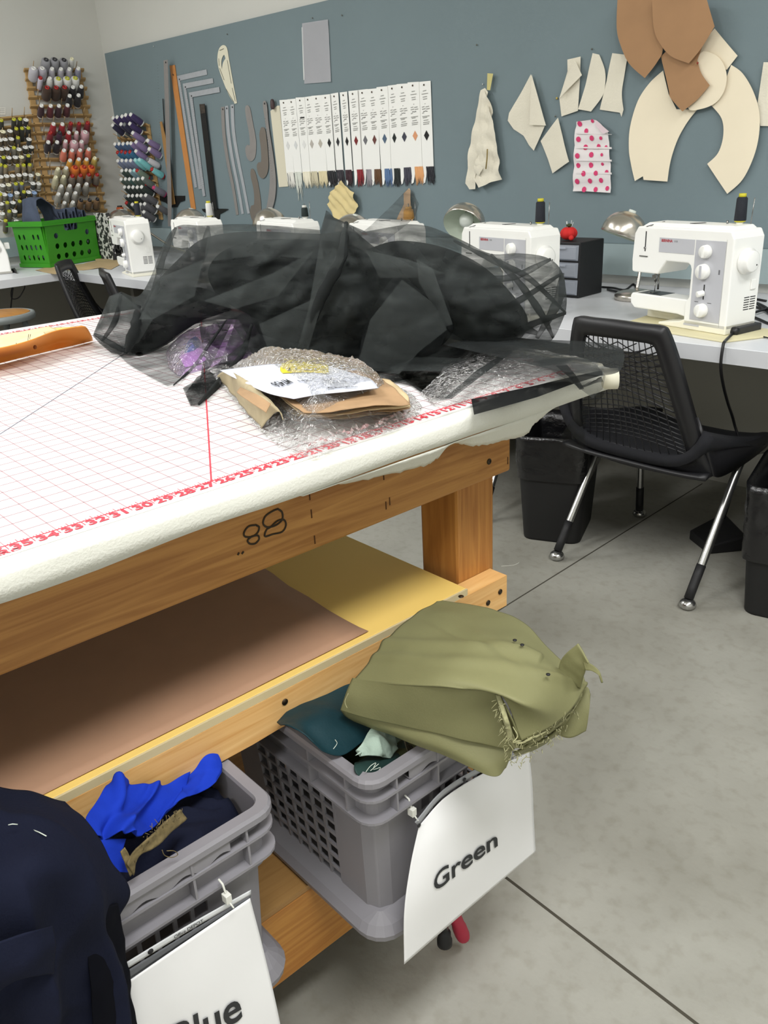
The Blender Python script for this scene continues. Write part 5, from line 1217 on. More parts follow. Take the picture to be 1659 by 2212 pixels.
# ================================================================== waste bins
def rrect(hx, hy, r, n=5):
    out = []
    for (cx, cy, a0) in [(hx-r, hy-r, 0), (-hx+r, hy-r, PI/2), (-hx+r, -hy+r, PI), (hx-r, -hy+r, 1.5*PI)]:
        for k in range(n): a = a0+PI/2*k/(n-1); out.append((cx+r*math.cos(a), cy+r*math.sin(a)))
    return out
M_bin = mat('bin_black', rgb(20, 20, 21), .6)
M_bag = mat('bin_bag', rgb(20, 20, 22), .25, spec=.6, bump=.6, bscale=28)
def bin_(loc, rz, hx, hy, h, label, seed, hang):
    t = thing('waste_bin', label, 'waste bin', loc, rz, 'black plastic bins')
    def ringz(s, z, off=0, nz=0):
        rr = rrect(hx*s+off, hy*s+off, .045*s+off*.5, 6)
        if nz:
            rr = [(x+(nz*mn.noise(Vector((x*40, y*40, z*30+seed)))), y+nz*mn.noise(Vector((y*40, x*40, z*30+seed+5)))) for x, y in rr]
        return [(x, y, z+(nz*1.2*mn.noise(Vector((x*20, y*20, seed))) if nz else 0)) for x, y in rr]
    def loft(rings, nm_, m, cap0=True):
        mb = MB(); n = len(rings[0]); vs = [p for r_ in rings for p in r_]
        fs = [(a*n+k, a*n+(k+1) % n, (a+1)*n+(k+1) % n, (a+1)*n+k) for a in range(len(rings)-1) for k in range(n)]
        if cap0: fs.append(list(range(n))[::-1])
        mb.add(vs, fs, True); return mb.build(nm_, m, t)
    loft([ringz(.80, 0), ringz(.81, .01), ringz(.90, h*.5), ringz(.98, h-.02), ringz(1.0, h), ringz(.97, h), ringz(.85, h*.5), ringz(.76, .03)], 'bin_body', M_bin)
    rs = [ringz(.99-.10*(1-k/12), h-hang*(1-k/12), .003, .004) for k in range(12)]+[ringz(1.0, h+.006, .005, .004), ringz(.97, h+.004, -.003, .004)]+[ringz(.95-.03*k, h-.03*k, -.006, .012) for k in range(1, 7)]
    rs = [ringz(.90+.1*(1-(1-k/12)*hang/h), h-hang*(1-k/12), .003, .005) for k in range(12)]+rs[12:]
    loft(rs, 'bin_liner', M_bag, False)
    return t
bin_(Vector((-.842, 1.262, 0)), math.radians(22), .125, .165, .385, 'black waste bin with crumpled liner left of the mesh chair', 1, .15)
bin_(Vector((-.005, 1.24, 0)), math.radians(12), .14, .175, .40, 'black waste bin cut off by the right edge of the photo', 6, .22)
# ================================================================== grey crates on the low deck
M_crt = mat('crate_grey', rgb(134, 132, 137), .5, var=.05, vscale=12)
def TP(L, dz=0):
    """control points (px, py, X) -> room, on the table-parallel plane X"""
    return [[tabx(x, px, py) for (px, py, x) in r] for r in L]
def TZ(L): return [[tabz(z, px, py) for (px, py, z) in r] for r in L]
def crate(label, xf, yr, zr, W_, D_=.40, H_=.295):
    """xf front (towards +X), yr right side, zr rim height, in the table frame"""
    hx, hy = D_/2, W_/2; c = T(xf-hx, yr-hy, zr-H_)
    t = thing('storage_crate', label, 'crate', c, TA, 'grey storage crates under the table')
    def ringz(o_, z, r=.03): return [Vector((x, y, z)) for x, y in rrect(hx+o_, hy+o_, max(.004, r+o_*.8), 6)]
    def loft(rings, name, closed=False, m=M_crt, solid=0):
        mb = MB(); n = len(rings[0]); vs = [p for r_ in rings for p in r_]; R_ = len(rings)
        fs = [(a*n+k, a*n+(k+1) % n, ((a+1) % R_)*n+(k+1) % n, ((a+1) % R_)*n+k) for a in range(R_ if closed else R_-1) for k in range(n)]
        mb.add(vs, fs, False); return mb.build(name, m, t, solid=solid)
    H = H_
    loft([ringz(0, H-.004), ringz(-.003, H), ringz(-.017, H), ringz(-.019, H-.004), ringz(-.019, H-.092), ringz(-.016, H-.092), ringz(-.016, H-.012), ringz(0, H-.012)], 'rim', True)
    for z in (H-.036, H-.072): loft([ringz(-.001, z), ringz(-.001, z+.004), ringz(-.018, z+.004), ringz(-.018, z)], 'rim_flange', True)
    for sy in (-1, 1):
        for x in (-hx+.05, -hx+.13, hx-.13, hx-.05): MB().box((x-.0015, sy*(hy-.002) if sy < 0 else hy-.017, H-.072), (x+.0015, sy*(hy-.017) if sy < 0 else hy-.002, H-.008)).build('rim_rib', M_crt, t)
    for sx in (-1, 1):
        for y in (-hy+.05, -hy+.125, hy-.125, hy-.05): MB().box((hx-.017 if sx > 0 else -hx+.002, y-.0015, H-.072), (hx-.002 if sx > 0 else -hx+.017, y+.0015, H-.008)).build('rim_rib', M_crt, t)
    # corner posts
    for sx in (-1, 1):
        for sy in (-1, 1):
            P = [(hx-.018-.088, hy-.018), (hx-.045, hy-.018), (hx-.026, hy-.026), (hx-.018, hy-.045), (hx-.018, hy-.018-.088), (hx-.024, hy-.018-.088), (hx-.024, hy-.05), (hx-.05, hy-.024), (hx-.106, hy-.024)]
            P = [(sx*a, sy*b) for a, b in P]; P = P if sx*sy > 0 else P[::-1]
            b_ = [Vector((a*.94, b*.94, .012)) for a, b in P]; t_ = [Vector((a, b, H-.07)) for a, b in P]; n = len(P)
            MB().add(b_+t_, [list(range(n))[::-1], list(range(n, 2*n))]+[(k, (k+1) % n, n+(k+1) % n, n+k) for k in range(n)], False).build('corner_post', M_crt, t, bevel=.002)
    # lattice walls
    def lattice(p, q, out, n, m_):
        mb = MB(); p = Vector(p); q = Vector(q); z0, z1 = .035, H-.092; w = .0024
        def pt(u, v): s = .94+.06*v; a = p.lerp(q, u); return Vector((a.x*s, a.y*s, z0+(z1-z0)*v))
        d = (q-p).normalized()
        for k in range(n+1):
            a, b = pt(k/n, 0), pt(k/n, 1); mb.prism([a-d*w, a+d*w, b+d*w, b-d*w], out)
        for k in range(m_+1):
            a, b = pt(0, k/m_), pt(1, k/m_); z = Vector((0, 0, w)); mb.prism([a-z, b-z, b+z, a+z], out)
        return mb.build('lattice_wall', M_crt, t)
    e = .104
    lattice((hx-.022, -hy+e, 0), (hx-.022, hy-e, 0), (.004, 0, 0), 6, 7); lattice((-hx+.022, -hy+e, 0), (-hx+.022, hy-e, 0), (-.004, 0, 0), 6, 7)
    lattice((-hx+e, -hy+.022, 0), (hx-e, -hy+.022, 0), (0, -.004, 0), 7, 7); lattice((-hx+e, hy-.022, 0), (hx-e, hy-.022, 0), (0, .004, 0), 7, 7)
    # foot
    loft([ringz(-.012, 0, .045), ringz(-.004, .006, .045), ringz(-.002, .016, .045), ringz(-.010, .028, .045), ringz(-.028, .042), ringz(-.034, .042), ringz(-.034, 0)], 'foot_flange', True)
    MB().add(ringz(-.03, .002), [list(range(len(ringz(0, 0))))]).build('crate_floor', M_crt, t, solid=.003)
    # wavy finger grip under the front rim
    gpz = MB(); n = 40; a, b = -.10, .10
    up = [Vector((hx-.004, a+(b-a)*k/n, H-.012)) for k in range(n+1)]; lo = [Vector((hx-.004, a+(b-a)*k/n, H-.026-.004*math.sin(k/n*PI*8)-.003)) for k in range(n+1)]
    gpz.grid([up, lo, [p-Vector((.014, 0, 0)) for p in lo]], False); gpz.build('handle_grip', M_crt, t, solid=.002)
    return t
c2 = crate('grey lattice storage crate with the Green sign, under the olive cloth', .143, -.236, -.395, .346)
c1 = crate('grey lattice storage crate with the Blue sign, full of navy cloth', .083, -.672, -.395, .346)

def cloth(name, G, n, m_, mt, label=None, cat='fabric', group=None, parent=None, amp=.004, sc=14, ridge=0, seed=0, th=.0016, fold=None):
    o = MB().grid(patch(G, n, m_, amp=amp, sc=sc, seed=seed, ridge=ridge, fold=fold)).build(name, mt, parent, world=True, solid=th)
    if label: tag(o, label, cat, group)
    return o
M_navy = mat('navy_cloth', rgb(20, 24, 42), .9, var=.15, vscale=10, bump=.1, bscale=300, spec=.15)
M_royal = mat('royal_blue_cloth', rgb(20, 54, 176), .85, var=.08, vscale=10, bump=.08, bscale=300, spec=.2)
M_teal = mat('teal_cloth', rgb(12, 50, 58), .6, var=.2, vscale=8, bump=.08, bscale=300, spec=.3)
M_dgreen = mat('dark_green_cloth', rgb(18, 52, 48), .7, var=.2, vscale=12, bump=.08, bscale=300)
M_mint = mat('mint_cloth', rgb(166, 186, 172), .75, var=.15, vscale=30, bump=.2, bscale=120)
M_moss = mat('moss_cloth', rgb(70, 76, 44), .85, var=.3, vscale=14)
M_olive = mat('olive_cloth', rgb(122, 121, 84), .6, var=.05, vscale=5, bump=.06, bscale=400, spec=.3)
M_fray = mat('olive_fray', rgb(168, 166, 124), .95, var=.35, vscale=160)
M_thr = mat('loose_thread', rgb(200, 208, 196), .8)
# crate 1: navy filling
def tgrid(f, x0, x1, y0, y1, nx, ny): return [[T(x0+(x1-x0)*i/nx, y0+(y1-y0)*j/ny, f(x0+(x1-x0)*i/nx, y0+(y1-y0)*j/ny)) for j in range(ny+1)] for i in range(nx+1)]
nf = lambda x, y: -.425 + .035*mn.noise(Vector((x*11, y*11, 3))) + .016*(1-abs(mn.noise(Vector((x*26, y*14, 8))))*3) - .10*max(0, (abs(y+.845)-.10)/.05)**2*.12
o = MB().grid(tgrid(nf, -.26, .062, -.995, -.700, 60, 60)).build('navy_cloth', M_navy, world=True, solid=.002)
tag(o, 'crumpled navy cloth filling the crate with the Blue sign', 'fabric')
# navy cloth draped over the front left of the crate
dr = thing('navy_drape', 'large navy cloth draped over the left front of the crate and hanging down', 'fabric', T(.1, -1.0, -.65))
vf = lambda u, v: (1-2*abs(math.sin(v*9+u*3+1.2*math.sin(u*5))))*max(0, (u-.40))*2.6
cloth('drape_panel', TP([[(-160, 1690, -.01), (0, 1716, .0), (70, 1718, .01), (140, 1732, .015)],
  [(-160, 1760, .07), (0, 1770, .08), (90, 1765, .085), (185, 1790, .07)],
  [(-160, 1860, .13), (0, 1860, .14), (120, 1850, .145), (225, 1868, .10)],
  [(-160, 1940, .155), (0, 1940, .165), (140, 1930, .155), (268, 1925, .102)],
  [(-160, 2060, .16), (0, 2060, .17), (140, 2050, .15), (252, 1995, .104)],
  [(-160, 2180, .16), (0, 2180, .17), (150, 2180, .15), (280, 2120, .106)],
  [(-160, 2330, .16), (0, 2330, .165), (160, 2320, .15), (300, 2290, .108)]]), 110, 90, M_navy, parent=dr, amp=.014, sc=8, ridge=.6, seed=2, fold=vf)
cloth('drape_fold', TP([[(-20, 2040, .185), (40, 2020, .19), (75, 2010, .19), (112, 2000, .18)],
  [(-20, 2100, .19), (30, 2090, .195), (80, 2060, .195), (118, 2040, .185)],
  [(-20, 2160, .18), (30, 2120, .19), (80, 2105, .19), (110, 2100, .178)]]), 30, 30, M_navy, parent=dr, amp=.004, seed=4)
cloth('drape_hem', TP([[(180, 1990, .128), (215, 1962, .128), (250, 1950, .118)], [(190, 2080, .135), (228, 2050, .135), (268, 2030, .118)], [(200, 2200, .14), (240, 2180, .14), (285, 2160, .118)], [(205, 2330, .14), (250, 2330, .14), (300, 2290, .118)]]), 50, 30, mat('near_black_cloth', rgb(10, 11, 18), .95, spec=.1), parent=dr, amp=.006, seed=8, ridge=.4, sc=18)
ln = MB()
for L in ([(18, 1782, .10), (27, 1780, .102), (38, 1781, .103)], [(70, 1792, .10), (85, 1798, .108), (100, 1806, .118)]): ln.tube([tabx(x+.012, a, b) for a, b, x in L], .0006, 4)
ln.build('lint_threads', M_thr, dr, world=True)
# royal blue cloth
rb_ = thing('royal_blue_cloth', 'bright royal blue cloth scrap lying on the navy cloth in the crate', 'fabric', T(0, -.8, -.42))
cloth('main_fold', TP([[(232, 1700, -.01), (262, 1683, -.01), (310, 1698, -.012), (360, 1692, -.012), (405, 1668, -.02)],
  [(205, 1738, .02), (250, 1735, .02), (305, 1745, .01), (360, 1725, .005), (400, 1700, -.01)],
  [(182, 1775, .045), (230, 1785, .05), (285, 1790, .045), (335, 1770, .03), (385, 1725, .012)],
  [(200, 1805, .058), (240, 1810, .062), (290, 1815, .060), (318, 1800, .052), (360, 1752, .034)]]), 60, 60, M_royal, parent=rb_, amp=.014, sc=13, ridge=.6, seed=5, fold=lambda u, v: .9*math.exp(-((v-.62+.35*u)/.05)**2)-.8*math.exp(-((v-.40+.2*u)/.06)**2)+.7*math.exp(-((v-.2-.2*u)/.05)**2))
cloth('upper_fold', TP([[(385, 1690, -.03), (415, 1668, -.03), (440, 1636, -.035), (456, 1630, -.04)], [(395, 1712, .0), (425, 1690, -.008), (455, 1655, -.02), (473, 1648, -.03)], [(370, 1745, .022), (410, 1722, .012), (450, 1702, .0), (476, 1672, -.015)]]), 40, 40, M_royal, parent=rb_, amp=.013, sc=18, ridge=.5, seed=7)
cloth('lower_fold', TP([[(215, 1808, .055), (245, 1812, .060), (272, 1812, .058)], [(218, 1845, .064), (240, 1855, .066), (262, 1850, .064)], [(238, 1878, .072), (255, 1884, .072), (285, 1884, .066)]]), 30, 24, M_royal, parent=rb_, amp=.004, sc=18, seed=9)
# tan frayed ribbon
tr = thing('frayed_ribbon', 'tan frayed ribbon scrap bent in two on top of the navy cloth', 'ribbon', T(.06, -.85, -.41))
M_rib = mat('ribbon_tan', rgb(128, 112, 74), .9, var=.5, vscale=120)
cloth('long_arm', TP([[(388, 1748, .062), (402, 1768, .062)], [(350, 1780, .07), (378, 1790, .07)], [(315, 1812, .076), (338, 1826, .076)], [(288, 1838, .078), (298, 1850, .078)], [(272, 1865, .080), (287, 1890, .080)]]), 40, 8, M_rib, parent=tr, amp=.003, sc=50, ridge=.5)
cloth('short_arm', TP([[(258, 1838, .074), (268, 1828, .074)], [(268, 1862, .078), (280, 1850, .078)], [(280, 1892, .080), (288, 1884, .080)]]), 20, 8, M_rib, parent=tr, amp=.003, sc=50, seed=3)
fz = MB(); rr = random.Random(5)
for k in range(46):
    u = rr.random(); a = Vector((390-118*u, 1760+120*u-20*math.sin(u*PI), 0)); q = tabx(.079, a.x+rr.uniform(-8, 8), a.y+rr.uniform(-8, 8)); fz.tube([q, q+Vector((rr.uniform(-.004, .004), rr.uniform(-.004, .004), rr.uniform(.002, .008)))], .0004, 3)
P = [(350, 1836, .082), (356, 1848, .082), (372, 1852, .082), (384, 1846, .084), (376, 1838, .084), (360, 1838, .082)]
fz.tube(cr_line([tabx(x, a, b) for a, b, x in P], 24), .0005, 4); fz.build('frayed_threads', M_rib, tr, world=True)

# crate 2: teal, moss, dark green and mint scraps
cloth('teal_cloth', TP([[(598, 1560, -.02), (640, 1530, -.035), (700, 1495, -.045), (760, 1462, -.05), (800, 1470, -.06)],
  [(612, 1572, .02), (650, 1565, .02), (700, 1545, .015), (760, 1520, .0), (820, 1500, -.02)],
  [(640, 1588, .048), (672, 1600, .05), (720, 1590, .05), (780, 1565, .04), (840, 1540, .02)],
  [(672, 1610, .066), (700, 1625, .07), (740, 1632, .072), (790, 1600, .06), (850, 1580, .04)]]), 60, 60, M_teal, 'dark teal cloth bulging out of the crate beneath the shelf rail', amp=.009, sc=10, ridge=.5, seed=3)
o = MB().grid(tgrid(lambda x, y: -.435+.02*mn.noise(Vector((x*12, y*12, 9)))+.012*mn.noise(Vector((x*40, y*30, 2))), -.2, .118, -.56, -.26, 40, 40)).build('moss_cloth', M_moss, world=True, solid=.002)
tag(o, 'mottled moss green cloth low in the crate with the Green sign', 'fabric')
cloth('dark_green_cloth', TP([[(775, 1640, .07), (820, 1625, .065), (870, 1600, .06), (895, 1605, .06)], [(765, 1655, .10), (810, 1640, .095), (860, 1628, .09), (890, 1625, .085)], [(768, 1672, .112), (800, 1668, .112), (850, 1658, .108), (882, 1640, .10)], [(790, 1690, .118), (805, 1696, .118), (830, 1684, .118), (860, 1665, .115)]]), 40, 40, M_dgreen, 'bottle green cloth scrap in the front corner of the crate', amp=.006, sc=14, ridge=.3, seed=4)
cloth('mint_cloth', TP([[(795, 1582, .07), (825, 1578, .065), (866, 1598, .06)], [(782, 1606, .09), (815, 1602, .088), (850, 1615, .08)], [(764, 1634, .104), (795, 1632, .102), (836, 1640, .095)]]), 40, 40, M_mint, 'pale mint crumpled cloth scrap between teal and bottle green cloths', amp=.012, sc=34, ridge=.7, seed=6)
lt = MB()
for L in ([(790, 1668), (800, 1655), (812, 1648), (806, 1662), (822, 1658), (815, 1668)], [(800, 1665), (812, 1655), (818, 1650)], [(720, 1618), (728, 1606), (724, 1598)]):
    lt.tube(cr_line([tabx(.121 if b > 1640 else .085, a, b) for a, b in L], 24), .0005, 4)
lt.build('loose_threads', M_thr, bpy.data.objects['dark_green_cloth'], world=True)
cloth('khaki_scrap', TP([[(868, 1600, .10), (930, 1640, .095)], [(880, 1625, .11), (925, 1650, .10)], [(898, 1640, .115), (920, 1655, .11)]]), 20, 30, mat('khaki_gathered', rgb(86, 78, 60), .9, var=.5, vscale=60, stretch=(1, 6, 1)), 'gathered khaki scrap between the olive cloth and the crate rim', amp=.004, sc=40, ridge=.5, seed=1)

# folded olive cloth
oc = thing('olive_cloth', 'large folded olive green cloth lying across the crate and the shelf rail', 'fabric', tabz(-.36, 980, 1500))
top = TZ([[(948, 1293, -.322), (1035, 1310, -.312), (1125, 1345, -.302), (1195, 1408, -.305), (1262, 1462, -.318)],
 [(885, 1340, -.300), (990, 1372, -.282), (1095, 1400, -.272), (1175, 1450, -.28), (1262, 1488, -.322)],
 [(822, 1405, -.300), (935, 1440, -.272), (1050, 1468, -.262), (1140, 1520, -.275), (1215, 1552, -.324)],
 [(766, 1468, -.312), (870, 1478, -.286), (985, 1488, -.272), (1078, 1498, -.272), (1128, 1600, -.332)]])
of = lambda u, v: .9*math.exp(-((u*1.0+v*.55-.62)/.05)**2)*(1 if v < .7 else 0) - .8*math.exp(-((u-.30-.2*v)/.035)**2)*math.exp(-((v-.35)/.22)**2) + .6*math.exp(-((u-.75+.5*v)/.05)**2)
cloth('top_layer', top, 90, 90, M_olive, parent=oc, amp=.007, sc=6, seed=2, th=.003, fold=of)
cloth('front_flap', TZ([[(766, 1466, -.3125), (870, 1476, -.2865), (985, 1486, -.2725), (1080, 1497, -.2725)],
 [(750, 1500, -.330), (860, 1520, -.318), (975, 1535, -.310), (1082, 1545, -.312)],
 [(738, 1532, -.352), (850, 1562, -.352), (960, 1588, -.352), (1106, 1622, -.362)]]), 50, 70, M_olive, parent=oc, amp=.006, sc=6, seed=5, th=.003)
cloth('inner_fold', TZ([[(1078, 1499, -.276), (1105, 1550, -.30), (1128, 1600, -.336)], [(1084, 1530, -.312), (1100, 1575, -.33), (1118, 1612, -.35)], [(1082, 1548, -.318), (1094, 1585, -.34), (1106, 1622, -.362)]]), 20, 30, M_olive, parent=oc, amp=.002, sc=20, seed=15, th=.002)
cloth('lower_layer', TZ([[(738, 1533, -.354), (850, 1560, -.354), (960, 1586, -.354), (1070, 1608, -.362), (1108, 1620, -.364)],
 [(748, 1545, -.366), (850, 1580, -.366), (950, 1612, -.368), (1050, 1648, -.378), (1100, 1640, -.376)],
 [(765, 1556, -.376), (850, 1588, -.378), (945, 1624, -.382), (1060, 1676, -.392), (1092, 1658, -.388)]]), 30, 60, M_olive, parent=oc, amp=.004, sc=8, seed=7, th=.003)
for k in range(5):   # stacked frayed edges on the open side
    dz = .009*k
    G = TZ([[(1080+6*k, 1500+22*k, -.276-dz*1.5), (1100+4*k, 1560+12*k, -.30-dz*1.2), (1112+4*k, 1605+3*k, -.332-dz*.7), (1150, 1596+3*k, -.332-dz), (1190, 1572+3*k, -.330-dz), (1225, 1540+4*k, -.328-dz), (1258, 1498+4*k, -.326-dz)],
            [(1070+6*k, 1500+22*k, -.276-dz*1.5), (1090+4*k, 1560+12*k, -.30-dz*1.2), (1104+4*k, 1600+3*k, -.334-dz*.7), (1146, 1586+3*k, -.334-dz), (1184, 1560+3*k, -.332-dz), (1218, 1528+4*k, -.330-dz), (1250, 1486+4*k, -.328-dz)]])
    cloth('frayed_layer', G, 4, 90, M_fray if k % 2 == 0 else M_olive, parent=oc, amp=.0025, sc=90, seed=k, th=.0022)
cloth('under_layer', TZ([[(1110, 1628, -.37), (1160, 1606, -.37), (1200, 1580, -.365), (1262, 1505, -.362)], [(1115, 1634, -.388), (1165, 1612, -.388), (1196, 1590, -.385), (1240, 1560, -.380)]]), 12, 50, M_olive, parent=oc, amp=.004, sc=14, seed=3, th=.003)
cloth('drooping_end', TZ([[(1238, 1500, -.345), (1268, 1485, -.335), (1276, 1500, -.34)], [(1205, 1545, -.365), (1255, 1530, -.355), (1272, 1540, -.36)], [(1190, 1578, -.385), (1225, 1592, -.39), (1262, 1575, -.385)]]), 30, 30, M_olive, parent=oc, amp=.004, sc=10, seed=11, th=.003)
cloth('torn_corner', TZ([[(1205, 1462, -.31), (1255, 1486, -.315)], [(1212, 1425, -.282), (1262, 1455, -.285)], [(1248, 1390, -.250), (1268, 1432, -.262)]]), 24, 20, M_olive, parent=oc, amp=.004, sc=20, seed=12, th=.002)
cloth('torn_tail', TZ([[(1258, 1425, -.268), (1266, 1448, -.272)], [(1280, 1436, -.262), (1280, 1450, -.268)], [(1296, 1452, -.266), (1294, 1460, -.27)], [(1302, 1474, -.28), (1299, 1475, -.28)]]), 24, 8, M_olive, parent=oc, amp=.002, sc=30, seed=13, th=.0015)
fz = MB(); rr = random.Random(9)
ep = [(1075, 1502, -.270), (1090, 1560, -.292), (1108, 1606, -.322), (1150, 1588, -.322), (1190, 1562, -.320), (1222, 1530, -.320), (1255, 1492, -.320)]
epw = cr_line([tabz(z, a, b) for a, b, z in ep], 120)
for k in range(150):
    q = epw[rr.randrange(120)]; q = q+Vector((rr.uniform(-.003, .003), rr.uniform(-.003, .003), rr.uniform(-.035, .002)))
    fz.tube([q, q+Vector((rr.uniform(-.003, .006), rr.uniform(-.008, .001), rr.uniform(-.006, .004)))], .0005, 3)
for L in ([(1108, 1570, -.30), (1118, 1590, -.305), (1108, 1604, -.31), (1124, 1600, -.31)], [(750, 1530, -.335), (745, 1515, -.325), (752, 1498, -.315)]):
    fz.tube(cr_line([tabz(z, a, b) for a, b, z in L], 20), .0007, 4)
fz.build('frayed_threads', M_fray, oc, world=True)
for q in [(1184, 1458, -.276), (1112, 1384, -.268), (1128, 1394, -.268)]:
    p = tabz(q[2]+.006, q[0], q[1]); MB().lathe([(.0025, 0), (.0028, .0012)], 10, p).build('small_hole', M_blk, oc, world=True)

# ================================================================== signs hanging on the crates
M_pap = mat('sign_paper', rgb(232, 232, 232), .45, spec=.4)
M_film = mat('film_grey', rgb(150, 152, 156), .3)
M_let = mat('letter_black', rgb(36, 38, 40), .6)
def surf(G, u, v):
    rows = [cr_at(r, u) for r in G]; return cr_at(rows, v)
def cr_at(P, t):
    m_ = len(P)-1; uu = max(0, min(m_-1e-6, t*m_)); i = int(uu); s = uu-i
    a = P[i-1] if i > 0 else P[i]*2-P[i+1]; d = P[i+2] if i+2 <= m_ else P[i+1]*2-P[i]
    return catmull(a, P[i], P[i+1], d, s)
def sign(name, label, G, text, u0, u1, vb, vh, size_w=None):
    t = thing(name, label, 'sign', G[-1][1])
    MB().grid([[surf(G, j/50, i/50) for j in range(51)] for i in range(51)]).build('paper', M_pap, t, world=True, solid=.0006)
    vs, fs = txt(text, 1.0, bold=.018, align='LEFT'); xs = [v.x for v in vs]; ys = [v.y for v in vs]; x0, x1 = min(xs), max(xs); y0 = min(v.y for v in vs); y1 = max(ys)
    mb = MB(); W_ = []
    # subdivide by mapping only (letters small against the curvature)
    for v in vs:
        p = surf(G, u0+(u1-u0)*(v.x-x0)/(x1-x0), vb-vh*(v.y-y0)/(y1-y0)); W_.append(p+TN*.0022+Vector((0, 0, .0)))
    mb.add(W_, fs); mb.build('lettering', M_let, t, world=True)
    return t
G2 = TP([[(905, 1784, .150), (962, 1722, .153), (1045, 1670, .153), (1143, 1625, .150)],
 [(886, 1872, .158), (955, 1808, .168), (1050, 1745, .168), (1150, 1698, .156)],
 [(873, 1972, .165), (955, 1905, .176), (1055, 1832, .176), (1153, 1768, .161)],
 [(873, 2083, .166), (965, 2003, .172), (1060, 1922, .176), (1157, 1840, .168)]])
s2 = sign('green_sign', 'white paper sign reading Green hanging on the right grey crate', G2, 'Green', .26, .725, .69, .135)
F2_ = TP([[(896, 1776, .149), (955, 1708, .150), (1038, 1656, .150), (1141, 1612, .149)], [(903, 1783, .1495), (960, 1718, .151), (1043, 1666, .151), (1142, 1621, .1495)]])
MB().grid([[surf(F2_, j/40, i/3) for j in range(41)] for i in range(4)]).build('sleeve_strip', M_film, s2, world=True, solid=.0005)
for q in [(1003, 1684), (905, 1783)]: p = tabx(.1525, *q); MB().lathe([(.003, 0), (.003, .0008)], 12, p, TN).build('punch_hole', M_blk, s2, world=True)
G1 = TP([[(278, 2119, .094), (400, 2035, .095), (540, 1940, .094)], [(286, 2218, .100), (430, 2142, .104), (568, 2048, .100)], [(294, 2335, .104), (450, 2265, .108), (600, 2186, .112)], [(300, 2480, .11), (460, 2400, .112), (625, 2320, .118)]])
s1 = sign('blue_sign', 'white paper sign reading Blue hanging on the left grey crate', G1, 'Blue', .26, .755, .60, .165)
F1 = TP([[(274, 2078, .092), (400, 2002, .092), (542, 1922, .092)], [(275, 2092, .0925), (402, 2014, .0925), (542, 1932, .0925)]])
MB().grid([[surf(F1, j/40, i/3) for j in range(41)] for i in range(4)]).build('sleeve_strip', mat('strip_pale', rgb(206, 208, 210), .35), s1, world=True, solid=.0005)
F1b = TP([[(276, 2096, .092), (402, 2018, .0922), (542, 1934, .092)], [(278, 2116, .093), (402, 2032, .0932), (541, 1939, .093)]])
MB().grid([[surf(F1b, j/40, i/3) for j in range(41)] for i in range(4)]).build('sleeve_edge', mat('film_dark', rgb(88, 90, 94), .3), s1, world=True, solid=.0005)
vs, fs = txt('Office DEPOT.', 1.0, bold=.01, align='LEFT'); x1 = max(v.x for v in vs); mb = MB()
mb.add([surf(F1, .40+.24*v.x/x1, .55-.75*v.y)+TN*.0012 for v in vs], fs); mb.build('printed_text', M_let, s1, world=True)
p = tabx(.0938, 325, 2064+18); MB().lathe([(.0034, 0), (.0034, .0008)], 12, tabx(.0938, 325, 2055), TN).build('punch_hole', M_blk, s1, world=True)
for nm_, q, X_ in (('zip_tie', (489, 1938), .094), ('zip_tie', (889, 1752), .140)):
    p = tabx(X_, *q); mb = MB(); mb.box(p-Vector((.004, .004, .006)), p+Vector((.006, .004, .006))); mb.tube([p+Vector((0, 0, .006)), p+Vector((-.004, 0, .018)), p+Vector((-.012, 0, .02))], .0016, 5); mb.tube([p+Vector((.004, 0, -.004)), p+Vector((.010, .002, -.012))], .0013, 5)
    tag(mb.build(nm_, mat('tie_white', rgb(214, 214, 206), .5), world=True, bevel=.001), 'small white cable tie on the front of the %s crate' % ('left' if q[0] < 600 else 'right'), 'cable tie')

# ================================================================== clamp hanging below the right crate
ck = thing('bar_clamp', 'bar clamp with a red handle below the crate with the Green sign', 'clamp', tabx(.06, 962, 2050))
a, b = tabx(.06, 958, 1950), tabx(.06, 961, 2022)
MB().cyl(a, b, .0065, seg=12).build('screw_rod', M_st, ck, world=True)
c = tabx(.06, 960, 2020); MB().lathe([(.006, .012), (.011, .006), (.011, -.006), (.013, -.010), (.013, -.020), (.009, -.024)], 20, c).build('clamp_pad', M_blk, ck, world=True)
P = cr_line([tabx(.06, 972, 1960), tabx(.06, 985, 1985), tabx(.06, 995, 2010), tabx(.06, 1004, 2030)], 12)
MB().tube(P, [.011]*6+[.0125]*4+[.011, .006], 12).build('red_handle', mat('handle_red', rgb(176, 30, 62), .5), ck, world=True)['label'] = 'red plastic handle'
MB().box(T(.02, -.52, -.76), T(.07, -.49, -.74)) if False else None
q0 = unT(a); MB().cyl(T(-.028, q0.y, q0.z+.0), a, .006, seg=8).build('clamp_arm', M_st, ck, world=True)
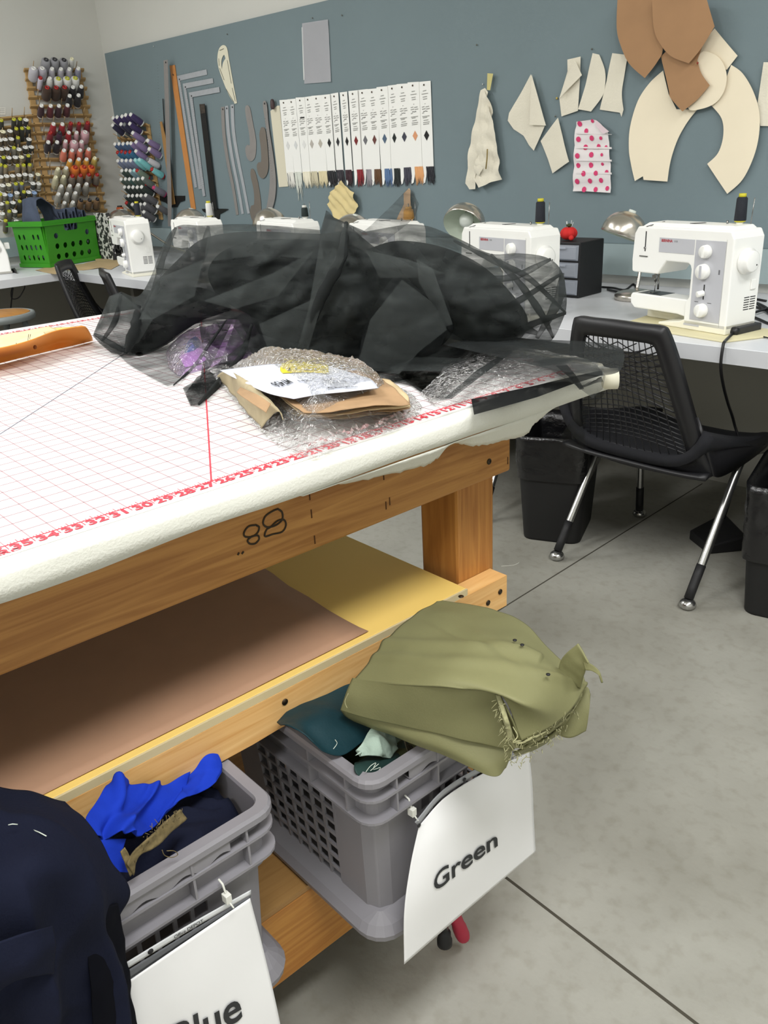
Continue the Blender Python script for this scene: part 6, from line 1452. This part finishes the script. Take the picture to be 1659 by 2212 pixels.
# ================================================================== things on the cutting mat
# --- folder with papers and pins, left
fo = thing('orange_folder', 'orange paper folder with a curled flap lying open on the mat', 'folder', tabz(.002, 60, 760))
M_org = mat('folder_orange', rgb(238, 152, 62), .6)
cloth('orange_flap', [[tabz(.004, *q) for q in [(-120, 812), (0, 784), (60, 769), (130, 753), (200, 735)]],
  [tabz(.020, *q) for q in [(-120, 795), (0, 768), (60, 754), (130, 734), (198, 726)]],
  [tabz(.045, *q) for q in [(-120, 778), (0, 754), (60, 741), (120, 717), (186, 707)]],
  [tabz(.050, *q) for q in [(-120, 770), (0, 752), (60, 737), (118, 715), (172, 704)]]], 30, 60, M_org, parent=fo, amp=.0008, sc=6)
cloth('folder_back', [[tabz(.003, *q) for q in [(-120, 790), (0, 762), (80, 742), (150, 726), (185, 718)]], [tabz(.004, *q) for q in [(-120, 745), (0, 728), (60, 716), (120, 708), (160, 706)]]], 12, 40, mat('folder_yellow', rgb(238, 206, 120), .6), parent=fo, amp=.002, sc=8)
MB().lathe([(.004, 0), (.004, .0008)], 12, tabz(.030, 76, 750)+Vector((0, 0, .0)), (.4, -.8, .3)).build('punched_hole', mat('hole_brown', rgb(120, 66, 24), .8), fo, world=True)
tp_ = thing('tissue_pattern', 'pale yellow tissue pattern sheets lying in the orange folder', 'paper', tabz(.01, 60, 735))
M_tis = mat('tissue_cream', rgb(228, 212, 168), .8, var=.14, vscale=30)
for k, (z, L) in enumerate([(.010, [(-120, 776), (0, 750), (70, 733), (128, 716), (-120, 748), (0, 722), (60, 712), (108, 704)]), (.014, [(-120, 785), (0, 757), (60, 742), (100, 731), (-120, 762), (0, 740), (60, 725), (95, 715)])]):
    cloth('tissue_sheet', [[tabz(z, *q) for q in L[:4]], [tabz(z+.006, (a[0]+b[0])/2, (a[1]+b[1])/2) for a, b in zip(L[:4], L[4:])], [tabz(z, *q) for q in L[4:]]], 20, 30, M_tis, parent=tp_, amp=.004, sc=16, seed=k, th=.0006)
for (a, b) in [((60, 738), (62, 722)), ((64, 732), (66, 722)), ((36, 746), (35, 741))]:
    mb = MB(); p = tabz(.020, *a); q = tabz(.050, *b); mb.cyl(p, q, .0005, seg=5)
    tag(mb.build('dress_pin', mat('pin_dark', rgb(70, 60, 50), .3, .8), world=True), 'tiny steel pin stuck upright in the tissue pattern, %s' % {60: 'tallest', 64: 'right of the tallest', 36: 'farthest left'}[a[0]], 'pin')

# --- pattern stack in a clear bag
sk = thing('pattern_stack', 'stack of folded tan pattern tissue inside the clear bag', 'paper stack', tabz(.002, 700, 880))
M_tt = mat('tissue_tan', rgb(204, 182, 142), .8, var=.3, vscale=14, bump=.2, bscale=30)
M_tt2 = mat('tissue_brown', rgb(166, 134, 98), .8, var=.3, vscale=16, bump=.2, bscale=30)
base_l = [(498, 812), (560, 850), (600, 880), (655, 912)]
for k in range(7):
    z = .004+.0055*k; rr = random.Random(k); j = lambda s=9: rr.uniform(-s, s)
    lft = 560+4*k; L = [[(520+j()+30*(k > 2), 812+j(3)), (640+j(), 805), (760+j(), 815), (838+j(), 832+j(3))],
         [(575+j()+25*(k > 2), 862+j(3)), (680+j(), 850), (790+j(), 850), (872+j(), 866+j(3))],
         [(640+j()+12*(k > 2), 905+j(3)), (720+j(), 905+j(2)), (810+j(), 896+j(2)), (884+j(4), 886+j(3))]]
    cloth('folded_tissue', [[tabz(z+(.004 if r == 1 else 0), a, b-.95*(k*2.6)) for a, b in row] for r, row in enumerate(L)], 24, 40, M_tt if k % 3 else M_tt2, parent=sk, amp=.005, sc=13, seed=k, th=.0009)
cloth('rolled_tissue', [[tabz(.006, 470, 812), tabz(.006, 515, 868), tabz(.006, 565, 925)], [tabz(.04, 490, 800), tabz(.045, 545, 850), tabz(.035, 600, 890)], [tabz(.05, 520, 812), tabz(.046, 570, 850), tabz(.03, 615, 905)]], 24, 40, mat('tissue_grey', rgb(170, 156, 124), .8, var=.2, vscale=24), parent=sk, amp=.004, sc=18, seed=2, th=.0009)
cloth('open_fold', [[tabz(.052, 520, 838), tabz(.055, 555, 852), tabz(.05, 585, 872)], [tabz(.050, 512, 850), tabz(.046, 545, 872), tabz(.042, 575, 892)]], 12, 20, M_tt2, parent=sk, amp=.003, sc=20, seed=5, th=.0009)
en = thing('pattern_envelope', 'white printed pattern envelope with a yellow band on the tissue stack', 'envelope', tabz(.045, 640, 830))
EG = [[tabz(.045, 476, 800), tabz(.052, 600, 786), tabz(.052, 700, 790), tabz(.050, 800, 818)], [tabz(.046, 510, 818), tabz(.054, 600, 806), tabz(.055, 700, 806), tabz(.052, 812, 830)], [tabz(.050, 575, 848), tabz(.056, 640, 828), tabz(.056, 710, 828), tabz(.052, 815, 836)], [tabz(.046, 634, 862), tabz(.052, 690, 852), tabz(.054, 750, 846), tabz(.051, 818, 838)]]
MB().grid([[surf(EG, j/30, i/24) for j in range(31)] for i in range(25)]).build('envelope_sheet', mat('envelope_white', rgb(206, 210, 222), .6), en, world=True, solid=.0008)
up = Vector((0, 0, .0016))
MB().grid([[surf(EG, .36+.34*j/14, .02+.36*i/8)+up for j in range(15)] for i in range(9)]).build('yellow_band', mat('band_yellow', rgb(206, 190, 40), .6), en, world=True, solid=.0003)
def etext(s, u0, v0, w, h, flip=False, m=M_let, name='printed_text', skew=0):
    vs, fs = txt(s, 1.0, bold=.015, align='LEFT'); x1 = max(v.x for v in vs)
    out = [surf(EG, u0+w*(v.x/x1)*(-1 if flip else 1)+skew*v.y, v0+h*(v.y if flip else -v.y))+up*1.6 for v in vs]
    MB().add(out, fs).build(name, m, en, world=True)
etext('M7456', .30, .62, .17, .16, flip=True, name='pattern_number'); etext('LT 11', .62, .27, .20, .12, flip=True, name='band_text')
etext("McCALL'S M7456", .52, .90, .30, .07, name='printed_line'); etext('8.14 20', .36, .66, .12, .07, name='printed_line'); etext('PATTERN SIZE 6-14', .62, .62, .25, .05, name='printed_line')
mb = MB()
for k in range(7): a, b = surf(EG, .62, .66+.035*k)+up*1.5, surf(EG, .84-.02*(k % 3), .66+.035*k)+up*1.5; c = surf(EG, .84-.02*(k % 3), .668+.035*k)+up*1.5; d = surf(EG, .62, .668+.035*k)+up*1.5; mb.add([a, b, c, d], [(0, 1, 2, 3)])
mb.build('fine_print', M_text, en, world=True)

# --- crinkled clear bags
def film(name, px, hfun, mt, label, cat='plastic bag', step=.006, crk=.004, sc=40, seed=0, th=0, z0=.003, rim=False):
    poly = [tabz(.003, *p) for p in px]; poly = [(p.x, p.y) for p in poly]; V, F = polyfill(poly, step); mb = MB(); vs = []
    for x, y in V:
        d = bdist((x, y), poly); v = Vector((x*sc, y*sc, seed))
        c = (1-abs(mn.noise(v))*2.0)*.6 + abs(mn.noise(v*2.3))*.8 + (1-abs(mn.noise(v*4.1))*2)*.25
        vs.append((x, y, HT+z0+max(0, hfun(x, y, d)+c*crk*(min(1, d/.02+.15)+(1.6*math.exp(-((d-.022)/.014)**2) if rim else 0)))))
    mb.add(vs, F, False); o = mb.build(name, mt, world=True); return tag(o, label, cat)
def plastic(name, tint, alpha, fm=1.1, ns=55):
    m = bpy.data.materials.new(name); m.use_nodes = True; nt = m.node_tree; nt.nodes.clear()
    out = nt.nodes.new('ShaderNodeOutputMaterial'); tr = nt.nodes.new('ShaderNodeBsdfTransparent'); gl = nt.nodes.new('ShaderNodeBsdfGlossy'); df = nt.nodes.new('ShaderNodeBsdfDiffuse')
    tr.inputs[0].default_value = tint; gl.inputs['Roughness'].default_value = .1; gl.inputs[0].default_value = (1, 1, 1, 1); df.inputs[0].default_value = (.8, .8, .8, 1)
    fr = nt.nodes.new('ShaderNodeFresnel'); fr.inputs[0].default_value = 1.5
    ma = nt.nodes.new('ShaderNodeMath'); ma.operation = 'MULTIPLY_ADD'; ma.inputs[1].default_value = fm; ma.inputs[2].default_value = .02; ma.use_clamp = True
    nt.links.new(fr.outputs[0], ma.inputs[0])
    m1 = nt.nodes.new('ShaderNodeMixShader'); m1.inputs[0].default_value = alpha; nt.links.new(tr.outputs[0], m1.inputs[1]); nt.links.new(df.outputs[0], m1.inputs[2])
    m2 = nt.nodes.new('ShaderNodeMixShader'); nt.links.new(ma.outputs[0], m2.inputs[0]); nt.links.new(m1.outputs[0], m2.inputs[1]); nt.links.new(gl.outputs[0], m2.inputs[2])
    tc = nt.nodes.new('ShaderNodeTexCoord'); n2 = nt.nodes.new('ShaderNodeTexNoise'); n2.inputs['Scale'].default_value = ns; n2.inputs['Distortion'].default_value = 2.5
    bp = nt.nodes.new('ShaderNodeBump'); bp.inputs['Strength'].default_value = 1; bp.inputs['Distance'].default_value = .006
    nt.links.new(tc.outputs['Object'], n2.inputs['Vector']); nt.links.new(n2.outputs['Fac'], bp.inputs['Height'])
    nt.links.new(bp.outputs[0], gl.inputs['Normal']); nt.links.new(m2.outputs[0], out.inputs[0])
    return m
M_film1 = plastic('clear_bag', (.97, .97, .96, 1), .05, 2.0, 110)
bagpx = [(452, 800), (480, 838), (520, 885), (560, 930), (600, 965), (640, 988), (690, 990), (730, 968), (770, 955), (850, 932), (900, 905), (912, 880), (890, 850), (850, 838), (760, 818), (640, 806), (520, 800)]
film('clear_pattern_bag', bagpx, lambda x, y, d: .056*min(1, max(0, d-.028)/.045)**.8, M_film1, 'crinkled clear plastic bag around the tan pattern tissue stack', crk=.005, sc=85, step=.0036, rim=True)
film('clear_film', [(905, 850), (960, 800), (1010, 755), (1060, 742), (1180, 765), (1294, 784), (1290, 800), (1180, 822), (1050, 858), (1000, 872), (940, 880)], lambda x, y, d: .012*min(1, d/.05), M_film1, 'clear plastic film spread over the right corner of the mat', crk=.006, sc=22, seed=4)
M_pur = plastic('purple_bag', (.80, .62, .88, 1), .12)
pb_ = film('purple_package', [(358, 765), (375, 748), (420, 738), (470, 722), (540, 690), (620, 700), (640, 740), (560, 772), (480, 785), (430, 800), (385, 812), (365, 795)], lambda x, y, d: .03*min(1, d/.04)**.6, M_pur, 'purple printed plastic package under the left end of the tulle', 'package', crk=.005, sc=36, seed=7)
film('package_filling', [(385, 770), (440, 745), (540, 700), (610, 708), (600, 735), (480, 770), (400, 795)], lambda x, y, d: .018*min(1, d/.04)**.6, mat('lilac_card', rgb(206, 160, 214), .6), 'lilac card inside the purple package', 'card', crk=.002)
film('blue_card', [(398, 772), (412, 760), (440, 756), (442, 768), (420, 778)], lambda x, y, d: .024*min(1, d/.012)**.6+.006, mat('card_blue', rgb(70, 120, 190), .5), 'small blue card inside the purple package', 'card', crk=.002)

# --- the heap of black tulle
PA, PB = T(-.85, -.42, 0), T(.02, .10, 0); hd = (PB-PA).normalized(); PNn = Vector((hd.y, -hd.x, 0))
if PNn.dot(CAMC-PA) < 0: PNn = -PNn
def tulle_mat(name, alpha, col=(30, 34, 36), streak=.35, scale=(3, 3, 12), edge=.35):
    m = sheer(name, rgb(*col), alpha, .15, .75, 0, 40, edge)
    nt = m.node_tree; mx = [n for n in nt.nodes if n.type == 'MIX_SHADER'][0]; ma = [n for n in nt.nodes if n.type == 'MATH'][0]
    tc = nt.nodes.new('ShaderNodeTexCoord'); mp = nt.nodes.new('ShaderNodeMapping'); mp.inputs['Scale'].default_value = scale; mp.inputs['Rotation'].default_value = (.3, .5, .8)
    n = nt.nodes.new('ShaderNodeTexNoise'); n.inputs['Scale'].default_value = 3.2; n.inputs['Detail'].default_value = 5; n.inputs['Distortion'].default_value = 1.2
    nt.links.new(tc.outputs['Object'], mp.inputs[0]); nt.links.new(mp.outputs[0], n.inputs['Vector'])
    r = nt.nodes.new('ShaderNodeMapRange'); r.inputs[1].default_value = .35; r.inputs[2].default_value = .7; r.inputs[3].default_value = -streak*.5; r.inputs[4].default_value = streak
    ad = nt.nodes.new('ShaderNodeMath'); ad.operation = 'ADD'; ad.use_clamp = True
    nt.links.new(n.outputs['Fac'], r.inputs[0]); nt.links.new(ma.outputs[0], ad.inputs[0]); nt.links.new(r.outputs[0], ad.inputs[1]); nt.links.new(ad.outputs[0], mx.inputs[0])
    return m
tu = thing('black_tulle', 'big rumpled heap of black tulle piled on the cutting mat', 'fabric', T(-.45, -.15, .002))
def tulle(name, px, off, thick, mt, seed=0, step=9, crk=.02, sc=1/70., holes=(), zmin=.004, flat=None, sides=(1,), solid=0, smooth=True, fc=(730, 430), nf_=7.5, pa_=1.0):
    poly = cornered(px); V, F = polyfill(poly, step, [cornered(h) for h in holes])
    for sd in sides:
        mb = MB(); vs = []
        for x, y in V:
            d = bdist((x, y), poly); r_ = ray(x, y)
            tp0 = (PA-CAMC).dot(PNn)/r_.dot(PNn) if flat is None else 1e9
            tz = (HT+zmin-CAMC.z)/r_.z if r_.z < 0 else 1e9
            if flat is not None: tz2 = (HT+flat-CAMC.z)/r_.z; tp0 = tz2
            bulge = thick*(1-math.exp(-d/55.))
            v = Vector((x*sc, y*sc, seed*4.7+sd)); vd = mn.voronoi(v*.8+.5*mn.noise_vector(v*.6))[0]
            th = math.atan2(y-fc[1], x-fc[0])+.18*mn.noise(Vector((x/90, y/90, seed))); rr_ = math.hypot(x-fc[0], y-fc[1])
            pl = abs(math.sin(th*nf_+seed))*min(1, rr_/120.)
            c = 1.5*(vd[1]-vd[0])-.5+1.1*(1-pl)*pa_+.22*(1-abs(mn.noise(v*2.1+Vector((3, 3, 3))))*2.4)
            o_ = sd*(off+bulge)+crk*c*min(1, d/25.+.1)
            L_ = r_.length; t_ = min(tp0-o_/L_, tz); q = CAMC+r_*t_
            vs.append(q)
        mb.add(vs, F, smooth); mb.build(name, mt, tu, world=True, solid=solid)
M_t1 = tulle_mat('tulle_single', .32, (52, 56, 55)); M_t2 = tulle_mat('tulle_double', .52, (34, 37, 37)); M_t3 = tulle_mat('tulle_dense', .9, (18, 20, 20), .25); M_t0 = tulle_mat('tulle_veil', .24, (56, 59, 58), .22)
outer = [(200, 725), (215, 690), (236, 640), (262, 630), (298, 640, 1), (325, 600, 1), (348, 540, 1), (380, 490, 1), (440, 487, 1), (520, 484, 1), (600, 488), (692, 497), (705, 455), (722, 470), (748, 482), (790, 500), (880, 484), (930, 490, 1), (1000, 520, 1), (1060, 548, 1), (1120, 547, 1), (1180, 556, 1), (1213, 585, 1), (1224, 640, 1), (1222, 675), (1205, 715, 1), (1190, 738), (1100, 760), (1000, 800), (955, 860), (925, 858), (860, 812), (740, 815), (650, 800, 1), (560, 785), (500, 700), (440, 700), (400, 720), (330, 760, 1), (280, 768), (240, 762), (215, 742)]
win = [(462, 742), (478, 712), (500, 692), (528, 690), (552, 700), (560, 722), (540, 742), (515, 752), (500, 780), (480, 775)]
tulle('outer_layer', outer, .02, .10, M_t1, 1, 9, .022, 1/80., sides=(1, -1))
inner = [(300, 680), (330, 620, 1), (385, 560, 1), (440, 515, 1), (540, 500, 1), (690, 505, 1), (760, 500, 1), (830, 545, 1), (930, 560, 1), (1000, 560, 1), (1060, 590, 1), (1110, 640, 1), (1140, 690, 1), (1120, 735, 1), (1040, 760, 1), (960, 790), (925, 850), (860, 806), (740, 812), (640, 798, 1), (560, 770), (515, 690), (470, 690), (420, 700), (360, 745), (295, 755), (280, 740)]
tulle('inner_layer', inner, .0, .085, M_t2, 2, 10, .03, 1/60., sides=(1, -1))
core = [(470, 640), (450, 590, 1), (480, 545, 1), (560, 520, 1), (690, 520, 1), (770, 535, 1), (830, 580, 1), (900, 600, 1), (960, 640, 1), (985, 690, 1), (960, 740, 1), (900, 770, 1), (850, 800), (740, 806), (660, 792, 1), (600, 770), (560, 720), (540, 680), (510, 665)]
tulle('dense_core', core, .01, .05, M_t3, 3, 10, .025, 1/55., solid=.002)
tulle('dense_core', [(790, 540), (860, 520, 1), (960, 535, 1), (1050, 580, 1), (1110, 650, 1), (1100, 720, 1), (1000, 735), (920, 680), (850, 620)], -.02, .05, M_t3, 4, 10, .03, 1/40.)
tulle('dense_core', [(268, 755), (272, 725), (300, 680, 1), (345, 640, 1), (420, 620, 1), (480, 640, 1), (500, 670), (440, 690), (400, 712), (350, 748), (300, 768)], .02, .05, M_t3, 5, 8, .02, 1/45.)
# peaks
tulle('peak', [(690, 520), (697, 490), (704, 454), (712, 458), (722, 470), (745, 480), (780, 510), (800, 540), (760, 560), (710, 560)], .05, .015, M_t2, 6, 7, .010, 1/40.)
tulle('peak', [(765, 515), (800, 488), (850, 440), (880, 408), (890, 412), (905, 440), (898, 466), (880, 484), (860, 500), (820, 530)], .0, .02, M_t1, 7, 7, .012, 1/45.)
# big draped lobes in front
tulle('front_lobe', [(770, 800), (790, 700, 1), (840, 610, 1), (870, 600, 1), (930, 650, 1), (968, 712), (940, 770, 1), (900, 810, 1), (830, 826, 1)], .10, .03, M_t2, 8, 8, .012, 1/80.)
tulle('front_lobe', [(650, 790), (690, 660, 1), (735, 560, 1), (748, 480), (780, 500), (790, 600, 1), (750, 700, 1), (720, 800)], .09, .02, M_t1, 9, 8, .010, 1/60.)
tulle('front_lobe', [(820, 820), (880, 812, 1), (960, 800, 1), (1060, 790, 1), (1010, 830, 1), (970, 860, 1), (945, 860), (900, 835)], .08, .02, M_t1, 10, 8, .008, 1/50.)
M_t4 = tulle_mat('tulle_lit_fold', .30, (74, 79, 78), .12, edge=.2)  # paler copy of the tulle, light on the folds is put into its colour
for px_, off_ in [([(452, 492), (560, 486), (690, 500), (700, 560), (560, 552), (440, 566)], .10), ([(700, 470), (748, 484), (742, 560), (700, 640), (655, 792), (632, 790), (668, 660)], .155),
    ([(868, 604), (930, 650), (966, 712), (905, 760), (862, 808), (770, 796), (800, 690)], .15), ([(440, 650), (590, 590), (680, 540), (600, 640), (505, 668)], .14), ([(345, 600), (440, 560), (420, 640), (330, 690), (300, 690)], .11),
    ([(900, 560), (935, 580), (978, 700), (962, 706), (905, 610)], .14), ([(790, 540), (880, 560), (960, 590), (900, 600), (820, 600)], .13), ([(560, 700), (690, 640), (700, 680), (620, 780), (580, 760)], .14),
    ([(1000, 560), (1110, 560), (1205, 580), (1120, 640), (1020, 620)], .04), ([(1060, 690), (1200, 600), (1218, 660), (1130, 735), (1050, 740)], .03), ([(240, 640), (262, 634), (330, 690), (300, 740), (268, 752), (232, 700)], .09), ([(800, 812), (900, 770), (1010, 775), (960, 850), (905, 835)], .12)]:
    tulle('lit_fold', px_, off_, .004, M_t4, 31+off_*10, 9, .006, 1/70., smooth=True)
# hanging bits at the left
tulle('hanging_flap', [(255, 765), (300, 772, 1), (350, 752, 1), (440, 700, 1), (430, 760, 1), (400, 800, 1), (380, 828), (362, 834), (320, 812, 1), (275, 785)], .07, .01, M_t0, 11, 7, .008, 1/40.)
tulle('hanging_flap', [(395, 838), (412, 878), (432, 868), (455, 848), (520, 760, 1), (545, 715), (510, 690), (496, 730, 1), (470, 790, 1), (440, 812, 1), (415, 826)], .09, .01, M_t1, 12, 6, .010, 1/30.)
tulle('mouth_folds', [(200, 725), (222, 690), (240, 640), (262, 634), (300, 660), (305, 700), (285, 735), (278, 764), (262, 770), (216, 742)], .06, .02, M_t1, 13, 6, .016, 1/26.)
# long twisted folds
def rope(pts, r, mt, off=.10, name='twisted_fold'):
    P = []
    for (x, y, o_) in pts:
        r_ = ray(x, y); t_ = (PA-CAMC).dot(PNn)/r_.dot(PNn)-o_/r_.length; tz = (HT+.006-CAMC.z)/r_.z; P.append(CAMC+r_*min(t_, tz))
    L = cr_line(P, len(P)*8); n = len(L)
    MB().tube(L, [r*(.35+.65*math.sin(PI*(i+.5)/n))*(1+.25*mn.noise(Vector((i*.4, 1, r*900)))) for i in range(n)], 7).build(name, mt, tu, world=True)
rope([(545, 700, .10), (520, 770, .11), (470, 830, .12), (430, 872, .12)], .006, M_t2)
rope([(375, 832, .10), (420, 790, .11), (455, 740, .12), (490, 690, .1)], .003, M_t2)
tulle('crumpled_fold', [(400, 850), (425, 815), (470, 785, 1), (520, 745), (560, 720), (600, 735), (560, 760, 1), (520, 800, 1), (470, 840), (430, 876), (412, 876)], .10, .02, M_t2, 21, 5, .02, 1/22.)
tulle('crumpled_fold', [(430, 700), (500, 672), (560, 690), (545, 700), (500, 700), (480, 740, 1), (455, 790), (432, 822), (440, 770)], .10, .01, M_t2, 22, 5, .012, 1/22.)
rope([(262, 632, .08), (250, 690, .09), (222, 735, .08)], .005, M_t2); rope([(205, 722, .08), (240, 742, .09), (275, 762, .09)], .006, M_t2); rope([(300, 660, .08), (292, 710, .1), (275, 760, .1)], .010, M_t2)
rope([(748, 482, .06), (735, 560, .14), (690, 650, .15), (655, 760, .14)], .010, M_t2); rope([(850, 560, .05), (900, 600, .1), (950, 650, .1), (975, 715, .1)], .012, M_t2)
rope([(960, 560, .02), (1020, 620, .03), (1090, 690, .03), (1160, 720, .02)], .010, M_t2); rope([(900, 540, .02), (930, 600, .05), (940, 680, .06)], .009, M_t2)
rope([(1060, 550, 0), (1120, 610, 0), (1170, 680, 0), (1195, 730, 0)], .006, M_t2); rope([(1000, 600, .0), (1100, 600, .02), (1190, 560, 0)], .006, M_t2)
rope([(1222, 676, 0), (1150, 700, .02), (1080, 740, .03)], .006, M_t2); rope([(1040, 690, .02), (1120, 650, .02), (1215, 590, 0)], .005, M_t2)
rope([(980, 520, 0), (1060, 560, .0), (1140, 600, .01), (1222, 676, 0)], .005, M_t2); rope([(1215, 590, 0), (1205, 650, .0), (1160, 730, 0)], .008, M_t1)
rope([(380, 492, .02), (352, 560, .03), (330, 640, .05), (300, 690, .06)], .006, M_t1); rope([(450, 490, .02), (440, 540, .05), (400, 620, .08)], .008, M_t1)
# veil over the right end of the table
tulle('veil', [(960, 745), (1050, 728, 1), (1160, 733, 1), (1290, 740, 1), (1345, 755, 1), (1340, 800, 1), (1300, 812), (1200, 800), (1080, 772)], 0, 0, M_t2, 14, 8, .0, 1/60., flat=.045)
tulle('veil', [(1000, 760), (1180, 770), (1290, 790), (1308, 812), (1302, 840), (1280, 860), (1240, 830), (1190, 800), (1060, 800)], 0, 0, M_t0, 15, 8, .0, 1/60., flat=.012)
tulle('veil_hem', [(1018, 862), (1160, 832), (1230, 815), (1300, 800), (1302, 810), (1230, 832), (1160, 858), (1060, 886), (1024, 896)], 0, 0, M_t3, 16, 8, .0, 1/60., flat=.008)
tulle('veil_fold', [(960, 860), (1030, 800), (1100, 756), (1108, 760), (1040, 812), (975, 862)], 0, 0, M_t2, 17, 6, 0, flat=.03)
tulle('veil_fold', [(1155, 768), (1220, 782), (1245, 812), (1262, 840), (1252, 842), (1230, 815), (1200, 790)], 0, 0, M_t2, 18, 6, 0, flat=.014)
# loose end hanging off the corner
hg = [[tabz(.004, 1250, 830), tabz(.004, 1300, 812)], [at(1, T(0, .10, 0).y, 1262, 860), at(1, T(0, .10, 0).y, 1305, 850)], [at(1, T(0, .13, 0).y, 1235, 905), at(1, T(0, .13, 0).y, 1268, 900)], [at(1, T(0, .15, 0).y, 1205, 950), at(1, T(0, .15, 0).y, 1262, 975)]]
MB().grid(patch(hg, 30, 14, amp=.006, sc=20)).build('hanging_end', M_t1, tu, world=True)
try: SC.cycles.transparent_max_bounces = 24
except Exception: pass
